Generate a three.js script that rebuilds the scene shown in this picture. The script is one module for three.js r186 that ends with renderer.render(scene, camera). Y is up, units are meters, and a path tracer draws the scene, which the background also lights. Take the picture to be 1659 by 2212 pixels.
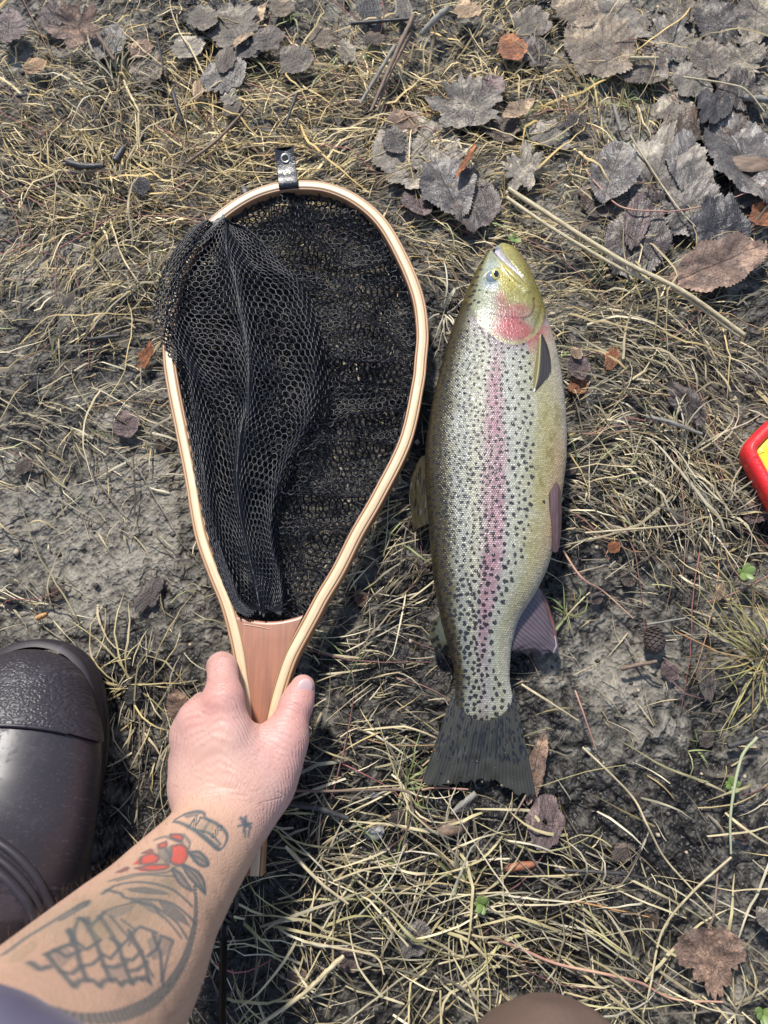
import * as THREE from 'three';
import { mergeGeometries } from 'three/addons/utils/BufferGeometryUtils.js';
import { createNoise2D, createNoise3D } from 'simplex-noise';

// ---------------------------------------------------------------- camera, sky, sun, exposure
const H = 0.68, PITCH = 17 * Math.PI / 180, FOV = 67;          // phone held 68 cm above the mud, tipped 17 degrees forward
const scene = new THREE.Scene();
const camera = new THREE.PerspectiveCamera(FOV, 0.75, 0.02, 120);
camera.position.set(0, H, 0);
camera.up.set(0, 0, -1);
camera.lookAt(0, H - Math.cos(PITCH), -Math.sin(PITCH));
camera.focus = 0.7; camera.userData.fStop = 9;

const renderer = new THREE.WebGLRenderer({ antialias: true });
renderer.toneMapping = THREE.LinearToneMapping;
renderer.toneMappingExposure = 1.38;
renderer.shadowMap.enabled = true;

const rngOf = (s) => () => { s |= 0; s = s + 0x6D2B79F5 | 0; let t = Math.imul(s ^ s >>> 15, 1 | s); t = t + Math.imul(t ^ t >>> 7, 61 | t) ^ t; return ((t ^ t >>> 14) >>> 0) / 4294967296; };
const n2 = createNoise2D(rngOf(11)), n3 = createNoise3D(rngOf(12));
const clamp = (x, a = 0, b = 1) => Math.min(b, Math.max(a, x)), lerp = (a, b, t) => a + (b - a) * t;
const sstep = (a, b, x) => { const t = clamp((x - a) / (b - a)); return t * t * (3 - 2 * t); };

const SUN = new THREE.Vector3(-0.24, 0.86, -0.72).normalize();  // high, ahead of the photographer and a little to the left
{
  const w = 512, h = 256, d = new Float32Array(w * h * 4);
  for (let j = 0; j < h; j++) for (let i = 0; i < w; i++) {
    const el = (j + 0.5) / h * Math.PI - Math.PI / 2, az = (i + 0.5) / w * Math.PI * 2;
    const x = Math.cos(el) * Math.cos(az), y = Math.sin(el), z = Math.cos(el) * Math.sin(az), o = (j * w + i) * 4;
    let c;
    if (y < 0) c = [0.16, 0.15, 0.13];
    else {
      const t = Math.pow(y, 0.5), cl = n3(x * 1.6, y * 2.6, z * 1.6) * 0.6 + n3(x * 4, y * 5, z * 4) * 0.3 + n3(x * 9, y * 9, z * 9) * 0.12;
      const k = sstep(0.05, 0.65, cl) * 0.6;
      const base = [lerp(0.74, 0.27, t), lerp(0.82, 0.44, t), lerp(0.94, 0.84, t)];
      c = base.map((b, q) => lerp(b, [1.05, 1.05, 1.06][q], k));
    }
    d[o] = c[0] * 0.66; d[o + 1] = c[1] * 0.66; d[o + 2] = c[2] * 0.66; d[o + 3] = 1;
  }
  const sky = new THREE.DataTexture(d, w, h, THREE.RGBAFormat, THREE.FloatType);
  sky.mapping = THREE.EquirectangularReflectionMapping; sky.magFilter = sky.minFilter = THREE.LinearFilter; sky.needsUpdate = true;
  scene.background = sky; scene.environment = sky;
}
const sun = new THREE.DirectionalLight(new THREE.Color().setRGB(1, 0.955, 0.89), 4.3);
sun.position.copy(SUN).multiplyScalar(5); sun.castShadow = true; sun.shadow.radius = 10;
sun.shadow.mapSize.set(2048, 2048);
Object.assign(sun.shadow.camera, { left: -1.2, right: 1.2, top: 1.2, bottom: -1.2, near: 0.5, far: 12 });
sun.target.position.set(0, 0, -0.3);
scene.add(sun, sun.target);

// ---------------------------------------------------------------- helpers
// Survey of the ground: a place read off the photograph (1659 x 2212 units) becomes the point h metres above the mud.
const F = 1106 / Math.tan(FOV * Math.PI / 360);
function at(u, v, h = 0) {
  const a = PITCH + Math.atan((1106 - v) / F), d = (H - h) / Math.cos(a) * Math.cos(a - PITCH);
  return new THREE.Vector3((u - 829.5) / F * d, h, -(H - h) * Math.tan(a));
}
function toMap(x, z, h = 0) {                                   // the inverse, for density maps
  const a = Math.atan2(-z, H - h), v = 1106 - F * Math.tan(a - PITCH), d = (H - h) / Math.cos(a) * Math.cos(a - PITCH);
  return [829.5 + x / d * F, v];
}
const unit = (u, v, h = 0) => at(u + 1, v, h).x - at(u, v, h).x; // metres per unit there

const taken = {};
function numbered(name) { const k = taken[name] = (taken[name] ?? -1) + 1; return k ? name + '_' + String(k).padStart(3, '0') : name; }
function shade(o) { o.traverse((m) => { if (m.isMesh) m.castShadow = m.receiveShadow = true; }); return o; }
function part(name, geo, mat, parent, label) {
  const m = new THREE.Mesh(geo, mat); m.name = name; m.castShadow = m.receiveShadow = true;
  if (label) m.userData.label = label;
  parent.add(m); return m;
}
function thing(name, label, category, group) {
  const g = new THREE.Group(); g.name = numbered(name); g.userData = { label, category }; if (group) g.userData.group = group;
  scene.add(g); return g;
}
function solo(name, geo, mat, label, category, group, kind) {
  const m = new THREE.Mesh(geo, mat); m.name = numbered(name); m.castShadow = m.receiveShadow = true;
  m.userData = { label, category }; if (group) m.userData.group = group; if (kind) m.userData.kind = kind;
  scene.add(m); return m;
}
const lin = (r, g, b) => new THREE.Color().setRGB(r, g, b);
const srgb = (r, g, b) => new THREE.Color().setRGB(r / 255, g / 255, b / 255, THREE.SRGBColorSpace);
const std = (o) => new THREE.MeshStandardMaterial(o), phys = (o) => new THREE.MeshPhysicalMaterial(o);
const curve = (pts, closed = false, tension = 0.5) => new THREE.CatmullRomCurve3(pts, closed, 'catmullrom', tension);

// wrapped value noise laid over a square of N x N texels, octaves given as [cell, weight]
function field(N, octaves, seed) {
  const out = new Float32Array(N * N), r = rngOf(seed);
  for (const [cell, wt] of octaves) {
    const n = Math.max(1, Math.round(N / cell)), g = new Float32Array(n * n); for (let i = 0; i < g.length; i++) g[i] = r() * 2 - 1;
    const i0 = new Int32Array(N), i1 = new Int32Array(N), fr = new Float32Array(N);
    for (let i = 0; i < N; i++) { const t = i * n / N, k = Math.floor(t), f = t - k; i0[i] = k % n; i1[i] = (k + 1) % n; fr[i] = f * f * (3 - 2 * f); }
    for (let y = 0; y < N; y++) { const a = i0[y] * n, b = i1[y] * n, fy = fr[y]; for (let x = 0; x < N; x++) {
      const p = i0[x], q = i1[x], fx = fr[x], t0 = g[a + p] + (g[a + q] - g[a + p]) * fx, t1 = g[b + p] + (g[b + q] - g[b + p]) * fx;
      out[y * N + x] += wt * (t0 + (t1 - t0) * fy);
    } }
  }
  return out;
}
const TOS = Float32Array.from({ length: 8193 }, (_, k) => { const x = k / 8192; return 255 * (x <= 0.0031308 ? x * 12.92 : 1.055 * Math.pow(x, 1 / 2.4) - 0.055); }), toS = (x) => TOS[x <= 0 ? 0 : x >= 1 ? 8192 : (x * 8192) | 0];
function dataTex(N, fn, color, M = N) {
  const d = new Uint8Array(N * M * 4);
  for (let y = 0; y < M; y++) for (let x = 0; x < N; x++) { const o = (y * N + x) * 4, c = fn(x, y); d[o] = c[0]; d[o + 1] = c[1]; d[o + 2] = c[2]; d[o + 3] = 255; }
  const t = new THREE.DataTexture(d, N, M, THREE.RGBAFormat, THREE.UnsignedByteType);
  t.magFilter = THREE.LinearFilter; t.minFilter = THREE.LinearFilter; t.wrapS = t.wrapT = THREE.RepeatWrapping; if (color) t.colorSpace = THREE.SRGBColorSpace;
  t.needsUpdate = true; return t;
}
function canvasTex(c, color) { const t = new THREE.CanvasTexture(c); if (color) t.colorSpace = THREE.SRGBColorSpace; return t; }
function newCanvas(w, h, fill) { const c = document.createElement('canvas'); c.width = w; c.height = h; const g = c.getContext('2d'); if (fill) { g.fillStyle = fill; g.fillRect(0, 0, w, h); } return [c, g]; }

// collects triangles with smooth normals and vertex colours
class Mesher {
  constructor(colors) { this.p = []; this.n = []; this.u = []; this.c = colors ? [] : null; this.i = []; }
  v(p, n, u, v, c) { this.p.push(p.x, p.y, p.z); this.n.push(n.x, n.y, n.z); this.u.push(u, v); if (this.c) this.c.push(c[0], c[1], c[2]); return this.p.length / 3 - 1; }
  quad(a, b, c, d) { this.i.push(a, c, b, a, d, c); }
  build() {
    const g = new THREE.BufferGeometry();
    g.setAttribute('position', new THREE.Float32BufferAttribute(this.p, 3)); g.setAttribute('normal', new THREE.Float32BufferAttribute(this.n, 3));
    g.setAttribute('uv', new THREE.Float32BufferAttribute(this.u, 2)); if (this.c) g.setAttribute('color', new THREE.Float32BufferAttribute(this.c, 3));
    g.setIndex(this.i); return g;
  }
}
// grid of points (rows x cols) -> geometry
function gridGeo(rows, cols, fn, closeCols = false) {
  const p = new Float32Array(rows * cols * 3), uv = new Float32Array(rows * cols * 2), idx = [];
  for (let r = 0; r < rows; r++) for (let c = 0; c < cols; c++) { const q = fn(r, c), o = r * cols + c; p.set([q[0], q[1], q[2]], o * 3); uv.set([q[3] ?? c / (cols - 1), q[4] ?? r / (rows - 1)], o * 2); }
  for (let r = 0; r < rows - 1; r++) for (let c = 0; c < (closeCols ? cols : cols - 1); c++) { const c2 = (c + 1) % cols, a = r * cols + c, b = r * cols + c2, d = (r + 1) * cols + c, e = (r + 1) * cols + c2; idx.push(a, d, b, b, d, e); }
  const g = new THREE.BufferGeometry(); g.setAttribute('position', new THREE.BufferAttribute(p, 3)); g.setAttribute('uv', new THREE.BufferAttribute(uv, 2)); g.setIndex(idx); g.computeVertexNormals(); return g;
}
// tapered round stick along points [Vector3, radius]
function stick(pts, radii, sides = 6, wob = 0, seed = 1, steps) {
  const cv = curve(pts), n = steps ?? Math.max(3, pts.length * 4), m = new Mesher(), r = rngOf(seed);
  const ph = r() * 9, len = cv.getLength(); let prev;
  for (let k = 0; k <= n; k++) {
    const t = k / n, P = cv.getPoint(t), T = cv.getTangent(t), up = Math.abs(T.y) > 0.9 ? new THREE.Vector3(1, 0, 0) : new THREE.Vector3(0, 1, 0);
    const B = new THREE.Vector3().crossVectors(T, up).normalize(), N = new THREE.Vector3().crossVectors(B, T);
    const f = t * (radii.length - 1), ri = Math.min(radii.length - 2, Math.floor(f)), R = radii.length === 1 ? radii[0] : lerp(radii[ri], radii[ri + 1], f - ri);
    const row = [];
    for (let s = 0; s <= sides; s++) {
      const a = s / sides * Math.PI * 2, rr = R * (1 + wob * n3(Math.cos(a) * 1.5 + ph, Math.sin(a) * 1.5, t * 14 + ph)), d = B.clone().multiplyScalar(Math.cos(a)).addScaledVector(N, Math.sin(a));
      row.push(m.v(P.clone().addScaledVector(d, rr), d, s / sides, t * len * 12));
    }
    if (prev) for (let s = 0; s < sides; s++) m.quad(prev[s], prev[s + 1], row[s + 1], row[s]);
    if (k === 0 || k === n) { const c = m.v(P, k ? T : T.clone().negate(), 0, 0); for (let s = 0; s < sides; s++) k ? m.i.push(c, row[s + 1], row[s]) : m.i.push(c, row[s], row[s + 1]); }
    prev = row;
  }
  return m.build();
}
// closed surface of a distance function (surface nets), vertices pulled onto the zero level
function skinOf(sdf, lo, hi, cell) {
  const nx = Math.ceil((hi.x - lo.x) / cell) + 1, ny = Math.ceil((hi.y - lo.y) / cell) + 1, nz = Math.ceil((hi.z - lo.z) / cell) + 1;
  const val = new Float32Array(nx * ny * nz), id = (x, y, z) => (z * ny + y) * nx + x;
  for (let z = 0; z < nz; z++) for (let y = 0; y < ny; y++) for (let x = 0; x < nx;) {
    const d = sdf(lo.x + x * cell, lo.y + y * cell, lo.z + z * cell), skip = Math.max(1, Math.floor((Math.abs(d) - 0.02) / cell * 0.8));
    for (let k = 0; k < skip && x < nx; k++, x++) val[id(x, y, z)] = d;
  }
  const vert = new Int32Array(nx * ny * nz).fill(-1), P = [], E = [[0, 1], [0, 2], [0, 4], [1, 3], [1, 5], [2, 3], [2, 6], [3, 7], [4, 5], [4, 6], [5, 7], [6, 7]], g8 = new Float32Array(8);
  const e = cell * 0.2, grad = (x, y, z) => { const g = [sdf(x + e, y, z) - sdf(x - e, y, z), sdf(x, y + e, z) - sdf(x, y - e, z), sdf(x, y, z + e) - sdf(x, y, z - e)], l = Math.hypot(...g) || 1; return g.map((q) => q / l); };
  for (let z = 0; z < nz - 1; z++) for (let y = 0; y < ny - 1; y++) for (let x = 0; x < nx - 1; x++) {
    let neg = 0; for (let k = 0; k < 8; k++) { g8[k] = val[id(x + (k & 1), y + (k >> 1 & 1), z + (k >> 2))]; if (g8[k] < 0) neg++; }
    if (neg === 0 || neg === 8) continue;
    let sx = 0, sy = 0, sz = 0, n = 0;
    for (const [a, b] of E) if (g8[a] < 0 !== g8[b] < 0) { const t = g8[a] / (g8[a] - g8[b]); sx += lerp(a & 1, b & 1, t); sy += lerp(a >> 1 & 1, b >> 1 & 1, t); sz += lerp(a >> 2, b >> 2, t); n++; }
    vert[id(x, y, z)] = P.length / 3; P.push(lo.x + (x + sx / n) * cell, lo.y + (y + sy / n) * cell, lo.z + (z + sz / n) * cell);
  }
  const N = new Float32Array(P.length);
  for (let i = 0; i < P.length; i += 3) {
    for (let k = 0; k < 2; k++) { const g = grad(P[i], P[i + 1], P[i + 2]), d = sdf(P[i], P[i + 1], P[i + 2]); for (let q = 0; q < 3; q++) P[i + q] -= g[q] * clamp(d, -cell, cell) * 0.9; }
    N.set(grad(P[i], P[i + 1], P[i + 2]), i);
  }
  const idx = [];
  const face = (a, b, c, d, flip) => { if (a < 0 || b < 0 || c < 0 || d < 0) return; flip ? idx.push(a, b, c, a, c, d) : idx.push(a, c, b, a, d, c); };
  for (let z = 1; z < nz - 1; z++) for (let y = 1; y < ny - 1; y++) for (let x = 1; x < nx - 1; x++) {
    const s = val[id(x, y, z)] < 0, V = (a, b, c) => vert[id(x + a, y + b, z + c)];
    if (s !== val[id(x + 1, y, z)] < 0) face(V(0, -1, -1), V(0, 0, -1), V(0, 0, 0), V(0, -1, 0), s);
    if (s !== val[id(x, y + 1, z)] < 0) face(V(-1, 0, -1), V(-1, 0, 0), V(0, 0, 0), V(0, 0, -1), s);
    if (s !== val[id(x, y, z + 1)] < 0) face(V(-1, -1, 0), V(0, -1, 0), V(0, 0, 0), V(-1, 0, 0), s);
  }
  return { P, N, idx };
}
// distance to a tapered capsule
function cone(p, ax, ay, az, bx, by, bz, ra, rb) {
  const dx = bx - ax, dy = by - ay, dz = bz - az, px = p[0] - ax, py = p[1] - ay, pz = p[2] - az, t = clamp((px * dx + py * dy + pz * dz) / (dx * dx + dy * dy + dz * dz));
  return Math.hypot(px - dx * t, py - dy * t, pz - dz * t) - (ra + (rb - ra) * t);
}
const smin = (a, b, k) => { const h = Math.max(k - Math.abs(a - b), 0) / k; return Math.min(a, b) - h * h * k * 0.25; };

// ---------------------------------------------------------------- ground: churned mud, a step from the water
// [u, v, radius u, radius v, weight]: where the mud lies bare and pale, and where it is wet and dark
const PALE = [[170, 1200, 300, 150, 1], [330, 1020, 120, 160, 0.5], [60, 560, 120, 60, 0.8], [1330, 1490, 190, 130, 1.0], [1560, 1150, 120, 90, 0.4], [1150, 420, 200, 130, 0.5], [1420, 120, 260, 130, 0.75], [1500, 400, 220, 200, 0.6], [980, 1560, 110, 90, 0.5], [1280, 1800, 220, 90, 0.35], [1560, 1950, 140, 120, 0.4], [700, 90, 260, 100, 0.35], [820, 1380, 90, 60, 0.3], [80, 80, 160, 120, 0.25]];
const DARK = [[800, 1950, 420, 240, 1], [300, 1650, 140, 260, 0.9], [870, 1250, 90, 260, 0.8], [560, 2080, 200, 160, 0.8], [1250, 1050, 90, 160, 0.6], [1360, 1870, 260, 160, 0.5], [60, 360, 220, 120, 0.6], [1540, 1700, 180, 120, 0.4], [760, 1480, 110, 120, 0.4]];
const blobs = (list, u, v) => { let s = 0; for (const [a, b, ru, rv, w] of list) { const d = ((u - a) / ru) ** 2 + ((v - b) / rv) ** 2; if (d < 6) s += w * Math.exp(-d); } return s; };
function gh(x, z) {                                              // lie of the mud, metres
  const near = Math.exp(-((x * x + (z + 0.3) ** 2) / 9));
  let y = n2(x * 7, z * 7 + 3) * 0.0055 + n2(x * 19 + 5, z * 19) * 0.0032 + n2(x * 47, z * 47 + 9) * 0.0016 + n2(x * 110, z * 110) * 0.0009;
  const r = n2(x * 26 + 40, z * 60); y += 0.0016 * (1 - Math.abs(r) * 2) * sstep(-0.2, 0.5, n2(x * 4 + 9, z * 4));
  return y * lerp(3, 1, near) - 0.006;
}
const GW = 1.6, GX = -0.8, GZ = -1.2, GN = 2048;
{
  const coarse = field(GN, [[256, 0.5], [97, 0.4], [40, 0.3]], 21), mid = field(GN, [[22, 0.45], [11, 0.5], [6, 0.55]], 22), fine = field(GN, [[4, 0.7], [2, 0.8]], 23), crack = field(GN, [[60, 0.7], [26, 0.5], [12, 0.25]], 24);
  const dry = new Float32Array(GN * GN), r = rngOf(25);
  const Q = 256, plan = new Float32Array((Q + 1) * (Q + 1)); for (let y = 0; y <= Q; y++) for (let x = 0; x <= Q; x++) { const [u, v] = toMap(GX + x / Q * GW, GZ + y / Q * GW); plan[y * (Q + 1) + x] = 0.5 * blobs(PALE, u, v) - 0.42 * blobs(DARK, u, v); }
  for (let y = 0; y < GN; y++) for (let x = 0; x < GN; x++) {
    const o = y * GN + x, fx = x * Q / GN, fy = y * Q / GN, ix = fx | 0, iy = fy | 0, k = iy * (Q + 1) + ix, wx = fx - ix, wy = fy - iy;
    dry[o] = clamp(0.36 + lerp(lerp(plan[k], plan[k + 1], wx), lerp(plan[k + Q + 1], plan[k + Q + 2], wx), wy) + coarse[o] * 0.6 + mid[o] * 0.3);
  }
  const grain = new Float32Array(GN * GN);
  for (let k = 0; k < 26000; k++) { const o = Math.floor(r() * GN * GN); grain[o] = 0.35 + r() * 0.65; if (r() < 0.2) grain[(o + 1) % (GN * GN)] = grain[(o + GN) % (GN * GN)] = grain[o]; }
  const wet = [0.0165, 0.0142, 0.0122], pale = [0.182, 0.163, 0.130];
  const map = dataTex(GN, (x, y) => {
    const o = y * GN + x, d = dry[o], k = sstep(0.1, 0.95, d), tex = 1 + mid[o] * 0.42 + fine[o] * 0.42, g = grain[o] * 0.22, m = tex;
    return [toS(Math.max(lerp(wet[0], pale[0], k) * m, 0.008) + g), toS(Math.max(lerp(wet[1], pale[1], k) * m, 0.0075) + g * 0.93), toS(Math.max(lerp(wet[2], pale[2], k) * m, 0.007) + g * 0.8)];
  }, true);
  const bump = dataTex(GN, (x, y) => { const o = y * GN + x, h = clamp(0.5 + mid[o] * 0.22 + fine[o] * 0.15 - 0.25 * Math.exp(-((crack[o] / 0.06) ** 2)) + grain[o] * 0.2) * 255; return [h, h, h]; });
  const rough = dataTex(GN, (x, y) => { const o = y * GN + x, h = clamp(0.44 + dry[o] * 0.42 + fine[o] * 0.12) * 255; return [h, h, h]; });
  for (const t of [map, bump, rough]) t.wrapS = t.wrapT = THREE.MirroredRepeatWrapping;
  const mud = phys({ map, bumpMap: bump, bumpScale: 0.0075, roughnessMap: rough, roughness: 1 }); mud.specularIntensity = 0.6;
  const axis = (lo, hi, step, far) => { const a = []; for (let k = 12; k >= 1; k--) a.push(lo - far * (k / 12) ** 3); for (let t = lo; t <= hi + 1e-9; t += step) a.push(t); for (let k = 1; k <= 12; k++) a.push(hi + far * (k / 12) ** 3); return a; };
  const xs = axis(-0.58, 0.58, 0.0034, 40), zs = axis(-1.0, 0.34, 0.0034, 40);
  const g = gridGeo(zs.length, xs.length, (r, c) => [xs[c], gh(xs[c], zs[r]), zs[r], (xs[c] - GX) / GW, (zs[r] - GZ) / GW]);
  const ground = solo('ground', g, mud, 'churned grey-brown mud under the grass, leaves, net and fish', 'ground');
  ground.userData.kind = 'structure';
}

// outlines on the ground that grass should stay flat under (survey units)
const HOOP = [[515, 1400], [492, 1310], [461, 1232], [433, 1150], [412, 1030], [393, 935], [372, 829], [364, 765], [366, 690], [382, 605], [420, 530], [468, 470], [530, 426], [590, 403], [648, 397], [708, 403], [770, 430], [826, 480], [872, 560], [903, 640], [913, 715], [909, 775], [903, 829], [876, 950], [817, 1070], [771, 1150], [731, 1230], [695, 1290], [676, 1326], [652, 1370], [626, 1420]];
const inside = (poly, u, v) => { let c = false; for (let i = 0, j = poly.length - 1; i < poly.length; j = i++) if (poly[i][1] > v !== poly[j][1] > v && u < (poly[j][0] - poly[i][0]) * (v - poly[i][1]) / (poly[j][1] - poly[i][1]) + poly[i][0]) c = !c; return c; };
const LOBE = [[490, 470], [440, 478], [370, 545], [335, 610], [328, 680], [350, 740], [430, 760]];
const FISHBOX = [[1020, 520], [1120, 530], [1235, 800], [1235, 1000], [1200, 1260], [1130, 1500], [1175, 1720], [905, 1700], [970, 1480], [900, 1130], [905, 990], [940, 760]];
const BOOTBOX = [[-400, 1400], [60, 1370], [180, 1400], [260, 1600], [250, 1960], [-400, 2400]];
const HANDBOX = [[380, 1400], [680, 1450], [670, 1650], [560, 1900], [420, 1900], [370, 1700]];
const flatAt = (u, v) => inside(HOOP, u, v) || inside(LOBE, u, v) || inside(FISHBOX, u, v) || inside(HANDBOX, u, v);
const flatMask = new Uint8Array(360 * 360); for (let j = 0; j < 360; j++) for (let i = 0; i < 360; i++) { const [u, v] = toMap(-0.9 + i * 0.005, -1.3 + j * 0.005, 0.015); flatMask[j * 360 + i] = flatAt(u, v) || inside(BOOTBOX, u, v) ? 1 : 0; }
const flatW = (x, z) => flatMask[clamp(Math.round((z + 1.3) / 0.005), 0, 359) * 360 + clamp(Math.round((x + 0.9) / 0.005), 0, 359)] === 1;

// ---------------------------------------------------------------- dead grass, trodden and tangled: uncountable
const THICK = [[430, 250, 480, 180, 1.0], [250, 620, 260, 130, 0.85], [650, 260, 260, 130, 0.9], [180, 420, 260, 150, 0.9], [1180, 130, 130, 200, 0.8], [1000, 180, 170, 140, 0.7], [780, 330, 160, 90, 1.0], [1300, 640, 220, 110, 0.8], [1450, 760, 230, 150, 1.05], [1330, 950, 170, 160, 0.8], [1420, 1000, 220, 120, 0.8], [1560, 1060, 130, 130, 0.8], [980, 520, 110, 130, 0.7], [1200, 470, 160, 90, 0.7], [150, 930, 250, 120, 0.7], [330, 880, 120, 120, 0.4], [800, 1420, 130, 180, 0.5], [860, 1180, 90, 140, 0.75], [300, 1620, 120, 130, 0.9], [800, 1620, 170, 150, 0.38], [720, 1880, 230, 150, 0.3], [950, 1930, 330, 100, 0.42], [1000, 2100, 330, 90, 0.3], [1250, 2110, 240, 90, 0.55], [600, 2080, 150, 130, 0.4], [1300, 1120, 150, 60, 0.6], [1480, 1200, 120, 90, 0.6], [1600, 1370, 90, 90, 0.5], [1380, 200, 120, 60, 0.8], [1180, 350, 200, 60, 0.5], [60, 1330, 90, 60, 0.5]];
const grassAt = (u, v) => (u < -30 || u > 1690 || v < -30 || v > 2250) ? 0.5 + 0.4 * n2(u / 260, v / 260) : clamp(0.05 + 0.82 * blobs(THICK, u, v) + 0.24 * n2(u / 90, v / 90) + 0.15 * n2(u / 35, v / 35), 0.015, 1.1);
const STRAW = [[0.40, 0.325, 0.185], [0.49, 0.41, 0.25], [0.35, 0.295, 0.19], [0.29, 0.25, 0.18], [0.24, 0.21, 0.155], [0.45, 0.35, 0.17], [0.29, 0.255, 0.15], [0.55, 0.485, 0.345], [0.17, 0.14, 0.10], [0.21, 0.17, 0.11], [0.09, 0.07, 0.05], [0.60, 0.53, 0.36], [0.13, 0.105, 0.075]];
const ROOTY = [[0.30, 0.11, 0.10], [0.26, 0.13, 0.10], [0.40, 0.24, 0.12], [0.34, 0.17, 0.12], [0.22, 0.10, 0.09]];
const FRESH = [[0.20, 0.23, 0.08], [0.27, 0.29, 0.11], [0.17, 0.21, 0.07], [0.33, 0.33, 0.15]];
function blade(m, R, x, z, dir, len, wid, col, { lift = 0.006, bend = 1, rise = 0, y0 = 0.002, kink = 0.12, round = false, droop = 1 } = {}) {
  const n = Math.max(4, Math.min(13, Math.round(len / 0.009))), pts = [];
  let a = dir, k = (R() - 0.5) * 2 * bend / len * 1.4, X = x, Z = z, wob = R() * 50;
  for (let i = 0; i <= n; i++) {
    const t = i / n;
    const low = flatW(X, Z) ? 0.15 : 1;
    pts.push([X, gh(X, Z) + Math.min(y0, low < 1 ? 0.003 : 1) + low * lift * Math.sin(Math.PI * Math.min(1, t * 1.05)) ** 0.8 * droop + low * rise * t * (1 - 0.35 * t) + 0.0015 * n2(wob, t * 3), Z]);
    a += k * len / n + (R() - 0.5) * 0.14 * bend; if (R() < kink) { a += (R() - 0.5) * 1.3; }
    X += Math.cos(a) * len / n; Z += Math.sin(a) * len / n;
  }
  const tw0 = (R() - 0.5) * 1.8, tw1 = tw0 + (R() - 0.5) * 2.2, tone = 0.8 + R() * 0.4, T = new THREE.Vector3(), B = new THREE.Vector3(), N = new THREE.Vector3(), P = new THREE.Vector3(), UP = new THREE.Vector3(0, 1, 0), D = new THREE.Vector3();
  let prev;
  for (let i = 0; i <= n; i++) {
    const t = i / n, p = pts[i], q = pts[Math.min(n, i + 1)], o = pts[Math.max(0, i - 1)];
    T.set(q[0] - o[0], q[1] - o[1], q[2] - o[2]).normalize(); B.crossVectors(T, UP).normalize(); N.crossVectors(B, T).normalize();
    const tw = lerp(tw0, tw1, t), c = Math.cos(tw), s = Math.sin(tw), f = tone * (0.86 + 0.28 * n2(wob + 9, t * 5));
    const C = [col[0] * f, col[1] * f, col[2] * f];
    let row;
    if (round) {
      const r = wid * 0.5 * (1 - 0.45 * t); row = [];
      for (let j = 0; j < 4; j++) { const an = j * Math.PI / 2 + 0.6; D.copy(B).multiplyScalar(Math.cos(an)).addScaledVector(N, Math.sin(an)); P.set(p[0], p[1], p[2]).addScaledVector(D, r); row.push(m.v(P, D, 0, 0, C)); }
      if (prev) for (let j = 0; j < 4; j++) m.quad(prev[j], prev[(j + 1) % 4], row[(j + 1) % 4], row[j]);
    } else {
      const w = wid * 0.5 * Math.pow(clamp(1.02 - t), 0.55) * (0.7 + 0.3 * Math.min(1, t * 6));
      D.copy(B).multiplyScalar(c).addScaledVector(N, s); const M = N.clone().multiplyScalar(c).addScaledVector(B, -s);
      const e1 = M.clone().addScaledVector(D, 0.22).normalize(), e2 = M.clone().addScaledVector(D, -0.22).normalize();
      row = [m.v(P.set(p[0], p[1], p[2]).addScaledVector(D, w), e1, 0, 0, C), m.v(P.set(p[0], p[1], p[2]).addScaledVector(M, w * 0.16), M, 0, 0, C), m.v(P.set(p[0], p[1], p[2]).addScaledVector(D, -w), e2, 0, 0, C)];
      if (prev) { m.quad(prev[0], prev[1], row[1], row[0]); m.quad(prev[1], prev[2], row[2], row[1]); }
    }
    prev = row;
  }
}
const flow = (x, z) => 0.25 + n2(x * 2.3 + 7, z * 2.3) * 1.3 + n2(x * 7, z * 7 + 2) * 0.7;
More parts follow.
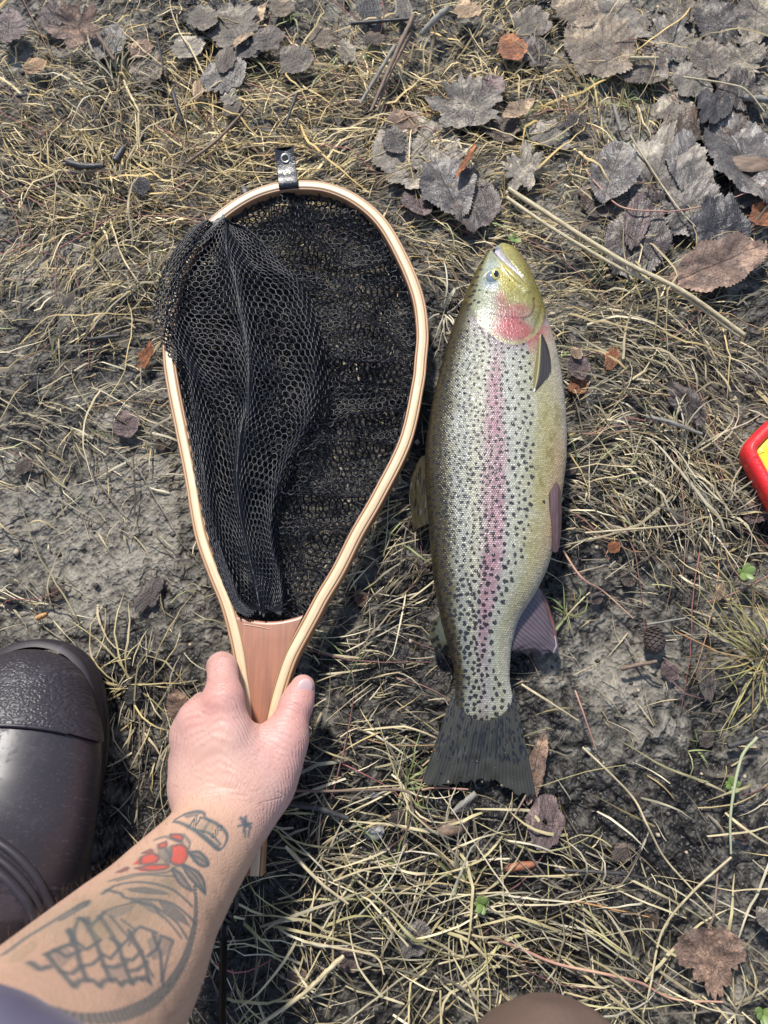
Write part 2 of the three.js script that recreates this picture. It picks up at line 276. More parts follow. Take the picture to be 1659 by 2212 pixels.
{
  const R = rngOf(31), pick = (a) => a[Math.floor(R() * a.length)], straw = phys({ vertexColors: true, roughness: 0.62, specularIntensity: 0.7 });
  const field1 = new Mesher(true), field2 = new Mesher(true), green = new Mesher(true);
  const spots = (n, fn, pow = 1) => { for (let k = 0; k < n;) { const x = -0.72 + R() * 1.44, z = -1.12 + R() * 1.5, [u, v] = toMap(x, z); const inFrame = u > -80 && u < 1740 && v > -80 && v < 2290; if (R() > Math.pow(grassAt(u, v), pow)) { if (R() < 0.12) k++; continue; } if (inside(BOOTBOX, u, v)) { k++; continue; } if (!inFrame && R() < 0.6) { k++; continue; } fn(x, z, u, v, flatAt(u, v)); k++; } };
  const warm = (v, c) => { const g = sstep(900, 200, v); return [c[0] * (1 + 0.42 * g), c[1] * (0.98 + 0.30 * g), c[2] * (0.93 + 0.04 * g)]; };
  // chaff pressed into the mud
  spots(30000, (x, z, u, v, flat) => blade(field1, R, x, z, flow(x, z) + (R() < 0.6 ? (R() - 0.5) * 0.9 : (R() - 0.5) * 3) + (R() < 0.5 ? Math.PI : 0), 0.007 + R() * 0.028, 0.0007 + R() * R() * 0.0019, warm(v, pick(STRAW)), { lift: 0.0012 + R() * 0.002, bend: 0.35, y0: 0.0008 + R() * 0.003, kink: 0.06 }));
  // lying blades
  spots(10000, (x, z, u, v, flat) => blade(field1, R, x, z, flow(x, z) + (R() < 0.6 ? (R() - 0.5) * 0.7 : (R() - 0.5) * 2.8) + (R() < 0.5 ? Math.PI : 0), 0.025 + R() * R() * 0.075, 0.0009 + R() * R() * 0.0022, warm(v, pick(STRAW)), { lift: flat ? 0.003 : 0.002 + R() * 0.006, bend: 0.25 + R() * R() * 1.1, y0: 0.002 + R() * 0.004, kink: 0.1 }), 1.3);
  // long looping blades on top
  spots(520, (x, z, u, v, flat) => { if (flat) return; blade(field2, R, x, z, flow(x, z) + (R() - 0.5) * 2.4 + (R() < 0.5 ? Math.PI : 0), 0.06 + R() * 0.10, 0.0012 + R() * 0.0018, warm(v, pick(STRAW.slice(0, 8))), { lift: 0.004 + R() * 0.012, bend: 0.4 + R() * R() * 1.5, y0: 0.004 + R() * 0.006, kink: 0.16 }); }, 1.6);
  // broad dead blades lying singly on the dark soil below the hand and the tail
  for (let k = 0; k < 210;) { const u = 480 + R() * 1150, v = 1640 + R() * 600, w = 0.25 + blobs([[900, 1930, 330, 150, 1], [1200, 2110, 260, 80, 0.9], [800, 1620, 160, 120, 0.5], [640, 1880, 120, 200, 0.5]], u, v); if (R() > w) { k += 0.3; continue; } const c = at(u, v, 0); k++; if (flatW(c.x, c.z)) continue; blade(field2, R, c.x, c.z, (R() < 0.55 ? 0.15 : R() * 3.1) + (R() - 0.5) * 0.7 + (R() < 0.5 ? Math.PI : 0), 0.035 + R() * 0.085, 0.0012 + R() * R() * 0.0026, pick([[0.52, 0.44, 0.25], [0.58, 0.50, 0.31], [0.44, 0.37, 0.19], [0.40, 0.36, 0.17], [0.34, 0.30, 0.2], [0.62, 0.56, 0.40]]), { lift: 0.004 + R() * 0.012, bend: 0.4 + R() * R() * 1.5, y0: 0.004 + R() * 0.006, kink: 0.10 }); }
  // runners: thin round stems, many of them reddish
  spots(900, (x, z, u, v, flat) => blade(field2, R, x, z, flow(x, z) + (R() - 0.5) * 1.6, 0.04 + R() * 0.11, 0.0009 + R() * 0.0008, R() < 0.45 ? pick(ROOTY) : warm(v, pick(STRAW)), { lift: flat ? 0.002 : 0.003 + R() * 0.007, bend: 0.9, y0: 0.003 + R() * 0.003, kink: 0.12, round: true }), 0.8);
  // tufts standing out of the mat
  const tuft = (u, v, n, len, spread, cols, up) => { const c = at(u, v, 0); for (let k = 0; k < n; k++) { const a = R() * Math.PI * 2; blade(field2, R, c.x + Math.cos(a) * spread * R(), c.z + Math.sin(a) * spread * R(), a + (R() - 0.5) * 0.8, len * (0.5 + R() * 0.8), 0.0011 + R() * 0.0009, pick(cols), { lift: 0.004 + R() * 0.01, rise: up * (0.3 + R() * 0.7), bend: 1.1, kink: 0.05 }); } };
  const drab = [[0.30, 0.27, 0.09], [0.24, 0.22, 0.08], [0.34, 0.30, 0.12], [0.22, 0.16, 0.07]];
  tuft(1652, 1420, 60, 0.075, 0.012, drab, 0.03); tuft(1545, 1110, 40, 0.05, 0.014, STRAW, 0.02); tuft(1470, 980, 36, 0.06, 0.02, STRAW, 0.02); tuft(255, 165, 40, 0.05, 0.018, STRAW, 0.025); tuft(250, 195, 46, 0.07, 0.02, STRAW, 0.02); tuft(330, 600, 40, 0.05, 0.012, STRAW, 0.012); tuft(1170, 155, 40, 0.06, 0.02, STRAW, 0.02);
  tuft(960, 670, 18, 0.05, 0.006, [[0.62, 0.56, 0.42], [0.55, 0.5, 0.36]], 0.01); tuft(1010, 1930, 30, 0.08, 0.02, STRAW, 0.02); tuft(1260, 1930, 26, 0.06, 0.012, STRAW, 0.015); tuft(275, 1480, 16, 0.06, 0.012, [[0.5, 0.42, 0.2], [0.45, 0.36, 0.17]], 0.014); tuft(690, 1850, 24, 0.07, 0.014, STRAW, 0.016); tuft(870, 1700, 22, 0.05, 0.01, STRAW.concat(FRESH), 0.018); tuft(1590, 2185, 22, 0.06, 0.01, STRAW, 0.015);
  // sparse fresh blades
  spots(300, (x, z, u, v, flat) => blade(green, R, x, z, R() * 6.3, 0.012 + R() * 0.035, 0.0010 + R() * 0.0012, pick(FRESH), { lift: flat ? 0.002 : 0.004 + R() * 0.008, bend: 1.2, y0: 0.003 + R() * 0.004 }), 0.8);
  for (const [u, v, n, l] of [[290, 175, 5, 0.035], [1500, 1610, 5, 0.022], [875, 1700, 12, 0.03], [1390, 170, 16, 0.03], [1345, 210, 14, 0.03], [1270, 190, 12, 0.025], [1340, 320, 8, 0.03], [860, 1880, 6, 0.04], [1000, 1900, 10, 0.03], [800, 100, 10, 0.03], [615, 35, 10, 0.035], [1150, 1310, 8, 0.02], [1230, 1320, 9, 0.03], [700, 150, 8, 0.03], [1200, 300, 6, 0.02]])
    { const c = at(u, v, 0); for (let k = 0; k < n; k++) blade(green, R, c.x + (R() - 0.5) * 0.012, c.z + (R() - 0.5) * 0.012, R() * 6.3, l * (0.5 + R() * 0.7), 0.0014 + R() * 0.0012, pick(FRESH), { lift: 0.004, rise: 0.012 * R(), bend: 1 }); }
  solo('dead_grass', field1.build(), straw, 'flattened straw-coloured dead grass matted over the mud', 'grass', null, 'stuff');
  solo('loose_straw', field2.build(), straw, 'long loose dead grass blades and runners tangled over the mat', 'grass', null, 'stuff');
  solo('green_grass', green.build(), phys({ vertexColors: true, roughness: 0.6 }), 'sparse fresh green blades among the dead grass', 'grass', null, 'stuff');
  // crumbs of soil, grit and leaf bits
  const bits = new Mesher(true), V = new THREE.Vector3(), NN = new THREE.Vector3();
  for (let k = 0; k < 4200; k++) {
    const x = -0.6 + R() * 1.2, z = -1.0 + R() * 1.32, s = 0.0006 + R() ** 3 * 0.0032, c = R() < 0.12 ? [0.4, 0.33, 0.24] : R() < 0.5 ? [0.045, 0.036, 0.03] : [0.12, 0.10, 0.08], y = gh(x, z) + s * 0.3, first = bits.p.length / 3, st = 0.5 + R() * 0.5, ro = R() * 6;
    for (const [a, b, d] of [[1, 0, 0], [-1, 0, 0], [0, 0, 1], [0, 0, -1], [0, 1, 0], [0, -1, 0]]) { const j = 0.7 + R() * 0.6; NN.set(a * Math.cos(ro) - d * Math.sin(ro), b * st, a * Math.sin(ro) + d * Math.cos(ro)); V.set(x, y, z).addScaledVector(NN, s * j); bits.v(V, NN.normalize(), 0, 0, c); }
    for (const f of [[4, 2, 0], [4, 0, 3], [4, 3, 1], [4, 1, 2], [5, 0, 2], [5, 3, 0], [5, 1, 3], [5, 2, 1]]) bits.i.push(first + f[0], first + f[1], first + f[2]);
  }
  solo('soil_crumbs', bits.build(), std({ vertexColors: true, roughness: 0.7 }), 'crumbs of soil and grit scattered over the mud', 'gravel', null, 'stuff');
}

// ---------------------------------------------------------------- wooden landing net
const netTop = (v) => 0.030 + 0.016 * sstep(500, 1900, v);       // upper face of the wood: flat on the grass at the hoop, lifted by the hand at the handle
const hoopPts = HOOP.map(([u, v]) => at(u, v, netTop(v)));
const hoopLine = curve(hoopPts);
{
  const wood = (seed, base, dark, stretch) => {                  // grain runs along v
    const N = 512, a = field(N, [[64, 0.5], [20, 0.4]], seed), b = field(N, [[9, 0.5], [3, 0.5]], seed + 1);
    return dataTex(N, (x, y) => { const gx = (x + Math.floor(a[Math.floor(y / 6) * N + x] * 5) + N) % N, g = b[(Math.floor(y / stretch) % N) * N + gx], k = clamp(0.55 + g * 0.6 + a[y * N + x] * 0.4); return [0, 1, 2].map((q) => toS(lerp(dark[q], base[q], k))); }, true);
  };
  const ashMap = wood(41, [0.66, 0.50, 0.30], [0.46, 0.31, 0.165], 24), mahoganyMap = wood(43, [0.30, 0.105, 0.042], [0.185, 0.058, 0.023], 16), walnutMap = wood(45, [0.40, 0.225, 0.110], [0.24, 0.115, 0.052], 20);
  const ash = phys({ map: ashMap, roughness: 0.5, clearcoat: 0.25, clearcoatRoughness: 0.35 }), mahogany = phys({ map: mahoganyMap, roughness: 0.45, clearcoat: 0.3, clearcoatRoughness: 0.3 }), walnut = phys({ map: walnutMap, roughness: 0.5, clearcoat: 0.2, clearcoatRoughness: 0.4 });
  const net = thing('landing_net', 'wooden teardrop landing net with black mesh bag, held by the tattooed hand', 'landing net');

  // centre line of the whole bow: handle butt, left bar, hoop, right bar, handle butt
  const handleAt = (k) => [lerp(572, 532, k), lerp(1380, 1893, k)]; // middle of the handle
  const bow = [[506, 1893], [514, 1800], [527, 1700], [535, 1600], [532, 1520], [524, 1460], ...HOOP, [607, 1475], [592, 1530], [578, 1600], [563, 1700], [555, 1800], [549, 1893]];
  const bowLine = curve(bow.map(([u, v]) => at(u, v, netTop(v))));
  const steps = 260;
  const W = 0.0118, Hh = 0.019;
  // swept strip between lateral offsets a..b (positive: outwards), from y0 to y1 below the top, edges eased
  function strip(a, b, y0, y1, ease) {
    const prof = []; const e = ease;
    for (const [x, y, c] of [[a, y0, 0], [b, y0, 1], [b, y1, 2], [a, y1, 3]]) {
      const cx = c === 0 || c === 3 ? x + e : x - e, cy = c < 2 ? y - e : y + e;
      for (let k = 0; k <= 2; k++) { const an = [Math.PI, Math.PI / 2, 0, -Math.PI / 2][c] - k * Math.PI / 4; prof.push([cx + e * Math.cos(an), cy + e * Math.sin(an)]); }
    }
    const rows = steps + 1, cols = prof.length + 1;
    let lenSoFar = 0, lp;
    const frames = []; for (let r = 0; r < rows; r++) { const t = r / steps, P = bowLine.getPoint(t), T = bowLine.getTangent(t); if (lp) lenSoFar += P.distanceTo(lp); lp = P; T.y = 0; T.normalize(); frames.push([P, new THREE.Vector3(T.z, 0, -T.x), lenSoFar]); }
    const g = gridGeo(rows, cols, (r, c) => { const [P, S, L] = frames[r], [x, y] = prof[c % prof.length]; return [P.x + S.x * x, P.y + y, P.z + S.z * x, (c * 0.0037 + 0.2) * 14, L * 4]; });
    const cap = []; const idx = Array.from(g.index.array);
    for (const r of [0, rows - 1]) for (let c = 1; c < cols - 2; c++) r ? idx.push(r * cols, r * cols + c, r * cols + c + 1) : idx.push(r * cols, r * cols + c + 1, r * cols + c);
    g.setIndex(idx); g.computeVertexNormals(); return g;
  }
  const i = W / 2;
  part('hoop', strip(-i + 0.0022, i - 0.0024, 0, -Hh, 0.0014), ash, net, 'pale ash strip bent into the hoop');
  part('outer_laminate', strip(i - 0.0024, i, -0.0012, -Hh + 0.0008, 0.0008), walnut, net, 'thin brown strip along the outside of the hoop');
  part('inner_laminate', strip(-i, -i + 0.0022, -0.0010, -Hh + 0.0008, 0.0008), walnut, net, 'thin brown strip along the inside of the hoop');
  // reddish wedge and grip between the two bars
  {
    const L = [[508, 1327], [522, 1372], [530, 1420], [536, 1465], [541, 1520], [541, 1600], [533, 1700], [521, 1800], [513, 1888]], Rr = [[655, 1328], [636, 1368], [612, 1420], [596, 1465], [582, 1520], [570, 1600], [557, 1700], [548, 1800], [542, 1888]];
    const lc = curve(L.map(([u, v]) => at(u, v, netTop(v) - 0.0006))), rc = curve(Rr.map(([u, v]) => at(u, v, netTop(v) - 0.0006)));
    const rows = 60, cols = 17, sag = (r, s) => 0.0105 * Math.sin(Math.PI * s) ** 0.9 * Math.max(0, 1 - r / 9);
    const top = (r, s) => { const t = r / (rows - 1), a = lc.getPoint(t), b = rc.getPoint(t), p = a.lerp(b, s); p.z += sag(r, s) * 0.55; return p; };
    const g1 = gridGeo(rows, cols, (r, c) => { const p = top(r, c / (cols - 1)); return [p.x, p.y + (r === 0 ? -0.0008 : 0), p.z, p.x * 9, p.z * 4]; });
    const g2 = gridGeo(rows, cols, (r, c) => { const p = top(r, 1 - c / (cols - 1)); return [p.x, p.y - 0.017, p.z, p.x * 9, p.z * 4]; });
    const g3 = gridGeo(2, cols, (r, c) => { const p = top(0, 1 - c / (cols - 1)); return [p.x, p.y - 0.0008 - r * 0.016, p.z, p.x * 9, p.y * 4]; });
    const g4 = gridGeo(2, cols, (r, c) => { const p = top(rows - 1, c / (cols - 1)); return [p.x, p.y - r * 0.017, p.z, p.x * 9, p.y * 4]; });
    const scratch = mergeGeometries([g1, g2, g3, g4]);
    const grip = part('handle', scratch, mahogany, net, 'reddish brown hardwood wedge and grip');
    // pale scuff across the throat of the wedge
    const sc = [[631 - 105, 1348], [545, 1351], [575, 1357], [583, 1360]].map(([u, v]) => at(u, v, netTop(v) + 0.0001));
    part('scratch', gridGeo(20, 2, (r, c) => { const p = curve(sc).getPoint(r / 19); return [p.x, p.y - 0.0002 + 0.0001 * c, p.z + (c - 0.5) * 0.0009 * (1 - r / 24)]; }), std({ color: lin(0.55, 0.36, 0.26), roughness: 0.8 }), grip);
  }

  // ------------------------------------------------ the mesh bag: real hexagonal netting, three slack layers
  const nylon = phys({ color: lin(0.008, 0.0085, 0.012), roughness: 0.44, specularIntensity: 0.8 });
  const inner = HOOP.map(([u, v]) => [u, v]);
  const poly = []; for (let k = 0; k <= 160; k++) { const p = hoopLine.getPoint(k / 160); poly.push([p.x, p.z]); }
  const th = curve([[505, 1318], [540, 1340], [580, 1346], [620, 1340], [660, 1318]].map(([u, v]) => at(u, v, 0.045))); const throat = []; for (let k = 0; k <= 20; k++) { const p = th.getPoint(k / 20); throat.push([p.x, p.z]); }
  const insideW = (P, x, z) => { let c = false; for (let i = 0, j = P.length - 1; i < P.length; j = i++) if (P[i][1] > z !== P[j][1] > z && x < (P[j][0] - P[i][0]) * (z - P[i][1]) / (P[j][1] - P[i][1]) + P[i][0]) c = !c; return c; };
  const ring = [...poly.filter(([x, z]) => z < at(505, 1318, 0.04).z), ...throat.slice().reverse()];
  const edgeDist = (x, z) => { let d = 1; for (let k = 0; k < ring.length; k++) { const a = ring[k], b = ring[(k + 1) % ring.length], dx = b[0] - a[0], dz = b[1] - a[1], t = clamp(((x - a[0]) * dx + (z - a[1]) * dz) / (dx * dx + dz * dz + 1e-12)); d = Math.min(d, Math.hypot(x - a[0] - dx * t, z - a[1] - dz * t)); } return d; };
  // thread between two points: flat six-sided cord
  function thread(m, a, b, r) {
    const T = new THREE.Vector3().subVectors(b, a).normalize(), U = Math.abs(T.y) > 0.95 ? new THREE.Vector3(1, 0, 0) : new THREE.Vector3(0, 1, 0), B = new THREE.Vector3().crossVectors(T, U).normalize(), N = new THREE.Vector3().crossVectors(B, T), D = new THREE.Vector3(), P = new THREE.Vector3();
    const rows = [a, b].map((q) => { const row = []; for (let s = 0; s < 5; s++) { const an = s / 5 * Math.PI * 2 + 0.3; D.copy(B).multiplyScalar(Math.cos(an)).addScaledVector(N, Math.sin(an) * 0.75); P.copy(q).addScaledVector(D, r); row.push(m.v(P, D.clone().normalize(), 0, 0)); } return row; });
    for (let s = 0; s < 5; s++) m.quad(rows[0][s], rows[0][(s + 1) % 5], rows[1][(s + 1) % 5], rows[1][s]);
  }
  // hexagon lattice over (p, q) in metres of cloth, laid into the world by place(p, q) -> Vector3 or null
  function netting(m, p0, p1, q0, q1, pitch, r, place) {
    const dx = pitch, dy = pitch * 0.866, node = new Map();
    const get = (i, j, s) => { const k = i + ',' + j + ',' + s; if (!node.has(k)) { const p = p0 + (i + (j & 1) * 0.5) * dx, q = q0 + j * dy + (s ? dy * 0.333 : -dy * 0.333); node.set(k, place(p, q)); } return node.get(k); };
    const ni = Math.ceil((p1 - p0) / dx), nj = Math.ceil((q1 - q0) / dy); let n = 0;
    const join = (a, b) => { if (a && b && a.distanceTo(b) < pitch * 2.4) { thread(m, a, b, r); n++; } };
    for (let j = 0; j < nj; j++) for (let i = 0; i < ni; i++) {
      const up = get(i, j, 0), dn = get(i, j, 1); join(up, dn);                     // knot: short upright leg
      const o = j & 1 ? 1 : 0; join(dn, get(i + o - 1, j + 1, 0)); join(dn, get(i + o, j + 1, 0)); // two slanting legs
    }
    return n;
  }
  const x0 = Math.min(...ring.map((p) => p[0])) - 0.01, x1 = Math.max(...ring.map((p) => p[0])) + 0.01, z0 = Math.min(...ring.map((p) => p[1])) - 0.01, z1 = Math.max(...ring.map((p) => p[1])) + 0.01;
  const warp = (x, z, k, a) => [x + a * n2(x * 16 + k, z * 16) + a * 0.14 * n2(x * 45 + k, z * 45), z + a * n2(x * 16, z * 16 + k + 5) + a * 0.14 * n2(x * 45, z * 45 + k)];
  // wrinkles: soft ridges running across the bag
  const wrinkle = (x, z, k) => { const w = n2(x * 6 + k, z * 15 + k), w2 = n2(x * 22 + k, z * 20); return (1 - Math.abs(w)) ** 3 * 0.95 + w2 * 0.12; };
  const bag = new Mesher(false);
  const RIM = 0.021;
  const topAt = (z) => { const [, v] = toMap(0, z, 0.03); return netTop(v); };
  const layer = (k, base, amp, a, pitch, r) => netting(bag, x0, x1, z0, z1, pitch, r, (p, q) => {
    let [x, z] = warp(p, q, k, a); const d = edgeDist(x, z), isIn = insideW(ring, x, z); if (!isIn && d > 0.003) return null;
    const e = Math.exp(-d / 0.012), y = lerp(Math.max(gh(x, z), -0.006) + base + amp * wrinkle(x, z, k), topAt(z) - 0.010, isIn ? e : 1);
    return new THREE.Vector3(x, y, z);
  });
  layer(3, 0.008, 0.006, 0.002, 0.0060, 0.00058);
  layer(17, 0.012, 0.026, 0.0022, 0.0060, 0.00080);

  // the part of the bag flopped over the left bar, folded lengthwise
  const leftE = curve([[478, 474], [425, 488], [372, 545], [337, 610], [328, 680], [352, 742], [385, 800], [402, 900], [418, 1000], [440, 1110], [470, 1220], [505, 1305], [520, 1330]].map(([u, v]) => at(u, v, 0.035)));
  const rightE = curve([[482, 474], [545, 500], [610, 560], [668, 620], [700, 720], [712, 830], [690, 930], [640, 1010], [606, 1100], [602, 1190], [618, 1260], [620, 1310], [612, 1335]].map(([u, v]) => at(u, v, 0.030)));
  const rows = 97;
  const flopPlace = (p, q) => {                                   // p: across 0..1 (plus slack), q: down the bag 0..1
    if (p < -0.001 || p > 1.001 || q < 0 || q > 1) return null;
    const t = q, a = leftE.getPoint(t), b = rightE.getPoint(t), wob = 0.06 * n2(q * 3, 3);
    const fold = Math.sin((p * 2.15 + 0.12 + wob) * Math.PI * 2), s = clamp(p + 0.062 * Math.cos((p * 2.15 + 0.12 + wob) * Math.PI * 2) * Math.sin(Math.PI * p));
    const x = lerp(a.x, b.x, s), z = lerp(a.z, b.z, s) + 0.006 * n2(p * 3, q * 6 + 4) * Math.sin(Math.PI * p), [u, v] = toMap(x, z, 0.035);
    const edge = Math.min(p, 1 - p), roll = sstep(0, 0.12, edge), isIn = insideW(ring, x, z), d = edgeDist(x, z);
    let y = 0.026 + 0.0135 * (fold * 0.5 + 0.5) * sstep(0, 0.15, t) * lerp(1, 0.7, t) + 0.0025 * n2(p * 5, q * 8);
    y = lerp(0.012, y, roll) + 0.006 * sstep(0, 0.2, q) * (1 - sstep(0.2, 0.9, q));
    const cover = topAt(z) + 0.0035; if (d < 0.016) y = Math.max(y, lerp(cover, y, sstep(0.008, 0.016, d)));
    if (!isIn) { const out = clamp((d - 0.008) / 0.022); y = Math.max(lerp(cover, 0.012, out ** 1.4) + 0.004 * fold * (1 - out), gh(x, z) + 0.006); }
    return new THREE.Vector3(x, y, z);
  };
  // metres of cloth: about 150 mm across with slack, 420 mm long
  netting(bag, 0, 0.205, 0, 0.455, 0.0063, 0.00086, (p, q) => flopPlace(p / 0.198, q / 0.45));
  netting(bag, 0, 0.16, 0, 0.44, 0.0064, 0.00062, (p, q) => { const w = flopPlace(0.04 + p / 0.16 * 0.9, 0.04 + q / 0.44 * 0.92); if (w) { w.y = Math.max(w.y - 0.012, gh(w.x, w.z) + 0.010); w.x += 0.003; w.z += 0.002; const d = edgeDist(w.x, w.z), isIn = insideW(ring, w.x, w.z); if (!isIn) w.y += 0.007; else if (d < 0.013) w.y += 0.0125; } return w; });
  // gathered hem laced to the inside of the hoop
  const hem = new Mesher(false), R = rngOf(47);
  let prevP;
  for (let k = 0; k <= 420; k++) {
    const t = 0.02 + 0.96 * k / 420, P = hoopLine.getPoint(t), T = hoopLine.getTangent(t); T.y = 0; T.normalize();
    const S = new THREE.Vector3(-T.z, 0, T.x), c = P.clone().addScaledVector(S, W / 2 + 0.0012 + 0.0006 * R()); c.y -= 0.0085 + 0.0012 * Math.sin(k * 1.3) + 0.0012 * R();
    if (prevP) thread(hem, prevP, c, 0.0011); prevP = c;
    if (k % 7 === 3) { const a = c.clone(); a.y += 0.0035; const b = c.clone().addScaledVector(S, 0.002); b.y -= 0.004; thread(hem, a, b, 0.0009); }
    if (k % 3 === 0) { const b = c.clone().addScaledVector(S, 0.004 + R() * 0.004).addScaledVector(T, (R() - 0.5) * 0.006); b.y -= 0.005 * R(); thread(hem, c, b, 0.0007); }
  }
  const bagMesh = part('mesh_bag', bag.build(), nylon, net, 'slack black nylon mesh bag flopped over the left bar'); bagMesh.userData.kind = 'stuff';
  part('laced_hem', hem.build(), nylon, bagMesh);

  // ------------------------------------------------ leather tab at the crown of the hoop
  const leather = phys({ color: lin(0.012, 0.012, 0.014), roughness: 0.34, bumpMap: dataTex(128, ((f) => (x, y) => { const h = clamp(0.5 + f[y * 128 + x] * 0.5) * 255; return [h, h, h]; })(field(128, [[6, 0.6], [3, 0.6]], 48))), bumpScale: 0.0004, clearcoat: 0.4, clearcoatRoughness: 0.3 });
  {
    const c0 = at(627, 424, 0.018), c1 = at(615, 330, 0.03), ax = new THREE.Vector3(c1.x - c0.x, 0, c1.z - c0.z), L = ax.length(); ax.normalize(); const sd = new THREE.Vector3(-ax.z, 0, ax.x);
    const path = [[-0.001, 0.016], [0.000, 0.026], [0.002, 0.0322], [0.008, 0.0335], [0.0135, 0.0325], [0.017, 0.0285], [0.022, 0.0275], [0.030, 0.0285], [0.038, 0.031], [L * 1.0, 0.0335]].map(([d, y]) => c0.clone().addScaledVector(ax, d).setY(y));
    const pc = curve(path), Wd = 0.0098, rows = 50;
    const geo = gridGeo(rows, 15, (r, c) => {
      const t = r / (rows - 1), P = pc.getPoint(t), T = pc.getTangent(t), N = new THREE.Vector3().crossVectors(T, sd).normalize(); if (N.y < 0) N.negate();
      const prof = [[-1, 0], [-1, 0.5], [-0.93, 1], [-0.5, 1.02], [0, 1.0], [0.5, 1.02], [0.93, 1], [1, 0.5], [1, 0], [0.93, -0.4], [0.5, -0.5], [0, -0.5], [-0.5, -0.5], [-0.93, -0.4], [-1, 0]][c];
      const cup = t > 0.72 ? (prof[0] ** 2 - 0.35) * 0.0035 * (t - 0.72) / 0.28 : 0, end = (t > 0.9 ? (prof[0] ** 2) * 0.0025 * (t - 0.9) / 0.1 : 0);
      return [P.x + sd.x * Wd * prof[0] + N.x * (0.0009 * prof[1] + cup) + ax.x * end, P.y + N.y * (0.0009 * prof[1] + cup), P.z + sd.z * Wd * prof[0] + N.z * (0.0009 * prof[1] + cup) + ax.z * end, c * 0.1, t * 4];
    });
    const idx = Array.from(geo.index.array); for (const r of [0, rows - 1]) for (let c = 1; c < 13; c++) idx.push(r * 15, r * 15 + c, r * 15 + c + 1); geo.setIndex(idx);
    const tab = part('leather_tab', geo, leather, net, 'black leather loop folded over the crown of the hoop');
    const brass = std({ color: lin(0.62, 0.58, 0.48), metalness: 1, roughness: 0.28 }), dark = std({ color: lin(0.02, 0.018, 0.016), roughness: 0.9 });
    const eyelet = (t, R0, r0, hole) => {
      const P = pc.getPoint(t), T = pc.getTangent(t), N = new THREE.Vector3().crossVectors(T, sd).normalize(); if (N.y < 0) N.negate();
      const q = new THREE.Quaternion().setFromUnitVectors(new THREE.Vector3(0, 0, 1), N), g = new THREE.TorusGeometry(R0, r0, 8, 28); g.scale(1, 1, 0.7); g.applyQuaternion(q); g.translate(P.x + N.x * 0.0012, P.y + N.y * 0.0012, P.z + N.z * 0.0012);
      const e = part('eyelet', g, brass, tab);
      const h = new THREE.CylinderGeometry(R0 - r0 * 0.6, R0 - r0 * 0.6, 0.0006, 20); h.rotateX(Math.PI / 2); h.applyQuaternion(q); h.translate(P.x + N.x * 0.0009, P.y + N.y * 0.0009, P.z + N.z * 0.0009);
      return [e, h];
    };
    const [, h1] = eyelet(0.86, 0.0040, 0.0010); part('eyelet_hole', h1, dark, tab);
    const [, h2] = eyelet(0.62, 0.0034, 0.0009); part('rivet_cap', h2, brass, tab);
    const inr = new THREE.SphereGeometry(0.0018, 14, 8); const P = pc.getPoint(0.62); inr.scale(1, 0.5, 1); inr.translate(P.x, P.y + 0.0016, P.z); part('rivet', inr, brass, tab);
  }

  // ------------------------------------------------ black retention cord knotted to the butt
  {
    const cordM = phys({ color: lin(0.008, 0.008, 0.009), roughness: 0.3, clearcoat: 0.3 });
    const k0 = at(486, 1958, 0.030), gs = [];
    const loop = (pts, r) => gs.push(stick(pts.map(([u, v, h]) => at(u, v, h)), [r], 8, 0, 1, pts.length * 8));
    loop([[528, 1893, 0.030], [515, 1905, 0.032], [503, 1915, 0.034], [508, 1945, 0.038], [503, 1972, 0.036], [490, 1975, 0.034], [486, 1955, 0.038], [496, 1925, 0.040], [506, 1912, 0.038], [513, 1930, 0.036], [509, 1962, 0.032], [494, 1985, 0.030], [478, 1990, 0.030]], 0.0016);
    loop([[520, 1896, 0.028], [500, 1925, 0.030], [484, 1945, 0.032], [478, 1965, 0.040], [488, 1985, 0.042], [499, 1990, 0.036], [494, 1972, 0.030]], 0.0016);
    for (let k = 0; k < 4; k++) loop([[472 + k * 5, 1962 + k * 7, 0.036], [478 + k * 5, 1954 + k * 7, 0.043], [490 + k * 3, 1958 + k * 7, 0.044], [497 + k * 2, 1968 + k * 7, 0.036]], 0.0014);
    loop([[470, 2010, 0.026], [474, 1990, 0.034], [482, 1972, 0.036]], 0.0015);
    loop([[478, 1985, 0.036], [468, 2008, 0.034], [456, 2020, 0.03], [450, 2006, 0.03], [462, 1990, 0.034]], 0.0014);
    const cord = part('cord_knot', mergeGeometries(gs), cordM, net, 'glossy black cord knotted at the butt');
    const c = curve([[486, 1990, 0.036], [483, 2030, 0.042], [482, 2080, 0.060], [481, 2140, 0.085], [480, 2200, 0.115], [480, 2300, 0.16], [470, 2420, 0.2]].map(([u, v, h]) => at(u, v, h)));
    part('elastic_cord', gridGeo(60, 13, (r, k) => { const P = c.getPoint(r / 59), a = k / 12 * Math.PI * 2, rib = 1 + 0.08 * Math.sin(a * 4 + r); return [P.x + Math.cos(a) * 0.0028 * rib, P.y + Math.sin(a) * 0.0012 * rib, P.z + Math.sin(a) * 0.0012]; }), cordM, cord, 'flat black elastic running back toward the photographer');
  }
}

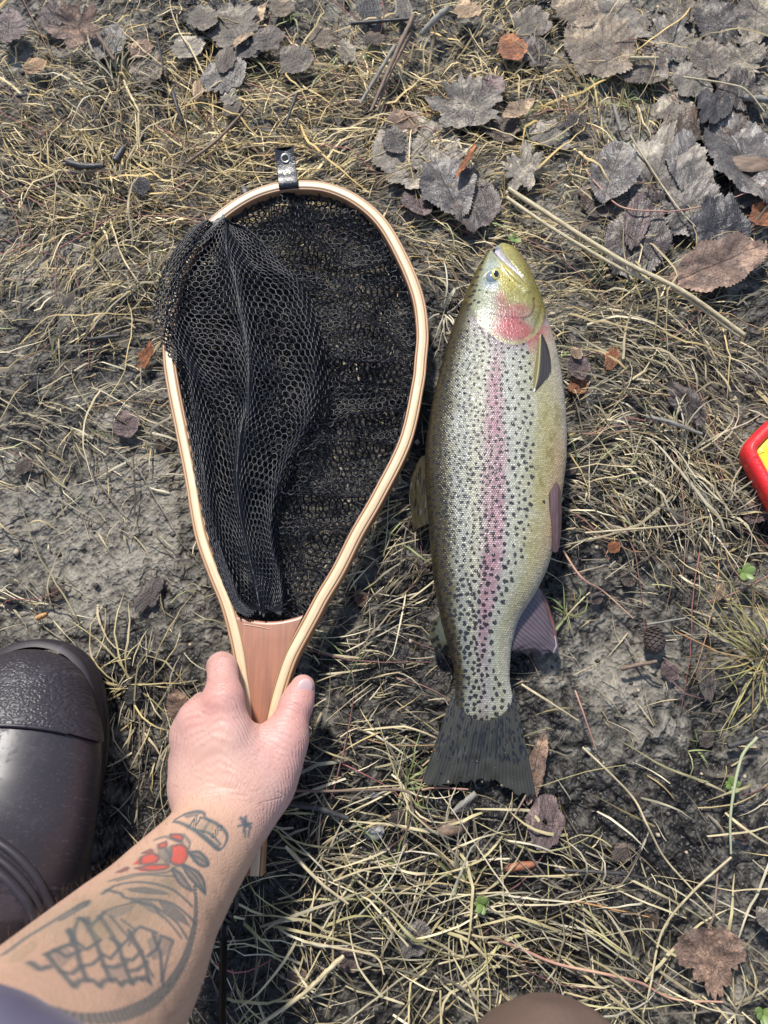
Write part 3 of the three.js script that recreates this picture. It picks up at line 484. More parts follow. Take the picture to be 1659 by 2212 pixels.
// ---------------------------------------------------------------- rainbow trout lying on its side
{
  // back (left) and belly (right) outline, paired along the body, survey units
  const BACK = [[1079, 531], [1070, 538], [1059, 546], [1048, 554], [1034, 577], [1021, 602], [1010, 626], [1001, 648], [991, 676], [978, 705], [968, 736], [958, 771], [947, 816], [938, 850], [930, 890], [924, 928], [919, 968], [918, 1014], [920, 1062], [924, 1112], [928, 1165], [934, 1227], [942, 1286], [957, 1355], [969, 1400], [979, 1440], [984, 1476], [982, 1510], [985, 1545], [1012, 1572]];
  const BELLY = [[1086, 529], [1096, 532], [1107, 537], [1116, 544], [1133, 567], [1145, 590], [1156, 615], [1166, 640], [1175, 668], [1184, 700], [1193, 728], [1201, 758], [1209, 796], [1214, 828], [1219, 868], [1222, 908], [1223, 950], [1222, 996], [1216, 1046], [1209, 1098], [1200, 1155], [1184, 1222], [1158, 1278], [1122, 1336], [1107, 1384], [1102, 1428], [1101, 1470], [1107, 1506], [1101, 1542], [1062, 1574]];
  const THICK = [0.004, 0.007, 0.0095, 0.0115, 0.0155, 0.0185, 0.021, 0.0225, 0.024, 0.0255, 0.0265, 0.028, 0.0295, 0.0305, 0.031, 0.0315, 0.0315, 0.031, 0.030, 0.029, 0.0275, 0.0255, 0.023, 0.019, 0.016, 0.0130, 0.0100, 0.0066, 0.0034, 0.0008];
  const MIDY = THICK.map((t, k) => lerp(0.031, 0.0125, sstep(20, 29, k)) - (k < 6 ? 0.004 * (6 - k) / 6 : 0));
  const n = BACK.length;
  const bc = curve(BACK.map(([u, v], k) => at(u, v, MIDY[k]))), vc = curve(BELLY.map(([u, v], k) => at(u, v, MIDY[k])));
  const ease = (arr, t) => { const f = clamp(t) * (n - 1), k = Math.min(n - 2, Math.floor(f)), q = f - k, s = (i) => arr[clamp(i, 0, n - 1)]; return 0.5 * ((2 * s(k)) + (-s(k - 1) + s(k + 1)) * q + (2 * s(k - 1) - 5 * s(k) + 4 * s(k + 1) - s(k + 2)) * q * q + (-s(k - 1) + 3 * s(k) - 3 * s(k + 1) + s(k + 2)) * q * q * q); };
  const P2 = (u, v, h = 0.052) => { const p = at(u, v, h); return [p.x, p.z]; };
  const spine = []; for (let k = 0; k <= 600; k++) { const t = k / 600, b = bc.getPoint(t), v = vc.getPoint(t); spine.push([(b.z + v.z) / 2, b.x, v.x, t]); }
  const across = (z) => { let a = 0, b = 600; while (b - a > 1) { const m = (a + b) >> 1; spine[m][0] < z ? a = m : b = m; } return spine[a]; };
  const ySurf = (x, z) => { const [, b, v, t] = across(z), w = clamp((x - b) / (v - b), 0.01, 0.99); return ease(MIDY, t) + ease(THICK, t) * Math.pow(Math.sqrt(1 - (2 * w - 1) ** 2), 0.86); };
  const onSkin = (u, v) => { let h = 0.045, p; for (let k = 0; k < 6; k++) { p = at(u, v, h); h = lerp(h, ySurf(p.x, p.z), 0.8); } return p; };
  const line = (pts, h) => { const c = curve(pts.map(([u, v]) => onSkin(u, v))); return Array.from({ length: 25 }, (_, k) => { const p = c.getPoint(k / 24); return [p.x, p.z]; }); };
  const near = (L, x, z) => { let best = 1, side = 0, tt = 0; for (let k = 0; k < L.length - 1; k++) { const [ax, az] = L[k], dx = L[k + 1][0] - ax, dz = L[k + 1][1] - az, t = clamp(((x - ax) * dx + (z - az) * dz) / (dx * dx + dz * dz)), ex = x - ax - dx * t, ez = z - az - dz * t, d = ex * ex + ez * ez; if (d < best) { best = d; side = Math.sign(dx * ez - dz * ex); tt = (k + t) / (L.length - 1); } } return [Math.sqrt(best), side, tt]; };
  const c3 = (x, y) => [862.7 + x * 0.2851, 497.7 + y * 0.2851];
  const GILL = line([c3(575, 660), c3(600, 710), c3(650, 755), c3(705, 800), c3(770, 845), c3(850, 866), c3(925, 862), c3(990, 830), c3(1045, 785), c3(1085, 715), c3(1100, 660)]);
  const PREOP = line([c3(690, 632), c3(780, 650), c3(870, 662), c3(955, 660), c3(1000, 630), c3(1020, 575), c3(1015, 520)]);
  const BRANCH = line([c3(985, 815), c3(1020, 750), c3(1035, 690), c3(1060, 640), c3(1075, 590)]);
  const MOUTH = line([c3(740, 138), c3(770, 185), c3(808, 232), c3(848, 272), c3(888, 312), c3(925, 358), c3(955, 405), c3(985, 450)]);
  const MAX = line([c3(752, 225), c3(800, 270), c3(850, 318), c3(905, 372), c3(945, 420), c3(968, 452)]);
  const eyeP = onSkin(...c3(735, 338)), sockP = onSkin(...c3(694, 352)), EYE = [eyeP.x, eyeP.z], SOCK = [sockP.x, sockP.z];
  function relief(x, z) {                                         // bones and folds of the head, metres
    let d = 0; const [g, gs] = near(GILL, x, z);
    if (g < 0.03) d += gs < 0 ? 0.0026 * Math.exp(-g / 0.012) : -0.0010 * Math.exp(-g / 0.004);
    const [p, ps] = near(PREOP, x, z); if (p < 0.02) d += ps < 0 ? 0.0011 * Math.exp(-p / 0.006) : -0.0007 * Math.exp(-p / 0.002);
    const [b] = near(BRANCH, x, z); d -= 0.0010 * Math.exp(-((b / 0.0016) ** 2));
    const [m, , mt] = near(MOUTH, x, z); d -= lerp(0.0050, 0.0008, mt) * Math.exp(-((m / lerp(0.0036, 0.0012, mt)) ** 4));
    const [q] = near(MAX, x, z); d += 0.0016 * Math.exp(-((q / 0.0042) ** 4));
    const s = Math.hypot(x - SOCK[0], z - SOCK[1]); d -= 0.0022 * Math.exp(-((s / 0.0062) ** 4));
    return d;
  }
  // picture of the flank, drawn in the plane of the fish: x across (back to belly), z along
  const FX0 = at(880, 1050, 0.03).x - 0.004, FX1 = at(1230, 950, 0.03).x + 0.004, FZ0 = at(1080, 520, 0.03).z - 0.004, FZ1 = at(1100, 1725, 0.01).z + 0.004;
  const TW = 1024, TH = 2048, toX = (x) => (x - FX0) / (FX1 - FX0) * TW, toZ = (z) => (z - FZ0) / (FZ1 - FZ0) * TH, px = TW / (FX1 - FX0);
  const rowsN = 420, colsN = 112;
  const R = rngOf(61);
  const [cv, g] = newCanvas(TW, TH), img = g.createImageData(TW, TH), f1 = field(1024, [[90, 0.5], [40, 0.4], [16, 0.25]], 62), f2 = field(1024, [[7, 0.5], [3, 0.5]], 63);
  const [bv, bg] = newCanvas(TW, TH), bim = bg.createImageData(TW, TH);
  const mix3 = (a, b, t) => [lerp(a[0], b[0], t), lerp(a[1], b[1], t), lerp(a[2], b[2], t)];
  const RAMP = [[0.00, [66, 58, 36]], [0.11, [82, 73, 46]], [0.15, [128, 124, 98]], [0.20, [166, 166, 146]], [0.32, [192, 189, 160]], [0.40, [188, 182, 166]], [0.55, [194, 194, 180]], [0.70, [198, 195, 168]], [0.80, [194, 186, 146]], [0.90, [204, 192, 164]], [1.0, [214, 206, 194]]];
  const ramp = (w) => { for (let k = 1; k < RAMP.length; k++) if (w <= RAMP[k][0]) return mix3(RAMP[k - 1][1], RAMP[k][1], (w - RAMP[k - 1][0]) / (RAMP[k][0] - RAMP[k - 1][0])); return RAMP.at(-1)[1]; };
  const gz = (v) => at(1000, v, 0.05).z;
  const Z790 = gz(790), Z640 = gz(640), Z760 = gz(760), Z700 = gz(700), Z1560 = gz(1560), Z650 = gz(650), Z690 = gz(690), Z1512 = gz(1512), Z1572 = gz(1572);
  for (let j = 0; j < TH; j++) for (let i = 0; i < TW; i++) {
    const x = FX0 + (i + 0.5) / px, z = FZ0 + (j + 0.5) / TH * (FZ1 - FZ0), [, b, v, t] = across(z), w = (x - b) / Math.max(v - b, 0.004), o = (j * TW + i) * 4, na = f1[(j % 1024) * 1024 + i], nb = f2[(j % 1024) * 1024 + i];
    if (w < -0.12 || w > 1.12 || t >= 1) { const c = w < 0.5 ? RAMP[0][1] : RAMP.at(-1)[1]; for (let q = 0; q < 3; q++) { img.data[o + q] = c[q]; bim.data[o + q] = 128; } img.data[o + 3] = bim.data[o + 3] = 255; continue; }
    let c = ramp(clamp(w + na * 0.035)); let hgt = 0.5;
    const tz = clamp((z - Z700) / (Z1560 - Z700));           // 0 behind the head, 1 at the tail root
    // pink stripe
    const mid = lerp(0.425, 0.52, tz) + (tz < 0.12 ? 0.02 : 0), wd = lerp(0.045, 0.085, sstep(0.05, 0.45, tz)), pk = Math.exp(-(((w - mid + na * 0.02) / wd) ** 4)) * sstep(-0.02, 0.2, tz) * (1 - 0.75 * sstep(0.72, 0.95, tz)) * (0.62 + 0.3 * na);
    c = mix3(c, [184, 124, 138], clamp(pk));
    // bluish sheen of scales above the stripe, brassy below
    c = mix3(c, [150, 158, 164], 0.42 * Math.exp(-(((w - 0.24) / 0.07) ** 2)) * (0.6 + na) * sstep(0, 0.15, tz));
    c = mix3(c, [186, 170, 92], 0.5 * Math.exp(-(((w - 0.84) / 0.10) ** 2)) * sstep(0.1, 0.3, tz) * (1 - sstep(0.6, 0.8, tz)) * (0.7 + 0.9 * na));
    c = mix3(c, [205, 165, 120], 0.55 * Math.exp(-(((w - 0.93) / 0.08) ** 2)) * sstep(0.25, 0.4, tz) * (1 - sstep(0.5, 0.7, tz)));
    c = mix3(c, [206, 204, 182], 0.6 * sstep(0.72, 0.9, tz) * sstep(0.55, 0.85, w));
    // smudges along the lower flank
    if (w > 0.66) c = mix3(c, [120, 108, 62], clamp(na * 1.5 - 0.25) * 0.55 * sstep(0.66, 0.78, w) * (1 - sstep(0.9, 1, w)) * (1 - sstep(0.55, 0.7, tz)));
    // scales: rows of small lapped plates
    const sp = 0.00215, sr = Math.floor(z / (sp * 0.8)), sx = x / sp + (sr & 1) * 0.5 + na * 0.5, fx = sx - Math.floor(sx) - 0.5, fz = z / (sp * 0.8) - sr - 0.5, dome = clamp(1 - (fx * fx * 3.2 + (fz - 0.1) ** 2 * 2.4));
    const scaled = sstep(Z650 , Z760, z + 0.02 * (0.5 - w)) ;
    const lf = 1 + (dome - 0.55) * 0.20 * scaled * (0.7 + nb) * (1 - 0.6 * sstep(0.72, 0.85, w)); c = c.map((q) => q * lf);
    const hs = Math.sin(Math.floor(sx) * 127.1 + sr * 311.7) * 43758.5453, hr = hs - Math.floor(hs); hgt = 0.4 + dome * (0.12 + 0.34 * hr + nb * 0.2) * scaled; { const gl = 1 + (hr - 0.5) * 0.16 * scaled; c = c.map((q) => q * gl); }
    // head colours
    const [gd, gs] = near2(x, z);
    function near2(x, z) { if (z > Z790) return [1, 1]; const [d, s, tt] = near(GILL, x, z); return [d, s]; }
    const inHead = z < Z640 || (gs < 0 && z < Z790 && gd < 0.2);
    if (inHead) {
      let hc = mix3([96, 82, 40], [172, 176, 146], sstep(0.05, 0.2, w)); hc = mix3(hc, [184, 172, 92], sstep(0.38, 0.5, w) * sstep(Z690, Z640, z) * 0.85); hc = mix3(hc, [150, 136, 70], sstep(0.72, 0.92, w)); 
      const [ru, rv] = toMap(x, z, ySurf(x, z)), blob = (u, v, a, b) => Math.exp(-((((ru - u) / a) ** 2 + ((rv - v) / b) ** 2) ** 2));
      const red = clamp(blob(...c3(770, 560), 16, 24) * 0.8 + blob(...c3(880, 610), 32, 16) * 0.85 + blob(...c3(830, 730), 40, 27) * 1.1 + blob(...c3(930, 780), 30, 22) * 0.8 + blob(...c3(760, 510), 12, 18) * 0.5) * (0.8 + na * 0.5);
      hc = mix3(hc, [196, 92, 98], clamp(red) * 0.92);
      hc = mix3(hc, [214, 196, 92], clamp(blob(...c3(820, 400), 22, 18) + blob(...c3(800, 340), 14, 20)) * 0.7);
      hc = mix3(hc, [164, 178, 190], clamp(blob(...c3(690, 400), 20, 14)) * 0.75); hc = mix3(hc, [178, 186, 180], clamp(blob(...c3(690, 270), 14, 14)) * 0.7);
      hc = mix3(hc, [120, 112, 52], 0.55 * clamp(0.3 + na * 1.6) * sstep(0.6, 0.8, w));
      const md = near(MOUTH, x, z); if (md[0] < 0.006) { const k = Math.exp(-((md[0] / lerp(0.0042, 0.0016, md[2])) ** 6)) * (1 - sstep(0.55, 0.9, md[2])); hc = mix3(hc, md[1] * md[0] > 0.0014 * (1 - md[2]) ? [70, 60, 62] : [236, 228, 238], clamp(k)); }
      const pd = near(PREOP, x, z); hc = mix3(hc, [120, 70, 66], 0.6 * Math.exp(-((pd[0] / 0.0007) ** 2)));
      const bd = near(BRANCH, x, z); hc = mix3(hc, [110, 96, 56], 0.55 * Math.exp(-((bd[0] / 0.0008) ** 2)));
      hc = mix3(hc, [196, 184, 130], 0.6 * Math.exp(-(((gd - 0.0022) / 0.0018) ** 2)) * (gs < 0 ? 1 : 0));
      hc = hc.map((q) => q * (1 + nb * 0.12 + na * 0.1)); c = hc; hgt = 0.5 + nb * 0.12;
    } else if (gd < 0.014) { const [ru, rv] = toMap(x, z, ySurf(x, z)); c = mix3(c, [150, 84, 80], 0.75 * Math.exp(-gd / 0.0025)); if (ru > 1140 && rv > 705 && rv < 765) c = mix3(c, [196, 110, 112], 0.8 * Math.exp(-gd / 0.008)); else c = mix3(c, [150, 150, 170], 0.5 * Math.exp(-gd / 0.006)); }
    { const e = sstep(Z1512, Z1572, z + 0.004 * na - 0.012 * Math.abs(w - 0.5)); if (e > 0 && !inHead) { c = mix3(c, [118, 112, 84], e * 0.8); } }
    const spk = 1 + nb * 0.10; for (let q = 0; q < 3; q++) img.data[o + q] = clamp(c[q] * spk, 0, 255); img.data[o + 3] = 255;
    const bh = clamp(hgt + nb * 0.05) * 255; bim.data[o] = bim.data[o + 1] = bim.data[o + 2] = bh; bim.data[o + 3] = 255;
  }
  g.putImageData(img, 0, 0); bg.putImageData(bim, 0, 0);
  // fins are drawn on the same sheet
  const [fcv, fg] = newCanvas(TW, TH, 'rgb(76,73,58)'); const bodyG = g;
  const finPath = (pts) => { fg.beginPath(); pts.forEach(([u, v], k) => { const p = P2(u, v, 0.02), X = toX(p[0]), Z = toZ(p[1]); k ? fg.lineTo(X, Z) : fg.moveTo(X, Z); }); fg.closePath(); };
  const spot = (x, z, r, a = 0.9, col = '34,32,38', g = bodyG) => { const X = toX(x), Z = toZ(z), q = r * px; g.fillStyle = `rgba(${col},${a})`; g.beginPath(); const m = 9, ph = R() * 6; for (let k = 0; k <= m; k++) { const an = k / m * 6.283, rr = q * (0.6 + 0.7 * R()); g.lineTo(X + Math.cos(an + ph) * rr * 1.25, Z + Math.sin(an + ph) * rr * 0.86); } g.closePath(); g.fill(); };
  // spots: dense on back and tail root, thinning to the belly
  const placed = [];
  for (let k = 0, tries = 0; k < 1150 && tries < 60000; tries++) {
    const z = lerp(gz(715), gz(1565), R()), [, b, v] = across(z), w = R(), x = lerp(b, v, w), tz = (z - gz(700)) / (gz(1560) - gz(700));
    const lim = lerp(0.70, 0.78, tz) - 0.10 * sstep(0.55, 0.8, tz) + 0.28 * sstep(0.85, 0.97, tz), stripe = Math.exp(-(((w - lerp(0.425, 0.52, tz)) / 0.06) ** 2));
    if (w > lim || w < 0.01 || R() < stripe * lerp(0.85, 0.25, tz) || R() < sstep(0.5, lim, w) * 0.45) continue;
    const gap = lerp(0.0042, 0.0038, tz) + (w > 0.5 ? 0.0012 : 0); let ok = true; for (const [a, c2] of placed) if (Math.abs(z - c2) < gap && Math.hypot((x - a) * 0.85, z - c2) < gap) { ok = false; break; } if (!ok) continue;
    if (near(GILL, x, z)[1] < 0 && z < gz(770)) continue;
    placed.push([x, z]); k++; spot(x, z, 0.00088 + R() * 0.00062 + 0.0002 * tz, w < 0.12 ? 0.75 : 0.84, w < 0.3 ? '40,40,48' : w > 0.6 ? '52,54,52' : '38,34,38'); if (R() < 0.22) spot(x + 0.0018 * (R() < 0.5 ? 1 : -1), z + (R() - 0.5) * 0.001, 0.0009, 0.8);
  }
  for (const [x, y] of [[590, 350], [615, 290], [560, 410], [585, 415], [612, 450], [565, 460], [568, 532], [655, 605], [630, 240], [540, 560], [520, 600], [660, 470], [600, 545], [555, 490], [535, 500]]) { const p = onSkin(...c3(x, y)); spot(p.x, p.z, 0.0010 + R() * 0.0005, 0.8); }
  // gill lines
  const draw = (L, width, style) => { g.strokeStyle = style; g.lineWidth = width * px; g.lineCap = 'round'; g.beginPath(); L.forEach(([x, z], k) => k ? g.lineTo(toX(x), toZ(z)) : g.moveTo(toX(x), toZ(z))); g.stroke(); };
  draw(MAX.slice(2), 0.0010, 'rgba(226,206,110,0.7)');

  const TAIL = { base: [[981, 1488], [992, 1522], [1012, 1546], [1036, 1556], [1062, 1554], [1086, 1542], [1102, 1520], [1109, 1486]], tip: [[911, 1688], [935, 1695], [972, 1694], [1012, 1689], [1048, 1684], [1086, 1696], [1125, 1716], [1158, 1716]] };
  finPath([[978, 1486], [962, 1528], [943, 1562], [926, 1614], [908, 1690], [912, 1700], [968, 1698], [1012, 1693], [1050, 1688], [1085, 1698], [1123, 1719], [1155, 1726], [1168, 1700], [1166, 1648], [1154, 1600], [1142, 1562], [1125, 1521], [1108, 1486], [1102, 1494], [1080, 1510], [1050, 1518], [1015, 1510], [990, 1494]]);
  fg.save(); fg.clip(); fg.fillStyle = 'rgb(76,73,58)'; fg.fillRect(0, 0, TW, TH);
  const bcT = curve(TAIL.base.map(([u, v]) => at(u, v, 0.014))), tcT = curve(TAIL.tip.map(([u, v]) => at(u, v, 0.008)));
  for (let k = 0; k < 64; k++) { const s = (k + 0.5) / 64, a = bcT.getPoint(s), b = tcT.getPoint(s); fg.strokeStyle = k % 2 ? `rgba(52,48,40,${0.25 + R() * 0.3})` : `rgba(120,116,90,${0.2 + R() * 0.3})`; fg.lineWidth = 1.5 + R() * 4; fg.beginPath(); fg.moveTo(toX(a.x), toZ(a.z)); fg.lineTo(toX(b.x), toZ(b.z)); fg.stroke(); }
  for (let k = 0; k < 230; k++) { const s = R(), q = Math.pow(R(), 0.9) * 0.66, a = bcT.getPoint(s), b = tcT.getPoint(s), p = a.lerp(b, q); if (s > 0.35 && s < 0.65 && R() < 0.7) continue; const X = toX(p.x), Z = toZ(p.z); fg.save(); fg.translate(X, Z); fg.rotate((0.5 - s) * 0.9); fg.fillStyle = 'rgba(26,25,24,0.85)'; fg.beginPath(); fg.ellipse(0, 0, 3 + R() * 2.5, 5 + R() * 7 * (0.5 + q), 0, 0, 7); fg.fill(); fg.restore(); }
  for (let k = 0; k < 26; k++) { const s = 0.36 + R() * 0.34, a = bcT.getPoint(s), b = tcT.getPoint(s), p0 = a.clone().lerp(b, 0.02 + R() * 0.2), p1 = a.clone().lerp(b, 0.4 + R() * 0.5); fg.strokeStyle = `rgba(28,27,26,${0.4 + R() * 0.4})`; fg.lineWidth = 2 + R() * 5; fg.beginPath(); fg.moveTo(toX(p0.x), toZ(p0.z)); fg.lineTo(toX(p1.x), toZ(p1.z)); fg.stroke(); }
  fg.restore();
  const finFill = (pts, col, rays, fn) => { finPath(pts); fg.save(); fg.clip(); fg.fillStyle = col; fg.fillRect(0, 0, TW, TH); rays && rays(); fg.restore(); };
  const rayLines = (base, tip, count, cols, lw) => () => { const a = curve(base.map(([u, v]) => at(u, v, 0.02))), b = curve(tip.map(([u, v]) => at(u, v, 0.02))); for (let k = 0; k < count; k++) { const s = k / (count - 1), p = a.getPoint(s), q = b.getPoint(s); fg.strokeStyle = cols[k % cols.length]; fg.lineWidth = lw * (0.6 + R() * 0.8); fg.beginPath(); fg.moveTo(toX(p.x), toZ(p.z)); fg.lineTo(toX(q.x), toZ(q.z)); fg.stroke(); } };
  const ANAL = { base: [[1160, 1268], [1142, 1300], [1121, 1334], [1110, 1370], [1105, 1404]], tip: [[1180, 1290], [1197, 1345], [1205, 1392], [1200, 1409], [1160, 1412], [1112, 1411]] };
  finFill([[1150, 1262], [1185, 1290], [1212, 1360], [1214, 1415], [1100, 1425], [1096, 1330]], 'rgb(128,110,116)', () => { rayLines(ANAL.base, ANAL.tip, 34, ['rgba(86,74,80,0.5)', 'rgba(164,146,146,0.45)'], 4)(); fg.strokeStyle = 'rgb(196,112,96)'; fg.lineWidth = 9; fg.beginPath(); [[1180, 1290], [1190, 1318], [1200, 1352], [1205, 1385]].forEach(([u, v], k) => { const p = P2(u, v, 0.02); k ? fg.lineTo(toX(p[0]), toZ(p[1])) : fg.moveTo(toX(p[0]), toZ(p[1])); }); fg.stroke(); fg.strokeStyle = 'rgb(236,230,222)'; fg.lineWidth = 7; fg.beginPath(); [[1203, 1370], [1206, 1392], [1199, 1409]].forEach(([u, v], k) => { const p = P2(u, v, 0.02); k ? fg.lineTo(toX(p[0]), toZ(p[1])) : fg.moveTo(toX(p[0]), toZ(p[1])); }); fg.stroke(); });
  const DORS = { base: [[920, 985], [919, 1030], [921, 1080], [925, 1132]], tip: [[908, 988], [888, 1020], [883, 1050], [888, 1100], [892, 1148]] };
  finFill([[916, 978], [880, 1010], [874, 1060], [886, 1155], [924, 1140], [922, 1060]], 'rgb(88,82,60)', () => { for (let k = 0; k < 40; k++) { const u = 884 + R() * 38, v = 1000 + R() * 140, p = P2(u, v, 0.02); fg.fillStyle = R() < 0.14 ? 'rgba(140,148,166,0.6)' : 'rgba(36,34,36,0.75)'; fg.beginPath(); fg.ellipse(toX(p[0]), toZ(p[1]), 2.5 + R() * 2.5, 8 + R() * 12, 0.15, 0, 7); fg.fill(); } });
  const ADIP = { base: [[950, 1328], [954, 1350], [960, 1372], [966, 1392]], tip: [[944, 1336], [930, 1354], [928, 1378], [938, 1399], [952, 1412], [962, 1396]] };
  finFill([[946, 1326], [922, 1350], [922, 1385], [950, 1420], [968, 1396], [956, 1350]], 'rgb(104,108,88)', () => { for (const [u, v] of [[936, 1360], [944, 1378], [935, 1382], [950, 1396], [943, 1402], [940, 1345]]) { const p = P2(u, v, 0.02); spot(p[0], p[1], 0.0016, 0.85, '34,32,38', fg); } });
  const PELV = { base: [[1200, 1040], [1192, 1054], [1184, 1070]], tip: [[1212, 1066], [1213, 1115], [1210, 1168], [1203, 1192], [1194, 1190], [1186, 1150]] };
  finFill([[1190, 1030], [1230, 1040], [1226, 1206], [1176, 1206], [1172, 1060]], 'rgb(132,100,98)', () => { rayLines([[1196, 1045], [1186, 1062]], [[1208, 1180], [1190, 1190]], 14, ['rgba(90,66,68,0.5)', 'rgba(170,140,134,0.5)'], 4)(); fg.strokeStyle = 'rgb(190,110,100)'; fg.lineWidth = 6; fg.beginPath(); [[1207, 1062], [1208, 1110], [1207, 1160]].forEach(([u, v], k) => { const p = P2(u, v, 0.02); k ? fg.lineTo(toX(p[0]), toZ(p[1])) : fg.moveTo(toX(p[0]), toZ(p[1])); }); fg.stroke(); fg.strokeStyle = 'rgb(228,220,212)'; fg.lineWidth = 8; fg.beginPath(); [[1207, 1160], [1202, 1188]].forEach(([u, v], k) => { const p = P2(u, v, 0.02); k ? fg.lineTo(toX(p[0]), toZ(p[1])) : fg.moveTo(toX(p[0]), toZ(p[1])); }); fg.stroke(); });
  const map = canvasTex(cv, true), bump = canvasTex(bv, false), finMap = canvasTex(fcv, true); map.flipY = bump.flipY = finMap.flipY = false;
  const skin = phys({ map, color: lin(0.55, 0.55, 0.54), bumpMap: bump, bumpScale: 0.0008, roughness: 0.31, specularIntensity: 1 });
  const fish = thing('rainbow_trout', 'spotted rainbow trout with a pink stripe lying on its side beside the net', 'fish');
  const UV = (x, z) => [(x - FX0) / (FX1 - FX0), (z - FZ0) / (FZ1 - FZ0)];
  const body = gridGeo(rowsN, colsN, (r, c) => {
    const t0 = r / (rowsN - 1), t = t0, b = bc.getPoint(t), v = vc.getPoint(t), th = Math.max(0.0012, ease(THICK, t)), my = ease(MIDY, t), a = c / colsN * Math.PI * 2, cs = Math.cos(a), sn = Math.sin(a), pw = 0.86;
    const k = -Math.sign(cs) * Math.pow(Math.abs(cs), 1), s = Math.sign(sn) * Math.pow(Math.abs(sn), pw), w = (k + 1) / 2;
    const x = lerp(b.x, v.x, w), z = lerp(b.z, v.z, w), crown = s > 0 ? 1 : 0.92;
    let y = my + th * s * crown; if (sn > 0.02) y += relief(x, z) * Math.min(1, sn * 2.2) * sstep(0.34, 0.28, t);
    const q = UV(x, z); return [x, y, z, q[0], q[1]];
  }, true);
  { const idx = Array.from(body.index.array), last = (rowsN - 1) * colsN; for (let c = 1; c < colsN - 1; c++) { idx.push(0, c, c + 1); idx.push(last, last + c + 1, last + c); } body.setIndex(idx); body.computeVertexNormals(); }
  part('body', body, skin, fish);

  // fins: thin membranes over ray ridges
  const finSkin = phys({ map: finMap, color: lin(0.62, 0.62, 0.62), roughness: 0.36, clearcoat: 0.3, clearcoatRoughness: 0.3, transmission: 0.35, thickness: 0 });
  function fin(name, base, tip, hb, ht, rays, bulge, label) {
    const a = curve(base.map(([u, v]) => at(u, v, hb))), b = curve(tip.map(([u, v]) => at(u, v, ht))), rows = 22, cols = rays * 3 + 1;
    const pos = (r, c, side) => { const s = c / (cols - 1), q = r / (rows - 1), p = a.getPoint(s).lerp(b.getPoint(s), q); const ridge = 0.00016 * Math.cos(s * rays * Math.PI * 2) * (0.5 + q * 0.5), th = lerp(0.0016, 0.0003, q); const fray = q > 0.8 ? (0.0022 * n2(s * rays * 0.9, 7) + 0.0012 * n2(s * rays * 2.6, 3)) * (q - 0.8) * 5 : 0; p.y += bulge * Math.sin(q * Math.PI) + 0.0012 * n2(s * 5, q * 3 + bulge * 900) * q + side * (th + ridge); p.y = Math.max(p.y, gh(p.x, p.z) + 0.0035 + side * 0.0006); p.z += fray; const k = UV(p.x, p.z); return [p.x, p.y, p.z, k[0], k[1]]; };
    const up = gridGeo(rows, cols, (r, c) => pos(r, c, 1)), dn = gridGeo(rows, cols, (r, c) => pos(r, cols - 1 - c, -1));
    const geo = mergeGeometries([up, dn]); if (up.attributes.normal.getY(rows * cols >> 1) < 0) { const i = geo.index.array; for (let k = 0; k < i.length; k += 3) { const t = i[k]; i[k] = i[k + 1]; i[k + 1] = t; } geo.computeVertexNormals(); }
    return part(name, geo, finSkin, fish, label);
  }
  fin('tail_fin', TAIL.base, TAIL.tip, 0.0148, 0.009, 22, 0.001, 'dark olive tail fin with black spots');
  fin('anal_fin', ANAL.base, ANAL.tip, 0.022, 0.010, 12, 0.002, 'mauve anal fin with a white tip');
  fin('dorsal_fin', DORS.base, DORS.tip, 0.026, 0.010, 12, 0.001, 'brown dorsal fin streaked with dark spots');
  fin('adipose_fin', ADIP.base, ADIP.tip, 0.022, 0.012, 3, 0.002, 'small spotted adipose fin');
  fin('pelvic_fin', PELV.base, PELV.tip, 0.050, 0.040, 8, 0.003, 'folded pinkish pelvic fin');
  {                                                                // pectoral fin folded back against the belly, brown with a pale leading edge
    const up = curve([c3(1062, 800), c3(1045, 900), c3(1030, 1020), c3(1015, 1140), c3(1008, 1238)].map(([u, v], k) => at(u, v, [0.057, 0.0585, 0.0585, 0.058, 0.0565][k]))), lo = curve([c3(1085, 805), c3(1125, 900), c3(1146, 1020), c3(1132, 1130), c3(1040, 1215)].map(([u, v], k) => at(u, v, [0.054, 0.052, 0.050, 0.051, 0.056][k])));
    const pm = dataTex(64, (x, y) => { const s = x / 63, ray = Math.sin(s * 34) * 10, e = Math.exp(-(((s - 0.18) / 0.05) ** 2)); return [lerp(112, 52, sstep(0.15, 0.4, s)) + ray + e * 70, lerp(104, 44, sstep(0.15, 0.4, s)) + ray + e * 66, lerp(66, 40, sstep(0.15, 0.4, s)) + ray + e * 40]; }, true);
    const f = (r, c, o) => { const p = up.getPoint(r / 23).lerp(lo.getPoint(r / 23), c / 18); p.y += 0.0012 + o + 0.0012 * Math.sin(Math.PI * c / 18) + 0.0003 * Math.sin(c * 3.2); return [p.x, p.y, p.z, c / 18, r / 23]; };
    part('pectoral_fin', mergeGeometries([gridGeo(24, 19, (r, c) => f(r, c, 0.0009)), gridGeo(24, 19, (r, c) => { const q = f(r, 18 - c, -0.0009); return q; })]), phys({ map: pm, roughness: 0.35, clearcoat: 0.5, clearcoatRoughness: 0.2 }), fish, 'dark brown pectoral fin folded against the flank');
  }
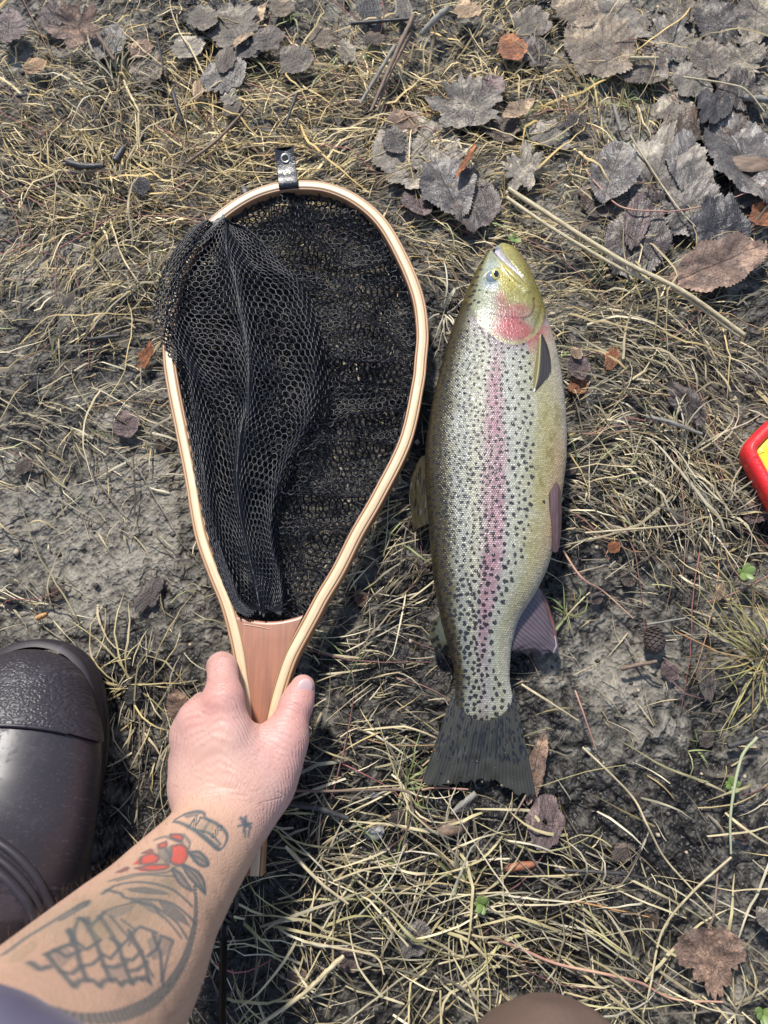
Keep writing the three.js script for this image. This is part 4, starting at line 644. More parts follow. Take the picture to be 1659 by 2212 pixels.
  {                                                                // upper jaw bone along the mouth
    const top = line([c3(752, 215), c3(790, 255), c3(840, 296), c3(890, 345), c3(940, 400), c3(968, 445)]), bot = line([c3(757, 232), c3(785, 290), c3(830, 345), c3(880, 395), c3(925, 435), c3(962, 458)]);
    const bone = phys({ map, color: lin(0.60, 0.60, 0.60), roughness: 0.36, clearcoat: 0.3, clearcoatRoughness: 0.3 });
    part('upper_jaw', gridGeo(25, 9, (r, c) => { const s = c / 8, x = lerp(top[r][0], bot[r][0], s), z = lerp(top[r][1], bot[r][1], s), q = UV(x, z); return [x, ySurf(x, z) + 0.0030 * Math.pow(Math.sin(Math.PI * clamp(s, 0.02, 0.98)), 0.5) * Math.sin(Math.PI * clamp(r / 24, 0.03, 0.97)) ** 0.4 - 0.0006, z, q[0], q[1]]; }), bone, fish, 'olive yellow jaw bone beside the mouth');
    // mud and grit stuck to the skin
    { const m = new Mesher(true), Q = rngOf(67), V = new THREE.Vector3(), NN = new THREE.Vector3(); for (let k = 0; k < 150; k++) { const tail = k < 70, u = tail ? 925 + Q() * 225 : 960 + Q() * 230, v = tail ? 1580 + Q() * 120 : 560 + Q() * Q() * 1000, pt = at(u, v, tail ? 0.012 : 0.05), [, b, vv, t] = across(pt.z), w = (pt.x - b) / (vv - b); if (!tail && (w < 0.05 || w > 0.95)) continue; const y = tail ? 0.0125 : ySurf(pt.x, pt.z) + 0.0004, sz = 0.0003 + Q() ** 4 * 0.0013, c = Q() < 0.05 ? [0.26, 0.10, 0.03] : Q() < 0.4 ? [0.2, 0.16, 0.11] : [0.03, 0.024, 0.02], f0 = m.p.length / 3; for (const d of [[1, 0, 0], [-1, 0, 0], [0, 0, 1], [0, 0, -1], [0, 1, 0], [0, -1, 0]]) { NN.set(...d); V.set(pt.x, y, pt.z).addScaledVector(NN, sz * (0.6 + Q() * 0.8)); m.v(V, NN, 0, 0, c); } for (const f of [[4, 2, 0], [4, 0, 3], [4, 3, 1], [4, 1, 2], [5, 0, 2], [5, 3, 0], [5, 1, 3], [5, 2, 1]]) m.i.push(f0 + f[0], f0 + f[1], f0 + f[2]); }
      solo('mud_specks', m.build(), std({ vertexColors: true, roughness: 0.6 }), 'specks of mud and grit stuck to the trout and its tail', 'mud', null, 'stuff'); }
    const ey = ySurf(EYE[0], EYE[1]);
    const ball = new THREE.SphereGeometry(0.0066, 28, 18); ball.scale(1.0, 0.62, 1.12); ball.translate(lerp(EYE[0], SOCK[0], 0.55), ey - 0.0032, lerp(EYE[1], SOCK[1], 0.55));
    const eye = part('eye', ball, phys({ color: srgb(112, 122, 132), roughness: 0.15, clearcoat: 1, clearcoatRoughness: 0.05 }), fish, 'round fish eye with a dark pupil in a yellow ring');
    const tilt = (gm) => { gm.scale(0.86, 1, 1.14); gm.rotateZ(-0.16); gm.rotateX(0.2); gm.translate(EYE[0] - 0.0006, ey + 0.0010, EYE[1]); return gm; };
    const iris = new THREE.SphereGeometry(0.0050, 26, 12); iris.scale(1, 0.34, 1);
    part('iris', tilt(iris), phys({ color: srgb(196, 184, 104), roughness: 0.25, clearcoat: 1, clearcoatRoughness: 0.05 }), eye);
    const pup = new THREE.SphereGeometry(0.0035, 24, 12); pup.scale(1, 0.4, 1); pup.translate(0, 0.0006, 0);
    part('pupil', tilt(pup), phys({ color: lin(0.01, 0.012, 0.016), roughness: 0.08, clearcoat: 1, clearcoatRoughness: 0.03 }), eye);
  }
}

// ---------------------------------------------------------------- the photographer: hand and forearm, boot, knee
{
  const person = thing('person', 'person with a tattooed forearm and dark rubber boots gripping the net', 'person');
  // ---- hand and forearm
  const J = (u, v, h) => at(u, v, h), bones = [];
  const chains = [];
  const chain3 = (pts, rad, k) => { const c = []; for (let i = 0; i < pts.length - 1; i++) { const a = pts[i], b = pts[i + 1], q = [a.x, a.y, a.z, b.x, b.y, b.z, rad[i], rad[i + 1]]; c.push(q); bones.push(q); } chains.push([c, k]); };
  const chain = (pts, k) => chain3(pts.map((p) => J(...p)), pts.map((p) => p[3]), k);
  // metacarpals under the back of the hand
  chain([[528, 1722, 0.066, 0.0150], [497, 1600, 0.073, 0.0145], [484, 1512, 0.073, 0.0142]], 0.016);
  chain([[497, 1726, 0.067, 0.0160], [455, 1610, 0.070, 0.0150], [430, 1552, 0.066, 0.0142]], 0.016);
  chain([[462, 1726, 0.061, 0.0160], [428, 1650, 0.062, 0.0150], [408, 1588, 0.057, 0.0135]], 0.016);
  chain([[432, 1730, 0.053, 0.0155], [414, 1690, 0.052, 0.0145], [405, 1645, 0.046, 0.0130]], 0.016);
  chain([[520, 1640, 0.056, 0.0150], [480, 1690, 0.052, 0.0170]], 0.014);                       // palm
  // fingers
  chain([[484, 1512, 0.073, 0.0132], [481, 1450, 0.058, 0.0122], [479, 1441, 0.047, 0.0118]], 0.008);
  chain([[479, 1441, 0.047, 0.0112], [496, 1444, 0.021, 0.0094], [528, 1446, 0.014, 0.0084], [560, 1452, 0.014, 0.0075]], 0.004);
  chain([[430, 1552, 0.066, 0.0130], [428, 1534, 0.046, 0.0112], [438, 1524, 0.026, 0.0102]], 0.007);
  chain([[438, 1524, 0.026, 0.0100], [470, 1516, 0.013, 0.0090], [512, 1510, 0.0125, 0.0080], [540, 1512, 0.014, 0.0072]], 0.004);
  chain([[408, 1588, 0.057, 0.0124], [408, 1566, 0.038, 0.0108], [422, 1560, 0.022, 0.0098]], 0.007);
  chain([[422, 1560, 0.022, 0.0096], [462, 1566, 0.012, 0.0086], [505, 1570, 0.012, 0.0076], [530, 1572, 0.014, 0.0070]], 0.004);
  chain([[405, 1645, 0.046, 0.0116], [408, 1628, 0.030, 0.0098], [422, 1622, 0.018, 0.0088]], 0.007);
  chain([[422, 1622, 0.018, 0.0086], [458, 1628, 0.011, 0.0076], [492, 1630, 0.0115, 0.0068]], 0.004);
  // thumb, laid along the right bar, and the web
  chain([[556, 1700, 0.056, 0.0200], [596, 1640, 0.056, 0.0190], [618, 1588, 0.055, 0.0158]], 0.014);
  chain([[618, 1588, 0.055, 0.0155], [634, 1538, 0.053, 0.0128], [640, 1522, 0.052, 0.0124]], 0.008);
  chain([[640, 1522, 0.052, 0.0122], [650, 1496, 0.050, 0.0112], [654, 1484, 0.049, 0.0098]], 0.006);
  chain([[508, 1590, 0.066, 0.0125], [548, 1615, 0.060, 0.0125], [604, 1622, 0.055, 0.0140]], 0.016);
  chain([[520, 1660, 0.062, 0.0170], [575, 1690, 0.054, 0.0190]], 0.016);
  // wrist and forearm: two bones side by side
  const wr = [J(513, 1770, 0.062), J(455, 1768, 0.058)], m1 = [J(400, 1950, 0.125), J(345, 1900, 0.125)], m2 = [J(322, 2092, 0.195), J(222, 2030, 0.195)], m3 = [J(205, 2270, 0.27), J(75, 2190, 0.27)], m4 = [J(100, 2480, 0.34), J(-60, 2370, 0.34)];
  chain3([J(495, 1700, 0.062), J(490, 1770, 0.064), m1[0].clone().lerp(m1[1], 0.5)], [0.0190, 0.0215, 0.0250], 0.018);
  for (const s of [0, 1]) { const c = (pts) => new THREE.CatmullRomCurve3(pts).getPoints(14), line = c([s ? J(436, 1716, 0.055) : J(548, 1706, 0.058), wr[s], m1[s], m2[s], m3[s], m4[s]]); const rr = [0.0190, 0.0218, 0.0262, 0.0312, 0.0345, 0.0370]; chain3(line, line.map((_, k) => { const f = k / 14 * 5, i = Math.min(4, Math.floor(f)); return lerp(rr[i], rr[i + 1], f - i); }), 0.022); }
  const lo = new THREE.Vector3(9, 9, 9), hi = new THREE.Vector3(-9, -9, -9);
  for (const b of bones) { for (const o of [0, 3]) { const r = b[6 + o / 3] + 0.008; lo.min(new THREE.Vector3(b[o] - r, b[o + 1] - r, b[o + 2] - r)); hi.max(new THREE.Vector3(b[o] + r, b[o + 1] + r, b[o + 2] + r)); } }
  const p3 = [0, 0, 0];
  const sdf = (x, y, z) => { p3[0] = x; p3[1] = y; p3[2] = z; let d = 1; for (const [c, k] of chains) { let q = 1; for (const b of c) { const e = cone(p3, b[0], b[1], b[2], b[3], b[4], b[5], b[6], b[7]); if (e < q) q = e; } if (q < d + 0.03) d = smin(d, q, k); } return d; };
  const { P, N, idx } = skinOf(sdf, lo, hi, 0.0024);
  // coordinates on the forearm: s along it from the wrist (m), a round it (radians, 0 on the side turned up to the light)
  const A0 = wr[0].clone().lerp(wr[1], 0.5), A1 = m3[0].clone().lerp(m3[1], 0.5), AX = A1.clone().sub(A0).normalize(), SIDE = wr[0].clone().sub(wr[1]); SIDE.addScaledVector(AX, -SIDE.dot(AX)).normalize(); const OUT = new THREE.Vector3().crossVectors(SIDE, AX); if (OUT.y < 0) OUT.negate();
  const onArm = (x, y, z) => { const v = new THREE.Vector3(x - A0.x, y - A0.y, z - A0.z), s = v.dot(AX); return [s, Math.atan2(v.dot(SIDE), v.dot(OUT))]; };
  // ---- tattoos, inked in (s, a); a * 40 mm is the distance round the arm
  const S0 = -0.16, S1 = 0.32, CW = 1400, CH = 1900, [tc, tg] = newCanvas(CW, CH, '#ffffff');
  const sx = (a) => (a / (Math.PI * 2) + 0.5) * CW, sy = (s) => (s - S0) / (S1 - S0) * CH;
  const TATTOO = [['l',6,0.75,[[29.9,1.017],[27.3,1.379]]],['l',6,0.75,[[26.3,1.09],[34.1,1.346]]],['l',6,0.75,[[35,1.136],[25.5,1.301]]],['l',5,0.6,[[32.2,1.363],[35.2,1.464]]],['l',5,0.6,[[29,1.394],[31.7,1.504]]],['l',5,0.6,[[30.8,1.115],[29.6,1.297]]],['l',7,0.85,[[51.4,-0.62],[44.3,-0.469],[39.9,-0.167],[42.1,0.105],[47,0.105],[46.6,0.566],[46.9,0.917],[48.9,1.117],[54.9,1.22],[62.3,1.238],[64.4,1.097],[64.1,0.791],[63.4,0.389],[61.4,0.068],[59.4,-0.311],[54.1,-0.622]]],['f',0,0.6,[[61.4,0.147],[61.1,0.48],[61.7,0.881],[60.5,1.118],[62.6,1.23],[64.7,1.088],[65.2,0.74],[64.2,0.409]]],['l',5,0.7,[[60.8,0.057],[57.9,0.476],[57.4,0.914],[58.7,1.118]]],['f',0,0.5,[[46.8,-0.484],[41.7,-0.249],[41.6,-0.031],[45.3,-0.088],[49.9,-0.343]]],['t','S',[52.3,0.848],[52.2,0.642]],['t','I',[53.2,0.437],[53,0.243]],['t','N',[53.3,0.056],[52.3,-0.148]],['f',1,0.95,[[72.3,-0.459],[69.9,-0.224],[73.4,-0.066],[77.5,-0.092],[77.5,-0.31],[75.1,-0.442]]],['l',6,0.55,[[72.3,-0.459],[69.9,-0.224],[73.4,-0.066],[77.5,-0.092],[77.5,-0.31],[75.1,-0.442],[72.3,-0.459]]],['f',1,0.95,[[86.2,-0.541],[81.4,-0.441],[85.6,-0.345],[90.2,-0.397],[90.2,-0.505]]],['l',6,0.55,[[86.2,-0.541],[81.4,-0.441],[85.6,-0.345],[90.2,-0.397],[90.2,-0.505],[86.2,-0.541]]],['f',1,0.95,[[84.6,-0.245],[79.9,-0.045],[79.8,0.188],[87.9,0.437],[95.8,0.461],[100.1,0.216],[99.4,-0.033],[91.3,-0.08]]],['l',6,0.55,[[84.6,-0.245],[79.9,-0.045],[79.8,0.188],[87.9,0.437],[95.8,0.461],[100.1,0.216],[99.4,-0.033],[91.3,-0.08],[84.6,-0.245]]],['f',1,0.95,[[103.7,-0.646],[97.3,-0.521],[99.3,-0.311],[104.7,-0.273],[111.5,-0.421],[114.3,-0.62]]],['l',6,0.55,[[103.7,-0.646],[97.3,-0.521],[99.3,-0.311],[104.7,-0.273],[111.5,-0.421],[114.3,-0.62],[103.7,-0.646]]],['f',1,0.95,[[119.3,-0.509],[110.3,-0.357],[102.9,0.001],[104.5,0.116],[113.2,-0.104],[120.9,-0.374]]],['l',6,0.55,[[119.3,-0.509],[110.3,-0.357],[102.9,0.001],[104.5,0.116],[113.2,-0.104],[120.9,-0.374],[119.3,-0.509]]],['f',1,0.95,[[128,-0.674],[119.9,-0.654],[122.2,-0.583],[128.7,-0.608]]],['l',6,0.55,[[128,-0.674],[119.9,-0.654],[122.2,-0.583],[128.7,-0.608],[128,-0.674]]],['f',1,0.95,[[98.2,-0.689],[93.4,-0.614],[95.3,-0.519],[99.9,-0.596]]],['l',6,0.55,[[98.2,-0.689],[93.4,-0.614],[95.3,-0.519],[99.9,-0.596],[98.2,-0.689]]],['l',9,0.5,[[89.9,-0.309],[95.5,-0.066],[105.7,-0.151],[101.2,-0.006]]],['l',8,0.5,[[69.5,-0.148],[74.5,0.173],[81.3,0.3]]],['l',8,0.5,[[79.8,-0.688],[75.5,-0.547],[78,-0.276],[77.5,0.001]]],['f',0,0.35,[[90.8,-0.496],[85.8,-0.249],[91.5,-0.089],[102.5,-0.102],[99.4,-0.318]]],['l',6,0.6,[[95.1,0.521],[100.9,0.276],[108.4,0.212],[117.1,-0.075],[124.3,-0.352],[132.6,-0.488],[141.9,-0.573]]],['f',0,0.45,[[82.9,0.341],[77.3,0.677],[77.5,1.088],[79.7,1.292],[84.9,1.157],[87.6,0.73]]],['l',6,0.8,[[82.9,0.341],[77,0.669],[77.3,1.08],[79.7,1.292],[84.9,1.157],[87.6,0.73],[83.6,0.361]]],['l',4,0.7,[[83.5,0.438],[81.1,0.876],[80.1,1.25]]],['f',0,0.42,[[95.8,0.461],[92.1,1.12],[93,1.453],[100.5,1.702],[101.8,1.48],[101.8,1.164],[100.4,0.696]]],['l',6,0.8,[[95.8,0.461],[92.1,1.12],[93,1.453],[100.5,1.702],[101.8,1.48],[101.8,1.164],[100.4,0.696],[96.9,0.454]]],['l',4,0.7,[[96.2,0.563],[96.8,1.187],[100.3,1.665]]],['f',0,0.42,[[104.1,0.209],[103.8,0.624],[107.9,1.175],[109.9,1.341],[113.1,0.967],[110.5,0.48]]],['l',6,0.8,[[104.1,0.209],[103.8,0.624],[107.9,1.175],[109.9,1.354],[113.4,0.973],[110.9,0.489],[105,0.204]]],['f',0,0.6,[[146.6,-0.214],[137.3,-0.006],[131.2,0.454],[130.1,0.743],[142,0.199],[147.2,-0.082]]],['f',0,0.6,[[142.7,0.583],[138.6,0.924],[139.1,1.305],[143.2,1.495],[148.2,1.198],[147.9,0.841]]],['f',0,0.4,[[154.3,0.149],[146.9,0.418],[151.1,0.727],[153,0.969],[156.7,0.609]]],['f',0,0.3,[[180.6,-0.061],[169.6,0.022],[157.7,0.217],[168,0.233],[179.6,0.125]]],['l',6,0.75,[[159.5,-0.409],[147.8,-0.424],[138.6,-0.32],[130.5,-0.052],[124.8,0.447],[121.3,1.102],[124.2,1.423]]],['l',6,0.75,[[154.3,-0.437],[153.4,-0.2],[157.3,-0.053],[147.1,0.31],[138.6,0.742],[134.6,1.261],[135.7,1.558]]],['l',5,0.7,[[178.8,-0.09],[167.7,-0.014],[152.5,0.21]]],['l',6,0.7,[[156,0.091],[149.9,0.593],[149.8,1.071],[150.7,1.399],[154.2,1.475]]],['l',5,0.6,[[140.3,-0.484],[126.4,-0.314],[115.2,0.064],[108.4,0.502]]],['l',5,0.6,[[149.9,0.593],[154.7,0.841],[154.5,1.171],[158.7,1.383]]],['l',7,0.65,[[242.6,-0.305],[220.8,-0.398],[199,-0.425],[179.8,-0.45],[169.3,-0.444],[177,-0.357],[185.7,-0.407],[198.5,-0.368]]],['f',0,0.4,[[188.5,-0.455],[175.2,-0.472],[169.8,-0.437],[177.3,-0.367],[185.2,-0.414]]],['l',6,0.5,[[193.2,-0.758]]],['f',2,0.25,[[245,-0.199],[225.9,-0.261],[231.7,-0.138],[250.6,-0.021],[254.1,-0.072]]],['r',30,0.62,[[104.1,1.316],[112,1.468],[123.4,1.537],[138.7,1.57],[159.9,1.559],[179.6,1.516],[199.1,1.413],[221.2,1.245],[243,1.051],[260.5,0.893],[272.8,0.75],[279.6,0.609],[281.5,0.5]]],['l',8,0.85,[[250.8,0.058],[254.5,0.186],[248.8,0.211]]],['l',7,0.85,[[238.5,0.051],[231.1,0.05],[221.7,0.075]]],['l',7,0.85,[[238.5,0.074],[243.9,0.194],[249.1,0.332],[254,0.467],[255.3,0.514]]],['l',7,0.85,[[206.3,-0.136],[223,0.204],[235.8,0.407],[244.4,0.553]]],['l',7,0.85,[[191.3,-0.197],[206.9,0.241],[220.8,0.534],[232.7,0.742]]],['l',7,0.85,[[183.7,-0.07],[197.1,0.412],[210,0.792],[223.1,0.952]]],['l',7,0.85,[[183.8,0.507],[193.2,0.851],[201.3,1.052],[211,1.152]]],['l',7,0.85,[[174.3,0.911],[184.9,1.167],[202.3,1.308]]],['l',6,0.8,[[231.1,0.05],[233.7,0.21],[221.8,0.237]]],['l',6,0.8,[[216.1,0.059],[219.1,0.276],[204.9,0.286]]],['l',6,0.8,[[192.4,-0.23],[195.4,0.005],[178.5,-0.065]]],['l',6,0.8,[[249.3,0.33],[246.3,0.412],[235.8,0.407]]],['l',6,0.8,[[235.8,0.407],[229,0.472],[216.6,0.485]]],['l',6,0.8,[[216,0.437],[215.7,0.588],[199.8,0.584]]],['l',6,0.8,[[198.8,0.37],[199.8,0.584],[185.8,0.616]]],['l',6,0.8,[[225.3,0.581],[221.3,0.697],[210,0.792]]],['l',6,0.8,[[210,0.703],[205.7,0.842],[193.6,0.89]]],['l',6,0.8,[[187.5,0.564],[175.2,0.625],[171.6,0.96]]],['l',6,0.8,[[217.5,0.85],[209.5,0.962],[198.7,1.032]]],['l',6,0.8,[[194.6,1],[183.3,1.082],[174.4,1.069]]],['l',6,0.8,[[208.6,-0.123],[214.1,0.03],[221.9,0.118]]],['l',7,0.85,[[255.3,0.514],[248,0.516],[244.7,0.556]]],['l',7,0.85,[[244.7,0.556],[242,0.604],[243.1,0.685]]],['l',7,0.85,[[243.1,0.685],[235.8,0.697],[232.7,0.742]]],['l',7,0.85,[[232.7,0.742],[229.7,0.785],[230.6,0.856]]],['l',7,0.85,[[230.6,0.856],[225.1,0.89],[223.1,0.952]]],['l',7,0.85,[[223.1,0.952],[217,0.987],[214.4,1.047]]],['l',7,0.85,[[214.4,1.047],[210.9,1.091],[211.3,1.153]]],['l',5,0.6,[[192.4,-0.23],[203,-0.113],[216.1,0.059]]],['l',5,0.6,[[188.7,-0.159],[200.4,0.084],[204.9,0.286]]],['l',5,0.6,[[179.5,0.053],[189.2,0.551],[197.1,0.987],[205.4,1.171]]],['l',5,0.6,[[171.6,1.041],[167.2,1.281],[183.7,1.264],[201.2,1.302]]],['l',5,0.5,[[177.9,0.248],[180.1,0.615],[196.2,0.675]]],['f',0,0.35,[[181.7,0.878],[170.9,1.034],[165.8,1.27],[181.4,1.242],[193.9,1.093]]],['f',0,0.3,[[233.8,0.047],[223.9,0.078],[230.7,0.259],[243.7,0.287]]],['f',0,0.3,[[225.3,0.581],[210,0.792],[219.3,0.889],[229.9,0.768]]],['f',2,0.2,[[196.8,-0.029],[185.7,0.026],[195.5,0.389],[206.9,0.241]]],['f',1,0.5,[[281.2,0.192],[282.1,0.293],[285.1,0.323],[286.3,0.254]]]];
  const inkOf = (k, a) => ['rgba(112,152,184,', 'rgba(250,150,156,', 'rgba(190,214,196,'][k] + a + ')', mm = (s, a) => [sx(a), sy(s / 1000)];
  tg.lineCap = tg.lineJoin = 'round';
  const trace = (pts) => { tg.beginPath(); pts.forEach(([s, a], k) => { const [x, y] = mm(s, a); if (!k) return tg.moveTo(x, y); const [px, py] = mm(...pts[k - 1]); k === 1 || k === pts.length - 1 ? tg.lineTo(x, y) : tg.quadraticCurveTo(px, py, (px + x) / 2, (py + y) / 2); }); };
  for (const [s, a, w, h] of [[150, 0.3, 260, 200], [190, 0.1, 240, 170], [120, 0.5, 200, 120], [100, -0.1, 180, 90], [55, 0.3, 180, 60]]) { const [x, y] = mm(s, a), gr = tg.createRadialGradient(0, 0, 0, 0, 0, 1); gr.addColorStop(0, 'rgba(160,190,192,0.6)'); gr.addColorStop(1, 'rgba(190,210,200,0)'); tg.save(); tg.translate(x, y); tg.scale(w, h); tg.fillStyle = gr; tg.beginPath(); tg.arc(0, 0, 1, 0, 7); tg.fill(); tg.restore(); } // grey-green wash of old ink under the line work
  for (const e of TATTOO) {
    if (e[0] === 'l') { for (const [w, a] of [[3.4, 0.16], [2.5, 0.25], [1.8, 0.45], [1.2, 0.75]]) { trace(e[3]); tg.strokeStyle = inkOf(0, e[2] * a); tg.lineWidth = e[1] * w; tg.stroke(); } }
    else if (e[0] === 'f') { tg.beginPath(); e[3].forEach(([s, a], k) => { const [x, y] = mm(s, a); k ? tg.lineTo(x, y) : tg.moveTo(x, y); }); tg.closePath(); tg.fillStyle = inkOf(e[1], Math.min(1, e[2] * 1.1)); tg.fill(); for (const [w, a] of [[4, 0.35], [9, 0.2], [15, 0.1]]) { tg.strokeStyle = inkOf(e[1], e[2] * a); tg.lineWidth = w; tg.stroke(); } }
    else if (e[0] === 'r') { trace(e[3]); tg.strokeStyle = inkOf(0, 0.6); tg.lineWidth = 24; tg.stroke(); const c = new THREE.CatmullRomCurve3(e[3].map(([s, a]) => new THREE.Vector3(...mm(s, a), 0))), L = c.getLength(); for (let k = 0; k < L / 15; k++) { const t = k / (L / 15), p = c.getPointAt(t), q = c.getTangentAt(t); tg.strokeStyle = inkOf(0, 0.9); tg.lineWidth = 5; tg.beginPath(); tg.moveTo(p.x - q.y * 12 - q.x * 5, p.y + q.x * 12 - q.y * 5); tg.quadraticCurveTo(p.x + q.x * 3, p.y + q.y * 3, p.x + q.y * 12 + q.x * 5, p.y - q.x * 12 + q.y * 5); tg.stroke(); } }
    else { const [x, y] = mm(...e[2]), [x2, y2] = mm(...e[3]); tg.save(); tg.translate((x + x2) / 2, (y + y2) / 2); tg.rotate(Math.atan2(y2 - y, x2 - x)); tg.font = 'bold 74px serif'; tg.textAlign = 'center'; tg.textBaseline = 'middle'; tg.strokeStyle = inkOf(0, 1); tg.lineWidth = 5; tg.strokeText(e[1], 0, 0); tg.restore(); }
  }

  const CREASE = [[[-15.5,-0.263]],[[-21.8,-0.117],[-19.2,-0.054]],[[-18,-0.096],[-16.5,-0.025]],[[-14.8,-0.124],[-7.5,-0.031],[-8.4,0.032],[-11.9,0.064]],[[-6.6,-0.075],[-3.5,0.003],[-6.2,0.072]],[[-28.8,0.532],[-28.2,0.584],[-28.9,0.645]],[[-27.7,0.535],[-27,0.596],[-28.1,0.656]],[[-26.4,0.536],[-25.7,0.598],[-26.3,0.659]],[[-24.5,0.533],[-22.9,0.601],[-23.6,0.666]],[[-21.3,0.435]],[[-21.1,0.441],[-14.8,0.541],[-10.9,0.612]],[[-2.4,0.029],[-2.9,0.086],[-7.4,0.156]],[[-5.4,0.064],[-7.6,0.126],[-13.5,0.186]],[[18.6,-0.865],[20.3,-0.395],[20.4,0.087],[18.9,0.504]],[[29,-0.817],[26.7,-0.354],[23.4,0.269],[18.2,0.776]],[[41.7,-0.624],[33.1,-0.171],[25.6,0.462],[17.9,0.96]],[[-2.5,-0.138],[0.3,-0.066],[0.5,-0.013]],[[-1.9,-0.171],[1,-0.083],[1.4,0.001]],[[14.7,1.067],[8.6,1.15],[1.4,1.221]],[[5,1.091],[-1.2,1.231],[-7.6,1.349]]];
  const tat = canvasTex(tc, true); tat.flipY = false; tat.wrapS = THREE.RepeatWrapping;
  const pos = [], nor = [], uv = [], col = [], index = [];
  const knuck = [[484, 1500, 0.085], [428, 1535, 0.078], [474, 1432, 0.06], [640, 1522, 0.06], [652, 1490, 0.06], [600, 1620, 0.07], [500, 1745, 0.085]].map((k) => J(...k));
  for (let i = 0; i < P.length; i += 3) {
    const x = P[i], y = P[i + 1], z = P[i + 2], [s, a] = onArm(x, y, z); pos.push(x, y, z); nor.push(N[i], N[i + 1], N[i + 2]); uv.push(a / (Math.PI * 2) + 0.5, (s - S0) / (S1 - S0));
    let kn = 0; for (const k of knuck) kn += Math.exp(-((Math.hypot(x - k.x, y - k.y, z - k.z) / 0.022) ** 2));
    const arm = sstep(-0.01, 0.05, s), mot = n3(x * 42, y * 42, z * 42) * 0.5 + n3(x * 110, y * 110, z * 110) * 0.3, pale = [0.53, 0.335, 0.285], pink = [0.52, 0.260, 0.220], tan = [0.52, 0.325, 0.220];
    const k = clamp(kn * 0.55 + mot * 0.35 + 0.2); for (let q = 0; q < 3; q++) col.push(lerp(lerp(pale[q], pink[q], k), tan[q] * (1 + mot * 0.06), arm * 0.9));
  }
  { const dup = new Map(); const shift = (v) => { if (!dup.has(v)) { dup.set(v, pos.length / 3); pos.push(pos[v * 3], pos[v * 3 + 1], pos[v * 3 + 2]); nor.push(nor[v * 3], nor[v * 3 + 1], nor[v * 3 + 2]); uv.push(uv[v * 2] + 1, uv[v * 2 + 1]); col.push(col[v * 3], col[v * 3 + 1], col[v * 3 + 2]); } return dup.get(v); };
    for (let i = 0; i < idx.length; i += 3) { const t = [idx[i], idx[i + 1], idx[i + 2]], us = t.map((v) => uv[v * 2]); if (Math.max(...us) - Math.min(...us) > 0.5) for (let q = 0; q < 3; q++) if (us[q] < 0.5) t[q] = shift(t[q]); index.push(...t); } }
  const ag = new THREE.BufferGeometry(); ag.setAttribute('position', new THREE.Float32BufferAttribute(pos, 3)); ag.setAttribute('normal', new THREE.Float32BufferAttribute(nor, 3)); ag.setAttribute('uv', new THREE.Float32BufferAttribute(uv, 2)); ag.setAttribute('color', new THREE.Float32BufferAttribute(col, 3)); ag.setIndex(index);
  // relief of the skin in the same coordinates: pores, fine cross lines over the wrist, creases at the joints
  const pores = (() => {
    const f = field(1024, [[6, 0.5], [3, 0.5]], 71), f2 = field(1024, [[60, 0.5], [24, 0.5]], 72), [c, q] = newCanvas(CW, CH), im = q.createImageData(CW, CH);
    for (let y = 0; y < CH; y++) for (let x = 0; x < CW; x++) { const o = (y % 1024) * 1024 + x % 1024, s = S0 + y / CH * (S1 - S0), wr2 = Math.exp(-(((s + 0.005) / 0.030) ** 2)), h = clamp(0.55 + f[o] * 0.16 + f2[o] * 0.10 + wr2 * 0.16 * Math.sin(s * 2600 + f2[o] * 5 + (x / CW - 0.5) * 9)) * 255, k = (y * CW + x) * 4; im.data[k] = im.data[k + 1] = im.data[k + 2] = h; im.data[k + 3] = 255; }
    q.putImageData(im, 0, 0); q.lineCap = 'round';
    for (const pts of CREASE) for (const [w, a] of [[7, 0.10], [4, 0.22], [2, 0.4]]) { q.strokeStyle = `rgba(0,0,0,${a})`; q.lineWidth = w; q.beginPath(); pts.forEach(([s, a2], k) => k ? q.lineTo(sx(a2), sy(s / 1000)) : q.moveTo(sx(a2), sy(s / 1000))); q.stroke(); }
    const t = canvasTex(c, false); t.flipY = false; t.wrapS = THREE.RepeatWrapping; return t;
  })();
  const skin = phys({ vertexColors: true, map: tat, roughness: 0.48, bumpMap: pores, bumpScale: 0.0009, specularIntensity: 0.7, sheen: 0.15, sheenColor: lin(1, 0.8, 0.7) });
  const arm = part('arm', ag, skin, person, 'bare left hand and tattooed forearm');
  // thumb nail
  {
    const c = J(653, 1490, 0.0595), g = new THREE.SphereGeometry(1, 22, 14); g.scale(0.0070, 0.0021, 0.0090); g.rotateZ(-0.55); g.rotateX(0.12); g.rotateY(-0.30); g.translate(c.x + 0.0015, c.y - 0.0012, c.z);
    part('thumb_nail', g, phys({ color: lin(0.60, 0.40, 0.37), roughness: 0.3, clearcoat: 0.4, clearcoatRoughness: 0.2 }), arm);
  }
